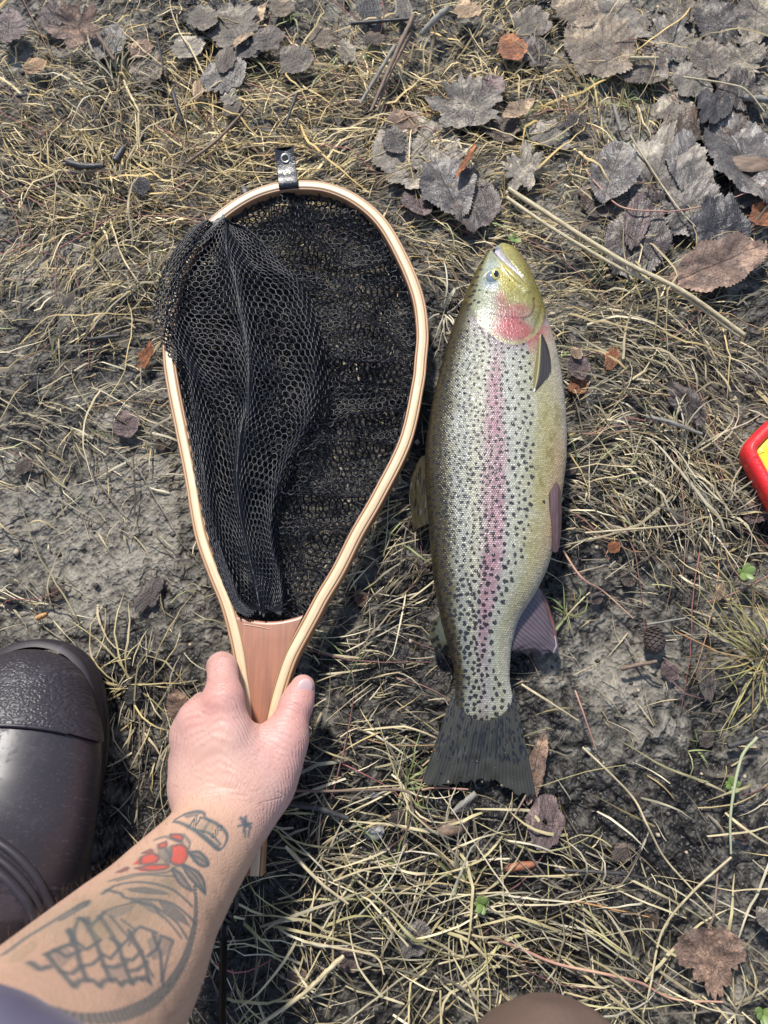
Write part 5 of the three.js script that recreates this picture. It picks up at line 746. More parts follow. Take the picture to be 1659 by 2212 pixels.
  // fine hair standing along the forearm
  {
    const R = rngOf(77), hm = new Mesher(false), cnt = pos.length / 3;
    for (let k = 0; k < 2600; k++) {
      const v = Math.floor(R() * cnt), p = new THREE.Vector3(pos[v * 3], pos[v * 3 + 1], pos[v * 3 + 2]), nn = new THREE.Vector3(nor[v * 3], nor[v * 3 + 1], nor[v * 3 + 2]), [s, a] = onArm(p.x, p.y, p.z);
      if (s < -0.035 || s > 0.25 || Math.abs(a) > 1.9) continue;
      const t1 = nn.clone().multiplyScalar(0.5).addScaledVector(AX, -0.55).addScaledVector(SIDE, (R() - 0.5) * 1.1).normalize(), L = 0.004 + R() * 0.007, q = p.clone().addScaledVector(t1, L * 0.6).addScaledVector(nn, 0.0004), e = p.clone().addScaledVector(t1, L).addScaledVector(AX, -L * 0.35), w = new THREE.Vector3().crossVectors(t1, nn).normalize().multiplyScalar(0.00004);
      const a0 = hm.v(p.clone().add(w), nn, 0, 0), a1 = hm.v(p.clone().sub(w), nn, 0, 0), b0 = hm.v(q.clone().add(w), nn, 0, 0), b1 = hm.v(q.clone().sub(w), nn, 0, 0), c0 = hm.v(e, nn, 0, 0); hm.quad(a0, a1, b1, b0); hm.i.push(b0, c0, b1);
    }
    const h = part('arm_hair', hm.build(), std({ color: lin(0.16, 0.085, 0.045), roughness: 0.6 }), arm); h.userData.kind = 'stuff';
  }
  // jacket cuff pushed up the forearm
  {
    const cloth = phys({ color: lin(0.085, 0.075, 0.115), roughness: 0.55, sheen: 0.4, sheenColor: lin(0.6, 0.6, 0.7) });
    const cut = 0.272;
    const cuff = gridGeo(26, 64, (r, c) => { const a = c / 64 * Math.PI * 2, s = cut + r * 0.008 + 0.010 * Math.cos(a + 0.4), base = A0.clone().addScaledVector(AX, s), d = OUT.clone().multiplyScalar(Math.cos(a)).addScaledVector(SIDE, Math.sin(a)); let rr = 0.02; for (let k = 0; k < 60; k++) { const p = base.clone().addScaledVector(d, rr), q = sdf(p.x, p.y, p.z); if (q > -0.0004) break; rr += Math.max(0.0006, -q * 0.8); } rr += [0.001, 0.006, 0.0085, 0.009, 0.0075, 0.0065][Math.min(r, 5)] + 0.0022 * n3(Math.cos(a) * 2, Math.sin(a) * 2, r * 0.5); const p = base.addScaledVector(d, rr); return [p.x, p.y, p.z, a, r * 0.05]; }, true);
    part('jacket_cuff', cuff, cloth, person, 'grey violet jacket cuff at the elbow end of the forearm');
  }

  // ---- left boot: dark brown moulded rubber
  const rubberBump = dataTex(512, ((f, c) => (x, y) => { const k = f[y * 512 + x], h = clamp(0.55 + 0.45 * Math.tanh(Math.abs(k) * 6 - 0.8) + c[y * 512 + x] * 0.06) * 255; return [h, h, h]; })(field(512, [[6, 0.7], [3.4, 0.4]], 81), field(512, [[2, 1]], 82)));
  const dust = dataTex(1024, ((f, g2, h2) => (x, y) => { const o = y * 1024 + x, k = sstep(0.25, 0.7, f[o] + g2[o] * 0.5), d = sstep(0.8, 1.1, h2[o] + 0.3) * 0.5; return [0, 1, 2].map((q) => toS([0.026, 0.0205, 0.0255][q] + k * [0.022, 0.020, 0.024][q] + d * 0.06)); })(field(1024, [[150, 0.5], [60, 0.4]], 83), field(1024, [[20, 0.5], [9, 0.4]], 84), field(1024, [[4, 0.7], [2, 0.6]], 85)), true);
  const rough = dataTex(1024, ((f, g2) => (x, y) => { const o = y * 1024 + x, h = clamp(0.40 + 0.14 * sstep(-0.1, 0.6, f[o] + g2[o] * 0.6)) * 255; return [h, h, h]; })(field(1024, [[120, 0.6], [40, 0.4]], 86), field(1024, [[14, 0.5], [6, 0.4]], 87)));
  const rubber = phys({ map: dust, roughnessMap: rough, roughness: 1, specularIntensity: 1 }), pebbled = phys({ map: dust, roughness: 0.42, bumpMap: rubberBump, bumpScale: 0.0006, specularIntensity: 1 }), soleM = phys({ map: dust, roughness: 0.55, color: lin(0.8, 0.75, 0.72) });
  const O = at(98, 1390, 0.014); O.y = 0;                           // toe tip on the ground; +z runs back to the heel
  const yaw = 0.03, cy = Math.cos(yaw), sy2 = Math.sin(yaw), W = (x, y, z) => [O.x + x * cy + z * sy2, y, O.z - x * sy2 + z * cy], L = (X, Z) => { const x = X - O.x, z = Z - O.z; return [x * cy - z * sy2, x * sy2 + z * cy]; };
  const FB = [[0, 0.041, 0.047, 0.0365], [0.001, 0.049, 0.085, 0.0415], [0.001, 0.057, 0.125, 0.0440], [-0.002, 0.074, 0.165, 0.0490], [-0.008, 0.105, 0.198, 0.0540], [-0.016, 0.160, 0.222, 0.0560], [-0.030, 0.270, 0.245, 0.0600], [-0.045, 0.370, 0.262, 0.0640]];
  const footSdf = (X, Y, Z) => { const [x, z] = L(X, Z); p3[0] = x / 1.27; p3[1] = Y; p3[2] = z; let d = 1; for (let k = 0; k < FB.length - 1; k++) d = smin(d, cone(p3, FB[k][0], FB[k][1], FB[k][2], FB[k + 1][0], FB[k + 1][1], FB[k + 1][2], FB[k][3], FB[k + 1][3]), 0.03); d = smin(d, cone(p3, 0, 0.045, 0.19, -0.004, 0.05, 0.245, 0.038, 0.04), 0.03); return Math.max(d, 0.018 - Y); };
  const flo = new THREE.Vector3(O.x - 0.16, 0.004, O.z - 0.01), fhi = new THREE.Vector3(O.x + 0.12, 0.44, O.z + 0.36);
  const toGeo = ({ P, N, idx }, keep) => { const g = new THREE.BufferGeometry(), u = []; for (let i = 0; i < P.length; i += 3) u.push(P[i] * 5 + P[i + 1] * 1.3, P[i + 2] * 5 + P[i + 1] * 1.1); g.setAttribute('position', new THREE.Float32BufferAttribute(P, 3)); g.setAttribute('normal', new THREE.Float32BufferAttribute(N, 3)); g.setAttribute('uv', new THREE.Float32BufferAttribute(u, 2)); let ix = idx; if (keep) { ix = []; for (let k = 0; k < idx.length; k += 3) if (keep(idx[k]) && keep(idx[k + 1]) && keep(idx[k + 2])) ix.push(idx[k], idx[k + 1], idx[k + 2]); } g.setIndex(Array.from(ix)); return g; };
  const boot = new THREE.Group(); boot.name = 'rubber_boot'; boot.userData.label = 'dark brown rubber boot with a pebbled toe cap, on the left foot'; person.add(boot);
  part('upper', toGeo(skinOf(footSdf, flo, fhi, 0.004)), rubber, boot);
  {                                                                 // toe cap: a second skin 2 mm proud, its rear edge curved over the toes and finished with a bead
    const seam = (x) => 0.070 + 2.2 * x * x + 60 * Math.max(0, Math.abs(x) - 0.03) ** 3;
    const off = (X, Y, Z) => footSdf(X, Y, Z) - 0.0020, sk = skinOf(off, flo, new THREE.Vector3(fhi.x, 0.12, O.z + 0.16), 0.003);
    const f = (v) => { const [x, z] = L(sk.P[v * 3], sk.P[v * 3 + 2]); return Math.max(z - seam(x), (0.026 - sk.P[v * 3 + 1])); };
    const Pc = Array.from(sk.P), Nc = Array.from(sk.N), out = [], mid = new Map();
    const cut = (a, b, fa, fb) => { const k = a < b ? a + '_' + b : b + '_' + a; if (!mid.has(k)) { const t = fa / (fa - fb); mid.set(k, Pc.length / 3); for (let q = 0; q < 3; q++) { Pc.push(lerp(sk.P[a * 3 + q], sk.P[b * 3 + q], t)); Nc.push(lerp(sk.N[a * 3 + q], sk.N[b * 3 + q], t)); } } return mid.get(k); };
    for (let k = 0; k < sk.idx.length; k += 3) { const t = [sk.idx[k], sk.idx[k + 1], sk.idx[k + 2]], fv = t.map(f), poly = []; for (let q = 0; q < 3; q++) { const a = t[q], b = t[(q + 1) % 3], fa = fv[q], fb = fv[(q + 1) % 3]; if (fa < 0) poly.push(a); if (fa < 0 !== fb < 0) poly.push(cut(a, b, fa, fb)); } for (let q = 1; q < poly.length - 1; q++) out.push(poly[0], poly[q], poly[q + 1]); }
    const cap = part('toe_cap', toGeo({ P: Pc, N: Nc, idx: out }), pebbled, boot, 'pebbled toe cap');
    const bead = []; for (let k = -30; k <= 30; k++) { const x = k / 30 * 0.052, [X, , Z] = W(x, 0, seam(x)); let y = 0.14; for (let i = 0; i < 90; i++) { const q = off(X, y, Z); if (q < 0.0002 || y < 0.028) break; y -= Math.max(0.0004, q * 0.6); } if (y > 0.028) bead.push(new THREE.Vector3(X, y - 0.0006, Z)); }
    part('seam_bead', new THREE.TubeGeometry(curve(bead), 120, 0.0015, 8), rubber, boot);
  }
  {                                                                 // sole and side band with a raised welt
    const half = [[0.000, 0.000], [0.003, 0.018], [0.010, 0.032], [0.022, 0.043], [0.040, 0.0505], [0.065, 0.0555], [0.095, 0.0565], [0.125, 0.0530], [0.160, 0.0465], [0.195, 0.0420], [0.225, 0.0410], [0.255, 0.0390], [0.275, 0.0310], [0.285, 0.0180], [0.288, 0]];
    const ringPts = [...half.map(([z, x]) => new THREE.Vector3(x, 0, z)), ...half.slice(1, -1).reverse().map(([z, x]) => new THREE.Vector3(-x, 0, z))], rc = curve(ringPts, true), prof = [[-0.004, 0.002], [0.0010, 0.004], [0.0012, 0.011], [0.0030, 0.0125], [0.0032, 0.0165], [0.0012, 0.0175], [0.0008, 0.0300], [-0.0014, 0.0335], [-0.006, 0.0345]], cols = 220;
    const g = gridGeo(prof.length, cols, (r, c) => { const t = c / cols, p = rc.getPoint(t), T = rc.getTangent(t), nx = T.z, nz = -T.x, s = nx * p.x + nz * (p.z - 0.14) > 0 ? 1 : -1, w = W(p.x + nx * s * prof[r][0], prof[r][1] + 0.004 * Math.exp(-p.z / 0.03) * (r > 0 ? 1 : 0.3), p.z + nz * s * prof[r][0]); return [w[0], w[1], w[2], t * 6, prof[r][1] * 6]; }, true);
    part('sole', g, soleM, boot, 'side band and sole with a raised welt');
  }
  for (const [off, rr] of [[0, 0.0034], [0.0085, 0.0030], [0.016, 0.0036]]) { // ribs round the ankle
    const c0 = W(-0.010, 0.105, 0.200), ax = new THREE.Vector3(-0.10, 0.80, 0.28).normalize(), cen = new THREE.Vector3(...c0).addScaledVector(ax, off), e1 = new THREE.Vector3(1, 0, 0).addScaledVector(ax, -ax.x).normalize(), e2 = new THREE.Vector3().crossVectors(ax, e1), pts = [];
    for (let k = 0; k < 72; k++) { const a = k / 72 * Math.PI * 2, d = e1.clone().multiplyScalar(Math.cos(a)).addScaledVector(e2, Math.sin(a)); let r = 0.03; for (let i = 0; i < 60; i++) { const p = cen.clone().addScaledVector(d, r), q = footSdf(p.x, p.y, p.z); if (q > -0.0003) break; r += Math.max(0.0005, -q * 0.7); } pts.push(cen.clone().addScaledVector(d, Math.min(r, 0.12))); }
    part('ankle_rib', new THREE.TubeGeometry(curve(pts, true), 200, rr, 8, true), rubber, boot);
  }
  {                                                                 // mould line down the vamp
    const pts = []; for (let k = 0; k < 40; k++) { const z = 0.076 + k * 0.0030, [X, , Z] = W(-0.012 - 0.018 * (k / 40) ** 2, 0, z); let y = 0.16; for (let i = 0; i < 80; i++) { const q = footSdf(X, y, Z); if (q < 0.0002) break; y -= Math.max(0.0004, q * 0.7); } pts.push(new THREE.Vector3(X, y, Z)); }
    part('mould_line', new THREE.TubeGeometry(curve(pts), 90, 0.0006, 6), rubber, boot);
  }
  // ---- right knee in brown wader rubber, bent below the camera
  {
    const K = at(1190, 2398, 0.20), shin = at(1260, 2330, 0.05), thigh = K.clone().add(new THREE.Vector3(0.05, 0.10, 0.34));
    const ks = (x, y, z) => { p3[0] = x; p3[1] = y; p3[2] = z; let d = cone(p3, K.x, K.y, K.z, shin.x, shin.y, shin.z + 0.06, 0.045, 0.044); d = smin(d, cone(p3, K.x, K.y, K.z, thigh.x, thigh.y, thigh.z, 0.045, 0.070), 0.03); return d + 0.0016 * n3(x * 26, y * 26, z * 26); };
    const sk = skinOf(ks, new THREE.Vector3(K.x - 0.1, 0.0, K.z - 0.08), new THREE.Vector3(thigh.x + 0.1, thigh.y + 0.1, thigh.z + 0.1), 0.005);
    part('wader_knee', toGeo(sk), phys({ color: lin(0.125, 0.082, 0.064), roughness: 0.5, bumpMap: rubberBump, bumpScale: 0.0002 }), person, 'smooth brown wader covering the bent right knee');
  }
}

// ---------------------------------------------------------------- fallen leaves, twigs, stalks and small finds
const leafKinds = {
  maple: [[0, -1.0], [0.10, -0.72], [0.20, -0.80], [0.22, -0.62], [0.42, -0.70], [0.40, -0.54], [0.34, -0.36], [0.50, -0.40], [0.62, -0.52], [0.70, -0.42], [0.92, -0.40], [0.80, -0.24], [0.88, -0.12], [0.66, -0.02], [0.52, 0.08], [0.66, 0.16], [0.60, 0.26], [0.70, 0.38], [0.46, 0.40], [0.34, 0.46], [0.16, 0.40], [0.05, 0.34]],
  broad: [[0, -1.0], [0.16, -0.84], [0.30, -0.70], [0.42, -0.5], [0.52, -0.28], [0.56, -0.05], [0.55, 0.18], [0.47, 0.42], [0.33, 0.66], [0.16, 0.86], [0.05, 0.94]],
  narrow: [[0, -1.0], [0.09, -0.8], [0.17, -0.55], [0.22, -0.28], [0.24, 0.0], [0.22, 0.3], [0.17, 0.58], [0.09, 0.82], [0.02, 0.97]],
  cordate: [[0, 1.0], [0.07, 0.80], [0.15, 0.86], [0.18, 0.58], [0.34, 0.62], [0.42, 0.44], [0.40, 0.22], [0.56, 0.30], [0.66, 0.12], [0.74, -0.08], [0.74, -0.30], [0.64, -0.52], [0.46, -0.66], [0.26, -0.74], [0.08, -0.70]],
};
const leafTex = (() => {
  const make = (seed, kind) => {
    const N = 512, a = field(N, [[128, 0.5], [50, 0.5], [22, 0.3]], seed), b = field(N, [[9, 0.5], [4, 0.5], [2, 0.3]], seed + 1), [c, g] = newCanvas(N, N, '#000');
    g.lineCap = 'round';
    const vein = (x0, y0, x1, y1, w, sub) => { g.strokeStyle = 'rgba(255,255,255,0.9)'; g.lineWidth = w; g.beginPath(); g.moveTo(x0, y0); g.quadraticCurveTo((x0 + x1) / 2 + (y1 - y0) * 0.04, (y0 + y1) / 2, x1, y1); g.stroke(); if (sub) { const L = Math.hypot(x1 - x0, y1 - y0), an = Math.atan2(y1 - y0, x1 - x0); for (let k = 1; k < 8; k++) for (const s of [-1, 1]) { const t = k / 8, l = L * 0.42 * (1.05 - t); vein(lerp(x0, x1, t), lerp(y0, y1, t), lerp(x0, x1, t) + Math.cos(an + s * 0.8) * l, lerp(y0, y1, t) + Math.sin(an + s * 0.8) * l, w * 0.45, sub - 1); } } };
    if (kind === 'palm') for (const an of [-0.0, -0.75, 0.75, -1.65, 1.65]) vein(256, 350, 256 + Math.sin(an) * 235, 350 - Math.cos(an) * 330, 5, 2);
    else vein(256, 500, 256, 12, 5, 2);
    const v = g.getImageData(0, 0, N, N).data;
    const map = dataTex(N, (x, y) => { const o = y * N + x, k = v[((N - 1 - y) * N + x) * 4] / 255, mud = sstep(0.15, 0.7, a[o] + b[o] * 0.35), f = 0.62 + a[o] * 0.22 + b[o] * 0.16 - k * 0.16; return [lerp(f, 0.92 + b[o] * 0.12, mud * 0.6), lerp(f * 0.96, 0.90 + b[o] * 0.12, mud * 0.6), lerp(f * 0.93, 0.84 + b[o] * 0.12, mud * 0.6)].map((q) => clamp(q) * 255); }, true);
    const bump = dataTex(N, (x, y) => { const o = y * N + x, k = v[((N - 1 - y) * N + x) * 4] / 255, h = clamp(0.5 + a[o] * 0.2 + b[o] * 0.2 + k * 0.3) * 255; return [h, h, h]; });
    return [map, bump];
  };
  return { palm: make(91, 'palm'), pin: make(93, 'pin') };
})();
const TINT = { grey: [0.205, 0.188, 0.158], pale: [0.29, 0.265, 0.215], slate: [0.128, 0.120, 0.112], dark: [0.085, 0.070, 0.062], brown: [0.20, 0.135, 0.098], rust: [0.29, 0.115, 0.045], tan: [0.34, 0.255, 0.165], plum: [0.125, 0.088, 0.084], black: [0.035, 0.033, 0.036] };
const leafMat = {}; const leafMaterial = (tex, tint, v = 0) => leafMat[tex + tint + v] ??= phys({ map: leafTex[tex][0], bumpMap: leafTex[tex][1], bumpScale: 0.0012, color: lin(...TINT[tint].map((q, i) => q * 2.5 * [[1, 1, 1], [0.72, 0.68, 0.64], [1.22, 1.2, 1.12], [1.0, 0.88, 0.74]][v][i])), roughness: tint === 'dark' || tint === 'black' || tint === 'plum' || tint === 'slate' ? 0.42 : 0.58 });
// a leaf: outline in leaf units, ragged teeth, bent and curled sheet 0.5 mm thick, two-sided
function leafGeo(kind, seed, { curl = 0.15, bend = 0.15, torn = 0, hole = false, fold = 0 } = {}) {
  const R = rngOf(seed * 77 + 5), half = leafKinds[kind], out = [...half.map(([x, y]) => [x, y]), ...half.slice(1).reverse().map(([x, y]) => [-x * (0.92 + R() * 0.16), y])], pts = [];
  for (let k = 0; k < out.length; k++) { const a = out[k], b = out[(k + 1) % out.length], m = kind === 'maple' || kind === 'cordate' ? 3 : 6; for (let i = 0; i < m; i++) { const t = i / m, s = 1 + (i % 2 ? 0.035 : -0.02) + (R() - 0.5) * 0.05; pts.push([lerp(a[0], b[0], t) * s, lerp(a[1], b[1], t) * s]); } }
  const cx = 0, cy = kind === 'cordate' ? -0.15 : kind === 'maple' ? -0.1 : 0, ph = R() * 40, tearA = R() * 6.28, rings = 7, n = pts.length;
  const sh = pts.map(([x, y]) => { const a = Math.atan2(y - cy, x - cx); let f = 1 + 0.10 * n2(Math.cos(a) * 1.3 + ph, Math.sin(a) * 1.3); if (torn) { const d = Math.cos(a - tearA); f *= 1 - torn * sstep(0.2, 0.75, d) * (0.75 + 0.5 * n2(a * 3 + ph, ph)); f *= 1 - torn * 0.35 * sstep(0.55, 0.8, n2(a * 2.2 + ph, 9)); } return [cx + (x - cx) * f, cy + (y - cy) * f]; });
  const yOf = (x, y) => { const r2 = x * x + y * y; let h = curl * (r2 * 0.5) + bend * y * Math.abs(y) * 0.5 * Math.sin(ph) + 0.09 * n2(x * 1.6 + ph, y * 1.6) + 0.035 * n2(x * 5 + ph, y * 5) - 0.05 * Math.exp(-Math.abs(x) * 9); if (fold) h += fold * Math.max(0, x * Math.cos(ph) + y * Math.sin(ph) - 0.12); return h; };
  const P = [], U = [], idx = [], put = (x, y, s) => { P.push(x, yOf(x, y) + s, y); U.push(x * 0.5 + 0.5, 0.5 - y * 0.5); };
  for (const s of [0.004, -0.004]) { const base = P.length / 3; if (!hole) put(cx, cy, s); for (let r = hole ? 2 : 1; r <= rings; r++) for (let k = 0; k < n; k++) { const t = hole ? lerp(0.15, 1, (r - 2) / (rings - 2)) : r / rings, j = hole && r === 2 ? 1 + 0.45 * n2(k * 0.25, ph) : 1; put(lerp(cx, sh[k][0], t * j), lerp(cy, sh[k][1], t * j), s); }
    const o = base + (hole ? 0 : 1), R2 = hole ? rings - 1 : rings; const tri = (a, b, c) => s > 0 ? idx.push(a, b, c) : idx.push(a, c, b);
    if (!hole) for (let k = 0; k < n; k++) tri(base, o + (k + 1) % n, o + k);
    for (let r = 0; r < R2 - 1; r++) for (let k = 0; k < n; k++) { const a = o + r * n + k, b = o + r * n + (k + 1) % n, c = a + n, d = b + n; tri(a, b, c); tri(b, d, c); } }
  const g = new THREE.BufferGeometry(); g.setAttribute('position', new THREE.Float32BufferAttribute(P, 3)); g.setAttribute('uv', new THREE.Float32BufferAttribute(U, 2)); g.setIndex(idx); g.computeVertexNormals();
  if (g.attributes.normal.getY(0) < 0) { const i = g.index.array; for (let k = 0; k < i.length; k += 3) { const t = i[k]; i[k] = i[k + 1]; i[k + 1] = t; } g.computeVertexNormals(); }
  return g;
}
let leafSeed = 100, TR = 0; const R9 = rngOf(909);
// u, v, length and width in survey units, turn (0: tip away from the camera), kind, tint
function leaf(u, v, len, wid, turn, kind, tint, label, group, o = {}) {
  const seed = leafSeed++, h = o.h ?? 0.007 + R9() * 0.006, p = at(u, v, h), sc = unit(u, v, 0.01), fs = 1 / Math.cos(Math.atan2(-p.z, H - h)), g = leafGeo(kind, seed, o), s = len * sc / 2, wk = { maple: 0.92, broad: 0.56, narrow: 0.24, cordate: 0.74 }[kind];
  const sx = wid * sc / 2 / wk; g.scale(sx, Math.min(s, sx) * (o.lift ?? 0.8), s * (o.keep ? 1 : lerp(1, fs, 0.6)));
  const grp = new THREE.Group(); grp.name = numbered('dead_leaf'); grp.userData = { label, category: 'leaf' }; if (group) grp.userData.group = group;
  grp.position.set(p.x, Math.max(gh(p.x, p.z), -0.004) + h, p.z); grp.rotation.set((o.tx ?? (R9() - 0.5) * 0.22), turn, (o.tz ?? (R9() - 0.5) * 0.22)); scene.add(grp);
  part('blade', g, leafMaterial(kind === 'maple' || kind === 'cordate' ? 'palm' : 'pin', tint, group ? seed % 4 : 0), grp);
  if (o.stem) part('stalk', stick([[0, 0.001, (kind === 'cordate' ? -0.7 : 0.36) * s], [o.stem[0] * 0.4 * s, 0.004, (kind === 'cordate' ? -1.1 : 0.8) * s], [o.stem[0] * s, 0.003, o.stem[1] * s]].map((q) => new THREE.Vector3(...q)), [0.0009, 0.0007], 6), std({ color: lin(...TINT[tint].map((q) => q * 1.2)), roughness: 0.6 }), grp);
  return grp;
}
const MARKS = [[1108, 96, 'the rusty leaf'], [1390, 122, 'the pale stick'], [1650, 210, 'the thick grey stick'], [1335, 248, 'the grey-blue peg'], [1606, 332, 'the bark chip'], [1420, 388, 'the largest purple-grey leaf'], [1010, 232, 'the star-shaped leaf'], [1137, 362, 'the lobed pale leaf'], [905, 320, 'the wide muddy leaf'], [1378, 512, 'the smooth dark leaf'], [1556, 566, 'the large veined leaf'], [1120, 230, 'the tan curled leaf'], [1500, 165, 'the arching pale stem'], [168, 60, 'the curled brown maple leaf'], [232, 88, 'the blue-grey leaf'], [615, 330, 'the leather tab'], [845, 130, 'the long straight twig'], [825, 38, 'the crosswise dark stick'], [938, 42, 'the stout grey stick'], [380, 224, 'the blackened stick'], [343, 104, 'the forked twig'], [627, 234, 'the short dark twig'], [470, 290, 'the slender brown twig'], [290, 172, 'the bright green blade'], [200, 350, 'the charred stick'], [330, 680, 'the net lobe'], [270, 912, 'the oval plum leaf'], [322, 1285, 'the torn dark leaf'], [98, 1400, 'the boot toe'], [430, 1500, 'the knuckles'], [1180, 1390, 'the anal fin'], [1415, 1382, 'the seed cone'], [1180, 1778, 'the holed leaf'], [1540, 2072, 'the stalked brown leaf'], [1190, 2180, 'the knee'], [486, 1960, 'the knotted cord'], [1640, 1000, 'the red tray'], [1206, 1120, 'the pelvic fin'], [1170, 790, 'the pectoral fin'], [868, 1800, 'the hooked stem'], [1487, 868, 'the brown oval leaf'], [1652, 1420, 'the green tuft'], [700, 1250, 'the right bar of the hoop'], [1050, 1700, 'the tail fin'], [1577, 1697, 'the round-leaved seedling'], [740, 2070, 'the pale bent twig']];
const told = {};
const describe = (u, v, len, wid, kind, tint, torn) => { const m = MARKS.map(([a, b, n]) => [Math.hypot(u - a, v - b), n]).sort((a, b) => a[0] - b[0]), look = (torn > 0.38 ? 'torn ' : '') + ({ grey: 'grey', pale: 'pale grey', slate: 'slate', dark: 'dark brown', plum: 'plum', brown: 'brown', tan: 'tan', black: 'blackened', rust: 'rusty' })[tint] + ({ maple: ' lobed leaf', broad: wid > len * 1.25 ? ' wide leaf' : ' leaf', narrow: ' narrow leaf' })[kind]; for (let j = 1; j < 5; j++) { const l = look + ' between ' + m[0][1] + ' and ' + m[j][1]; if (!told[l]) { told[l] = 1; return l; } } return look + ' beside ' + m[0][1]; };
const UR = 'grey leaves layered in the leaf litter beyond the trout', UL = 'leaves scattered beyond the crown of the net', MD = 'leaf scraps pressed into the mud';
// --- leaves that can be told apart
leaf(168, 60, 110, 118, 0.5, 'maple', 'brown', 'curled brown maple leaf with a rusty hollow, farthest from the boot', null, { curl: 0.7, h: 0.02, tx: 0.25 });
leaf(232, 88, 86, 80, -0.3, 'broad', 'slate', 'blue-grey flat leaf tucked under the curled brown maple leaf', null, {});
leaf(1010, 232, 159, 183, 0.15, 'maple', 'grey', 'star-shaped grey maple leaf lying on top of the leaf cluster beyond the fish', null, { curl: 0.25, h: 0.016 });
leaf(1048, 190, 98, 78, -0.6, 'broad', 'plum', 'dark plum leaf behind the star-shaped grey maple leaf', null, { h: 0.010 });
leaf(905, 320, 183, 232, 0.9, 'broad', 'pale', 'wide mud-coated pale leaf at the base of the leaf cluster', null, { h: 0.006, torn: 0.2 });
leaf(950, 352, 183, 159, -0.5, 'maple', 'pale', 'pale grey crumpled leaf between the wide mud-coated leaf and the fish snout', null, { torn: 0.3 });
leaf(968, 398, 146, 117, 0.35, 'broad', 'slate', 'grey-purple leaf with a rusty upright edge beside the leaf cluster', null, { fold: 0.5, h: 0.012 });
leaf(1008, 345, 85, 32, -0.45, 'narrow', 'rust', 'rust-orange upright sliver of leaf at the edge of the leaf cluster', null, { h: 0.02, tz: 0.9 });
leaf(1026, 436, 102, 149, 1.35, 'broad', 'dark', 'dark folded leaf with orange scraps nearest the fish snout', null, { fold: 0.35, h: 0.010 });
leaf(906, 425, 85, 76, 0.2, 'broad', 'plum', 'purple-grey leaf half under the leaf cluster on the net side', null, {});
leaf(1137, 362, 96, 142, 1.25, 'maple', 'pale', 'lobed pale grey leaf at the upper end of the long straw stalk', null, { curl: 0.2, h: 0.014 });
leaf(1120, 230, 70, 44, -1.0, 'broad', 'tan', 'tan curled leaf above the lobed pale grey leaf', null, { curl: 0.5, h: 0.018 });
leaf(1108, 96, 60, 66, 0.4, 'broad', 'rust', 'rusty orange-brown leaf in the grass behind the star-shaped leaf', null, { h: 0.014 });
leaf(1325, 370, 154, 110, -0.35, 'broad', 'slate', 'smooth blue-grey leaf crossed by a straw stem in the leaf litter', null, { h: 0.010 });
leaf(1420, 388, 264, 252, 0.7, 'broad', 'grey', 'largest mud-splashed purple-grey leaf in the middle of the leaf litter', null, { torn: 0.25, h: 0.006 });
leaf(1484, 338, 72, 146, 1.5, 'broad', 'slate', 'dark serrated leaf lying across the largest purple-grey leaf', null, { h: 0.014 });
leaf(1606, 332, 228, 168, 0.25, 'broad', 'slate', 'big serrated slate leaf with a chip of bark lying on it', null, { h: 0.010, curl: 0.05 });
leaf(1378, 512, 134, 187, 1.2, 'broad', 'dark', 'smooth dark grey leaf touching the long straw stalk', null, { h: 0.010, curl: 0.05 });
leaf(1376, 470, 48, 134, 1.35, 'narrow', 'plum', 'reddish brown rolled leaf edge above the smooth dark leaf', null, { curl: 0.6, h: 0.014 });
leaf(1556, 492, 120, 168, 1.4, 'broad', 'black', 'blackened wet leaf between the slate leaf and the large veined leaf', null, { torn: 0.3 });
leaf(1556, 566, 250, 116, -1.15, 'broad', 'brown', 'large brown-grey pointed leaf with straight veins and a saw edge', null, { h: 0.016, curl: 0.12, lift: 0.5, keep: true });
leaf(1650, 458, 53, 55, 0.4, 'broad', 'rust', 'rust-purple leaf beside the wet black leaf', null, { h: 0.012 });
leaf(1252, 788, 62, 50, 0.2, 'broad', 'plum', 'folded plum and rust leaf beside the trout pectoral fin', null, { fold: 0.5, h: 0.014 });
leaf(1246, 760, 34, 26, 0.5, 'broad', 'tan', 'small tan scrap against the folded plum leaf', null, { curl: 0.5, h: 0.016 });
leaf(1250, 826, 50, 48, 0.6, 'broad', 'rust', 'dark rusty scrap below the folded plum leaf', null, { torn: 0.3 });
leaf(1322, 770, 34, 64, 1.3, 'broad', 'rust', 'torn rust-orange leaf in the grass to the right of the plum leaf', null, { torn: 0.4, h: 0.012 });
leaf(1487, 868, 116, 56, 0.62, 'broad', 'dark', 'dark brown oval leaf standing in the grass above the red tray', null, { h: 0.014, tz: 0.5 });
leaf(1640, 1098, 60, 74, 0.8, 'broad', 'plum', 'purple-brown leaf under the lower side of the red tray', null, {});
leaf(270, 912, 70, 62, 0.5, 'broad', 'plum', 'purple-grey oval leaf on the mud left of the net', null, { h: 0.010 });
leaf(316, 768, 40, 78, 1.25, 'maple', 'rust', 'curled rust-brown leaf touching the left bar of the hoop', null, { curl: 0.9, h: 0.014 });
leaf(322, 1285, 60, 92, 1.1, 'broad', 'dark', 'torn dark plum leaf lying on bare mud above the boot', null, { torn: 0.35, h: 0.006 });
leaf(385, 1528, 90, 50, 0.35, 'broad', 'brown', 'brown and tan leaf beside the knuckles', null, { h: 0.012, curl: 0.4 });
leaf(1160, 1660, 168, 42, -0.30, 'narrow', 'brown', 'long narrow pinkish brown leaf under the tail fin', null, { h: 0.007, curl: 0.1, stem: [-0.35, 1.5] });
leaf(1180, 1778, 84, 116, 1.4, 'broad', 'plum', 'dark reddish leaf with a hole below the tail fin', null, { hole: true, h: 0.010 });
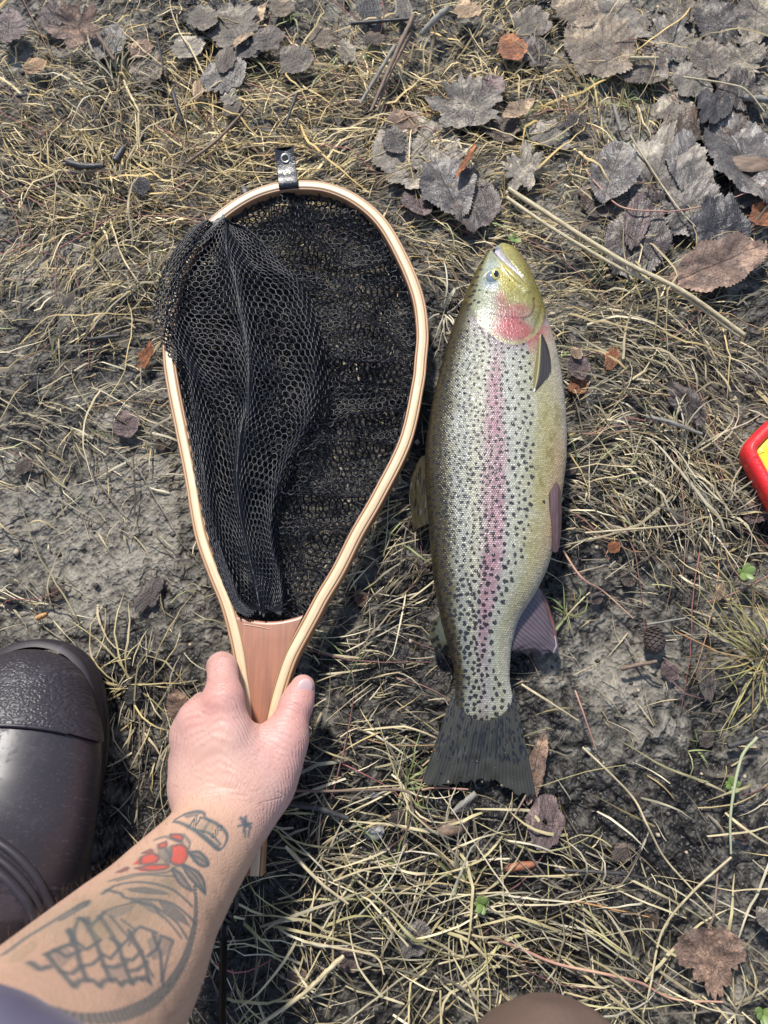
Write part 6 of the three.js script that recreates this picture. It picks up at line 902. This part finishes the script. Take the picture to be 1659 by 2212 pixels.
leaf(1540, 2072, 165, 148, 0.0, 'cordate', 'brown', 'brown lobed leaf with a long stalk lying alone on dark mud', null, { h: 0.016, curl: 0.15, stem: [0.35, -2.05], keep: true, tx: 0.05, tz: 0.05 });
leaf(1655, 1985, 60, 40, 0.6, 'broad', 'grey', 'grey leaf scrap beyond the stalked brown leaf', null, {});
leaf(1448, 1450, 50, 52, 0.4, 'broad', 'plum', 'wet plum scrap beside the reddish twig', null, { torn: 0.3, h: 0.005 });
leaf(1530, 1458, 44, 120, 1.45, 'broad', 'dark', 'wet dark brown leaf flattened into mud beside the tuft', null, { h: 0.005, torn: 0.2 });
leaf(1328, 1180, 28, 30, 0.7, 'broad', 'rust', 'small red-brown leaf among stems right of the pelvic fin', null, { h: 0.010 });
leaf(1560, 1276, 22, 42, 1.2, 'broad', 'tan', 'small pinkish tan leaf above the green-tipped tuft', null, { h: 0.010 });
leaf(145, 645, 24, 40, 1.3, 'broad', 'dark', 'small dark brown leaf in the straw left of the net bag', null, { h: 0.014 });
leaf(304, 400, 40, 42, 0.4, 'broad', 'black', 'small blue-black leaf in the straw above the net bag', null, { h: 0.010 });
leaf(896, 2030, 70, 82, 0.9, 'broad', 'slate', 'flat slate-grey leaf under the tangled straw near the knee', null, { h: 0.004, curl: 0.02 });
// --- look-alikes of the leaf litter
for (const [u, v, l, w, t, k, c] of [[1303, 90, 100, 128, 0.9, 'broad', 'grey'], [1436, 94, 118, 100, 0.1, 'maple', 'grey'], [1566, 52, 84, 78, 0.4, 'broad', 'slate'], [1624, 126, 92, 110, 0.8, 'maple', 'grey'], [1540, 118, 64, 60, 0.2, 'broad', 'slate'], [1166, 105, 56, 60, 0.3, 'broad', 'dark'], [1213, 144, 52, 62, 1.0, 'broad', 'grey'], [1268, 142, 36, 46, 0.7, 'broad', 'grey'], [1080, 262, 64, 62, 0.5, 'broad', 'dark'], [1443, 302, 36, 84, 1.3, 'broad', 'pale'], [1246, 260, 42, 50, 0.5, 'maple', 'dark'], [1548, 216, 46, 108, 1.4, 'broad', 'black'], [1240, 20, 60, 90, 1.0, 'broad', 'grey'], [1350, 30, 90, 100, 0.5, 'broad', 'grey'], [1480, 30, 80, 90, 0.8, 'maple', 'grey'], [1640, 30, 80, 70, 0.3, 'broad', 'grey'], [1390, 130, 70, 90, 0.8, 'broad', 'slate'], [1500, 165, 60, 70, 0.6, 'broad', 'grey'], [1600, 180, 60, 90, 1.1, 'broad', 'dark'], [1460, 240, 60, 80, 0.9, 'broad', 'grey'], [1520, 270, 70, 90, 0.6, 'broad', 'dark'], [1190, 290, 60, 70, 0.7, 'broad', 'grey'], [1140, 40, 60, 70, 0.8, 'broad', 'grey'], [1490, 440, 90, 110, 0.9, 'broad', 'slate'], [1290, 430, 60, 70, 0.4, 'broad', 'dark'], [870, 262, 50, 52, 0.3, 'broad', 'brown'], [856, 296, 46, 44, 0.6, 'broad', 'slate'], [1640, 420, 70, 60, 0.5, 'broad', 'slate'], [1590, 250, 60, 80, 0.8, 'broad', 'slate'], [1420, 440, 80, 80, 1.2, 'broad', 'dark']])
  leaf(u, v, l * 1.45, w * 1.4, t + (R9() - 0.5), k, c, describe(u, v, l, w, k, c, TR = 0.15 + R9() * 0.45), UR, { torn: TR, h: 0.004 + R9() * 0.010, curl: R9() * 0.2 });
for (const [u, v, l, w, t, k, c] of [[112, 25, 56, 46, 0.3, 'broad', 'plum'], [304, 102, 36, 58, 1.2, 'broad', 'brown'], [322, 146, 52, 86, 1.3, 'broad', 'grey'], [402, 94, 44, 68, 1.0, 'broad', 'pale'], [508, 52, 84, 100, 0.6, 'broad', 'grey'], [484, 160, 60, 100, 1.2, 'broad', 'slate'], [488, 122, 30, 60, 1.2, 'broad', 'slate'], [498, 202, 32, 42, 0.7, 'broad', 'pale'], [500, 228, 28, 40, 0.7, 'broad', 'grey'], [426, 188, 18, 46, 1.4, 'narrow', 'tan'], [72, 134, 30, 44, 1.0, 'broad', 'tan'], [542, 50, 92, 30, 0.1, 'narrow', 'tan'], [640, 118, 46, 74, 1.2, 'broad', 'grey'], [748, 108, 50, 34, 0.3, 'broad', 'grey'], [806, 78, 32, 42, 0.9, 'broad', 'dark'], [868, 12, 28, 66, 1.3, 'broad', 'grey'], [795, 16, 34, 92, 1.4, 'broad', 'black'], [1014, 12, 36, 56, 1.0, 'broad', 'tan'], [608, 8, 40, 46, 0.4, 'broad', 'grey'], [540, 100, 40, 60, 1.0, 'broad', 'slate'], [440, 30, 50, 60, 0.5, 'broad', 'grey'], [580, 80, 44, 60, 0.8, 'broad', 'dark'], [700, 70, 40, 50, 0.4, 'broad', 'grey'], [20, 60, 60, 60, 0.4, 'broad', 'plum']])
  leaf(u, v, l * 1.3, w * 1.25, t + (R9() - 0.5), k, c, describe(u, v, l, w, k, c, TR = 0.1 + R9() * 0.4), UL, { torn: TR, h: 0.008 + R9() * 0.010, curl: 0.1 + R9() * 0.3 });
for (const [u, v, l, w, t, c] of [[70, 825, 22, 28, 0.4, 'black'], [44, 1004, 36, 40, 0.9, 'dark'], [118, 1278, 40, 50, 0.6, 'dark'], [210, 560, 26, 20, 0.3, 'dark'], [20, 1300, 30, 40, 0.8, 'black'], [280, 1500, 40, 50, 0.4, 'black'], [345, 960, 30, 26, 0.4, 'dark'], [1290, 1290, 30, 36, 0.6, 'dark'], [1380, 1730, 40, 50, 0.8, 'dark'], [1350, 1845, 50, 60, 0.5, 'dark'], [1410, 1990, 40, 36, 0.4, 'dark'], [1530, 1600, 30, 40, 0.6, 'dark'], [1470, 1120, 40, 60, 1.0, 'dark'], [1360, 1245, 40, 50, 1.2, 'dark'], [780, 1290, 40, 30, 0.2, 'brown'], [755, 2075, 60, 60, 0.6, 'plum'], [860, 1770, 40, 50, 0.7, 'dark'], [1130, 870, 30, 30, 0.2, 'dark'], [1600, 1800, 50, 40, 0.4, 'dark'], [1090, 2010, 40, 50, 0.3, 'dark'], [1230, 1010, 30, 40, 0.4, 'dark'], [640, 2120, 60, 50, 0.6, 'plum']])
  leaf(u, v, l, w, t, 'broad', c, describe(u, v, l, w, 'broad', c, TR = R9() * 0.4), MD, { torn: TR, h: 0.004, curl: 0.05 });

// --- twigs and stalks: [points u, v, height], width in survey units
const barkMap = (seed, a, b) => dataTex(128, ((f, g2) => (x, y) => { const k = clamp(0.5 + f[y * 128 + x] * 0.5 + g2[y * 128 + x] * 0.3); return [0, 1, 2].map((q) => toS(lerp(a[q], b[q], k))); })(field(128, [[6, 0.6], [3, 0.5]], seed), field(128, [[32, 0.6], [12, 0.5]], seed + 1)), true);
const barkOf = (n, a, b, roughness) => { const map = barkMap(n, a, b); const bump = map.clone(); bump.colorSpace = THREE.NoColorSpace; bump.needsUpdate = true; return std({ map, bumpMap: bump, bumpScale: 0.0012, roughness }); };
const BARK = { grey: barkOf(201, [0.12, 0.11, 0.09], [0.34, 0.31, 0.26], 0.75), dark: barkOf(203, [0.012, 0.011, 0.011], [0.07, 0.062, 0.058], 0.5), brown: barkOf(205, [0.07, 0.045, 0.032], [0.22, 0.15, 0.10], 0.65), straw: barkOf(207, [0.26, 0.20, 0.10], [0.64, 0.54, 0.34], 0.55), red: barkOf(209, [0.20, 0.07, 0.035], [0.40, 0.16, 0.08], 0.6), pink: barkOf(211, [0.34, 0.14, 0.13], [0.50, 0.34, 0.20], 0.55), green: barkOf(213, [0.26, 0.29, 0.14], [0.42, 0.42, 0.28], 0.55), orange: barkOf(215, [0.36, 0.17, 0.06], [0.50, 0.29, 0.12], 0.5) };
function twig(name, pts, width, bark, label, group, wob = 0.3, taper = 0.7) {
  const p = pts.map(([u, v, h]) => { const q = at(u, v, h ?? 0.012); return q.setY(gh(q.x, q.z) * 0.5 + (h ?? 0.012)); }), r = width * unit(pts[0][0], pts[0][1], 0.01) / 2;
  return solo(name, stick(p, [r, r * 0.95, r * taper], 8, wob, Math.round(pts[0][0] + pts[0][1]), pts.length * 7), BARK[bark], label, name === 'twig' ? 'twig' : 'stem', group);
}
twig('twig', [[893, 30, 0.03], [852, 122, 0.024], [801, 240, 0.014]], 10, 'brown', 'long straight twig crossing the grass above the net, ending by the leaf cluster');
twig('twig', [[853, 94, 0.022], [816, 156, 0.02], [778, 222, 0.012]], 9, 'grey', 'grey twig lying under the long straight twig');
twig('twig', [[889, 66, 0.02], [840, 160, 0.016], [815, 240, 0.012]], 7, 'brown', 'thin brown twig side by side with the long straight twig');
twig('twig', [[640, 200, 0.018], [614, 268, 0.012]], 7, 'dark', 'short dark twig just beyond the leather tab');
twig('twig', [[757, 42, 0.014], [892, 34, 0.016]], 8, 'dark', 'dark stick lying crosswise among the farthest leaves');
twig('twig', [[966, 16, 0.02], [935, 42, 0.02], [910, 68, 0.014]], 14, 'grey', 'stout grey stick beside the top of the long straight twig');
twig('twig', [[142, 346, 0.014], [180, 353, 0.014], [222, 354, 0.012]], 15, 'dark', 'stubby charred stick in the straw left of the net');
twig('twig', [[248, 344, 0.014], [266, 312, 0.016]], 17, 'dark', 'thick charred stub next to the stubby charred stick');
twig('twig', [[371, 192, 0.018], [380, 224, 0.016], [390, 254, 0.012]], 9, 'dark', 'blackened stick pointing at the slate leaves beyond the net');
twig('twig', [[402, 350, 0.014], [472, 298, 0.016], [541, 222, 0.014]], 7, 'brown', 'slender brown twig running diagonally toward the leather tab');
twig('twig', [[209, 72, 0.022], [246, 128, 0.014]], 10, 'brown', 'flat brown stem leaning on the blue-grey leaf');
twig('twig', [[336, 70, 0.022], [350, 138, 0.012]], 6, 'dark', 'forked dark twig among leaves beyond the net');
twig('twig', [[1362, 124, 0.014], [1424, 121, 0.014]], 8, 'straw', 'pale stick under the farthest grey leaves');
twig('twig', [[1328, 220, 0.016], [1344, 276, 0.012]], 9, 'grey', 'grey-blue peg of wood in the green grass patch');
twig('twig', [[1610, 205, 0.014], [1700, 214, 0.014]], 14, 'grey', 'thick pale grey stick above the big serrated slate leaf');
twig('twig', [[1396, 898, 0.014], [1450, 910, 0.016], [1520, 934, 0.012]], 10, 'grey', 'grey twig beside the dark brown oval leaf');
twig('twig', [[1402, 1347, 0.010], [1484, 1334, 0.012]], 5, 'grey', 'thin grey twig above the cone');
twig('twig', [[1344, 1443, 0.010], [1420, 1428, 0.012]], 10, 'brown', 'short reddish brown twig on the pale mud right of the tail');
twig('twig', [[1576, 1612, 0.010], [1659, 1590, 0.014]], 13, 'dark', 'dark root stub at the edge of the pale mud');
twig('twig', [[612, 1735, 0.010], [680, 1745, 0.014], [752, 1768, 0.010]], 16, 'dark', 'dark half-buried root beside the wrist');
twig('twig', [[1029, 1714, 0.016], [976, 1757, 0.010]], 14, 'grey', 'mud-caked stub of twig below the tail fin');
twig('twig', [[742, 2067, 0.018], [700, 2105, 0.020], [652, 2151, 0.020], [560, 2215, 0.016]], 11, 'straw', 'pale bent twig near the elastic cord');
twig('twig', [[188, 730, 0.012], [256, 721, 0.014]], 9, 'dark', 'dark twig in flattened straw beside the net lobe');
twig('twig', [[1200, 1880, 0.010], [1340, 1888, 0.012], [1400, 1900, 0.008]], 8, 'dark', 'dark fine root between the holed leaf and the stalked leaf');
twig('straw_stalk', [[1100, 401, 0.020], [1330, 548, 0.024], [1480, 630, 0.022], [1614, 716, 0.016]], 10, 'straw', 'long straw stalk lying diagonally from the leaf cluster, upper of two', 'two parallel straw stalks', 0.12, 0.9);
twig('straw_stalk', [[1096, 420, 0.018], [1200, 492, 0.022], [1330, 566, 0.020], [1408, 608, 0.016]], 8, 'straw', 'shorter straw stalk hugging the lower side of the long one', 'two parallel straw stalks', 0.12, 0.9);
twig('straw_stalk', [[1440, 612, 0.018], [1530, 670, 0.018], [1604, 720, 0.014]], 7, 'straw', 'short straw stalk along the far end of the long stalk', 'two parallel straw stalks', 0.12, 0.9);
const ST = 'long grass stems trailing over the mud';
for (const [pts, w, b, l] of [
  [[[1368, 170], [1404, 158], [1458, 158], [1584, 176], [1620, 194], [1655, 236]], 5, 'straw', 'pale trailing stem arching over the farthest grey leaves'],
  [[[1267, 364], [1292, 396], [1343, 443], [1422, 454], [1476, 450], [1566, 428], [1660, 394]], 4.5, 'pink', 'pinkish trailing stem crossing the largest purple-grey leaf'],
  [[[1364, 284], [1422, 382], [1469, 446], [1505, 486]], 4.5, 'straw', 'straw stem laid across the middle of the leaf litter'],
  [[[1260, 1614], [1314, 1665], [1371, 1726], [1397, 1780], [1436, 1852], [1494, 1917], [1560, 1990]], 6, 'straw', 'long straw stem from the tail fin toward the stalked brown leaf'],
  [[[1580, 1852], [1494, 1935], [1433, 2017], [1407, 2133], [1393, 2190]], 6.5, 'straw', 'long straw stem leaning toward the knee'],
  [[[1641, 1593], [1602, 1640], [1580, 1755], [1580, 1845]], 8, 'green', 'greenish stem bent above the stalked brown leaf'],
  [[[1062, 2025], [1127, 2053], [1206, 2086], [1314, 2107], [1386, 2125], [1458, 2161], [1566, 2168]], 8, 'pink', 'thick pink and straw runner above the knee'],
  [[[552, 1707], [704, 1709], [864, 1707], [888, 1731], [884, 1771], [868, 1843]], 7, 'brown', 'brown hooked stem below the tail fin'],
  [[[912, 1707], [945, 1702], [1013, 1706]], 6, 'pink', 'pink-ended stem touching the tail fin edge'],
  [[[1265, 1150], [1420, 1137], [1490, 1130]], 6, 'straw', 'straw stem pointing from the pelvic fin to the tuft'],
  [[[1218, 1188], [1250, 1236], [1272, 1258], [1306, 1276], [1372, 1334]], 6, 'pink', 'pink jointed stem right of the anal fin'],
  [[[1246, 1490], [1262, 1540], [1290, 1620]], 4.5, 'pink', 'thin pink stem on pale mud right of the tail'],
  [[[1460, 1362], [1660, 1458]], 3.5, 'orange', 'straight orange pine needle right of the cone'],
  [[[1238, 1946], [1404, 1982]], 4.5, 'orange', 'orange pine needles between the holed leaf and the stalked leaf'],
  [[[1128, 1478], [1180, 1510], [1250, 1556]], 7, 'straw', 'straw blade poking out beside the tail root'],
  [[[720, 1905], [790, 1880], [860, 1870], [928, 1848]], 6, 'straw', 'stiff straw blade in the tangle below the wrist'],
  [[[616, 1830], [690, 1905], [752, 1955]], 9, 'straw', 'flat broad straw blade in the tangle below the wrist'],
  [[[650, 2035], [730, 2050], [810, 2068], [830, 2110]], 7, 'straw', 'pale bent straw blade above the pale bent twig'],
  [[[775, 1905], [900, 2015]], 5, 'straw', 'straight pale straw needle in the bottom tangle'],
  [[[948, 2085], [1040, 2062], [1110, 2070]], 5, 'straw', 'pale straw blade beside the knee'],
]) twig('grass_stem', pts.map(([u, v], k) => [u, v, 0.014 + 0.006 * Math.sin(k * 2.1 + u)]), w * 0.85, b, l, ST, 0.1, 0.6);

// --- chips, cone, stones
{
  const chip = (u, v, l, w, t, h, bark, label, name = 'bark_chip') => { const p = at(u, v, 0.012), s = unit(u, v, 0.01), L = l * s, Wd = w * s, g = gridGeo(14, 16, (r, c) => { const q = r / 13, a = c / 16 * Math.PI * 2, e = Math.pow(Math.sin(Math.PI * clamp(q, 0.02, 0.98)), 0.22), k = 1 + 0.16 * n2(q * 6 + u, Math.cos(a) * 2); return [Math.cos(a) * Wd / 2 * e * k, Math.sin(a) * h / 2 * e * k, (q - 0.5) * L + 0.06 * L * n2(a, u), c * 0.06, q * 0.6]; }, true); g.rotateY(t); g.translate(p.x, gh(p.x, p.z) + h * 0.5 + 0.008, p.z); solo(name, g, BARK[bark], label, name === 'stone' ? 'stone' : 'bark'); };
  chip(1624, 350, 42, 92, 1.5 - 1.5, 0.006, 'brown', 'brown chip of bark lying on the big serrated slate leaf');
  chip(1124, 1872, 66, 18, -1.45, 0.006, 'red', 'red-brown chip of wood below the holed leaf');
  chip(980, 1790, 70, 34, -1.3, 0.010, 'brown', 'rotten brown chunk of wood below the mud-caked twig stub');
  chip(85, 1330, 26, 12, -1.2, 0.006, 'orange', 'pale cut end of a chip near the boot toe');
  chip(526, 400, 26, 18, 0.4, 0.005, 'dark', 'charcoal flake in the straw near the crown of the hoop', 'charcoal_flake');
  const stoneM = barkOf(221, [0.16, 0.15, 0.14], [0.36, 0.34, 0.31], 0.8);
  for (const [u, v, w, h2, lab] of [[808, 1800, 44, 26, 'flat grey stone under the straw below the wrist'], [811, 1719, 16, 10, 'small pale pebble beside the hooked stem'], [1274, 1620, 14, 9, 'small orange-tan pebble on pale mud']]) { const p = at(u, v, 0.006), s = unit(u, v, 0.01), g = new THREE.IcosahedronGeometry(1, 3), q = g.attributes.position; for (let k = 0; k < q.count; k++) { const f = 1 + 0.18 * n3(q.getX(k) * 1.4 + u, q.getY(k) * 1.4, q.getZ(k) * 1.4); q.setXYZ(k, q.getX(k) * f, q.getY(k) * f, q.getZ(k) * f); } g.computeVertexNormals(); g.scale(w * s / 2, h2 * s * 0.4, h2 * s / 2 * 1.3); g.translate(p.x, gh(p.x, p.z) + 0.004, p.z); solo('stone', g, stoneM, lab, 'stone'); }
  // alder cone: rings of woody scales
  const cp = at(1415, 1382, 0.012), cone2 = thing('seed_cone', 'small blackish seed cone lying on the mud right of the anal fin', 'cone'), scaleM = barkOf(223, [0.014, 0.010, 0.009], [0.10, 0.07, 0.055], 0.6);
  const core = new THREE.SphereGeometry(0.006, 12, 10); core.scale(1, 0.9, 1.4); core.translate(cp.x, 0.011, cp.z); part('core', core, scaleM, cone2);
  const sg = new THREE.SphereGeometry(0.0026, 8, 6); sg.scale(1, 0.38, 1.2);
  for (let k = 0; k < 84; k++) { const a = k * 2.39996, q = (k + 0.5) / 84 * 2 - 1, rr = Math.sqrt(1 - q * q), d = new THREE.Vector3(Math.cos(a) * rr, Math.sin(a) * rr, q), m = part('scale', sg, scaleM, cone2); m.position.set(cp.x + d.x * 0.0075, 0.011 + d.y * 0.0068, cp.z + d.z * 0.0105); m.quaternion.setFromUnitVectors(new THREE.Vector3(0, 0.8, 0.6), d.clone().normalize()); }
  // seedlings
  const leafy = phys({ color: lin(0.19, 0.27, 0.07), roughness: 0.45, transmission: 0.25, thickness: 0 });
  for (const [u, v, n, s, lab] of [[1577, 1697, 7, 0.006, 'bright green seedling with round leaves beside the greenish stem'], [1645, 2190, 6, 0.007, 'bright green seedling in the corner past the stalked leaf'], [1110, 523, 6, 0.006, 'green seedling leaves behind the fish snout'], [1040, 1952, 6, 0.006, 'green-white leafy sprout in the straw tangle'], [1605, 1240, 5, 0.007, 'pale green sprout beside the tuft']]) { const c = at(u, v, 0.01), t = thing('seedling', lab, 'plant'), R = rngOf(Math.round(u)); part('stem', stick([new THREE.Vector3(c.x, 0, c.z), new THREE.Vector3(c.x + 0.001, 0.010, c.z)], [0.0007], 6), leafy, t); for (let k = 0; k < n; k++) { const a = k / n * 6.28 + R(), g = new THREE.SphereGeometry(s * (0.5 + R() * 0.3), 10, 8); g.scale(0.62, 0.14, 1); g.translate(0, 0, s * 0.7); g.rotateX(-0.35 - R() * 0.3); g.rotateY(a); g.translate(c.x, 0.010 + R() * 0.004, c.z); part('leaf', g, leafy, t); } }
}

// ---------------------------------------------------------------- red and yellow plastic tray, mostly outside the frame
{
  const tray = thing('plastic_tray', 'red-rimmed plastic tray with a yellow panel resting on the grass', 'tray'), hT = 0.032;
  const corner = [[1604, 964], [1652, 912], [1800, 800], [1960, 1080], [1800, 1300], [1665, 1078]].map(([u, v]) => at(u, v, hT)), pl = [];
  // rounded outline
  for (let k = 0; k < corner.length; k++) { const p = corner[k], a = corner[(k + corner.length - 1) % corner.length], b = corner[(k + 1) % corner.length], r = [0.012, 0.02, 0.03, 0.03, 0.03, 0.03][k], d1 = a.clone().sub(p).normalize(), d2 = b.clone().sub(p).normalize(); for (let i = 0; i <= 8; i++) { const t = i / 8, q0 = p.clone().addScaledVector(d1, r), q1 = p.clone().addScaledVector(d2, r); pl.push(q0.clone().multiplyScalar((1 - t) ** 2).addScaledVector(p, 2 * t * (1 - t)).addScaledVector(q1, t * t)); } }
  const cen = pl.reduce((s, p) => s.add(p), new THREE.Vector3()).multiplyScalar(1 / pl.length), ring = curve(pl, true), M = 160;
  const inset = (t, d, y) => { const p = ring.getPoint(t), T = ring.getTangent(t), n = new THREE.Vector3(T.z, 0, -T.x).normalize(); if (n.dot(cen.clone().sub(p)) < 0) n.negate(); return [p.x + n.x * d, y, p.z + n.z * d]; };
  const prof = [[0.010, 0.008], [0.004, 0.009], [0.001, 0.016], [-0.0005, 0.026], [0.0012, 0.0305], [0.004, 0.0332], [0.007, 0.0335], [0.0095, 0.0322], [0.0106, 0.0300], [0.0110, 0.025]];
  const red = phys({ color: lin(0.72, 0.018, 0.022), roughness: 0.38, clearcoat: 0.25, clearcoatRoughness: 0.3, bumpMap: dataTex(64, ((f) => (x, y) => { const h = clamp(0.5 + f[y * 64 + x] * 0.5) * 255; return [h, h, h]; })(field(64, [[4, 0.6], [2, 0.6]], 231))), bumpScale: 0.0003 }), yellow = phys({ color: lin(0.86, 0.56, 0.025), roughness: 0.35, clearcoat: 0.3, clearcoatRoughness: 0.25 });
  part('rim', gridGeo(prof.length, M, (r, c) => { const q = inset(c / M, prof[r][0], prof[r][1]); return [...q, c / M * 40, r * 0.3]; }, true), red, tray, 'thick rounded red rim');
  const fl = gridGeo(9, M, (r, c) => { const d = [0.0104, 0.012, 0.017, 0.021, 0.024, 0.04][Math.min(r, 5)], y = [0.0265, 0.0290, 0.0298, 0.0295, 0.0265, 0.0262][Math.min(r, 5)]; if (r < 6) return inset(c / M, d, y); const q = inset(c / M, 0.04, 0.0262), t = (r - 5) / 3; return [lerp(q[0], cen.x, t), 0.0262, lerp(q[2], cen.z, t)]; }, true);
  part('panel', fl, yellow, tray, 'moulded yellow panel inside the rim');
  const base = gridGeo(4, M, (r, c) => { const q = inset(c / M, 0.012, 0.008); const t = r / 3; return [lerp(q[0], cen.x, t), 0.0075, lerp(q[2], cen.z, t)]; }, true); part('underside', base, red, tray);
}

renderer.render(scene, camera);
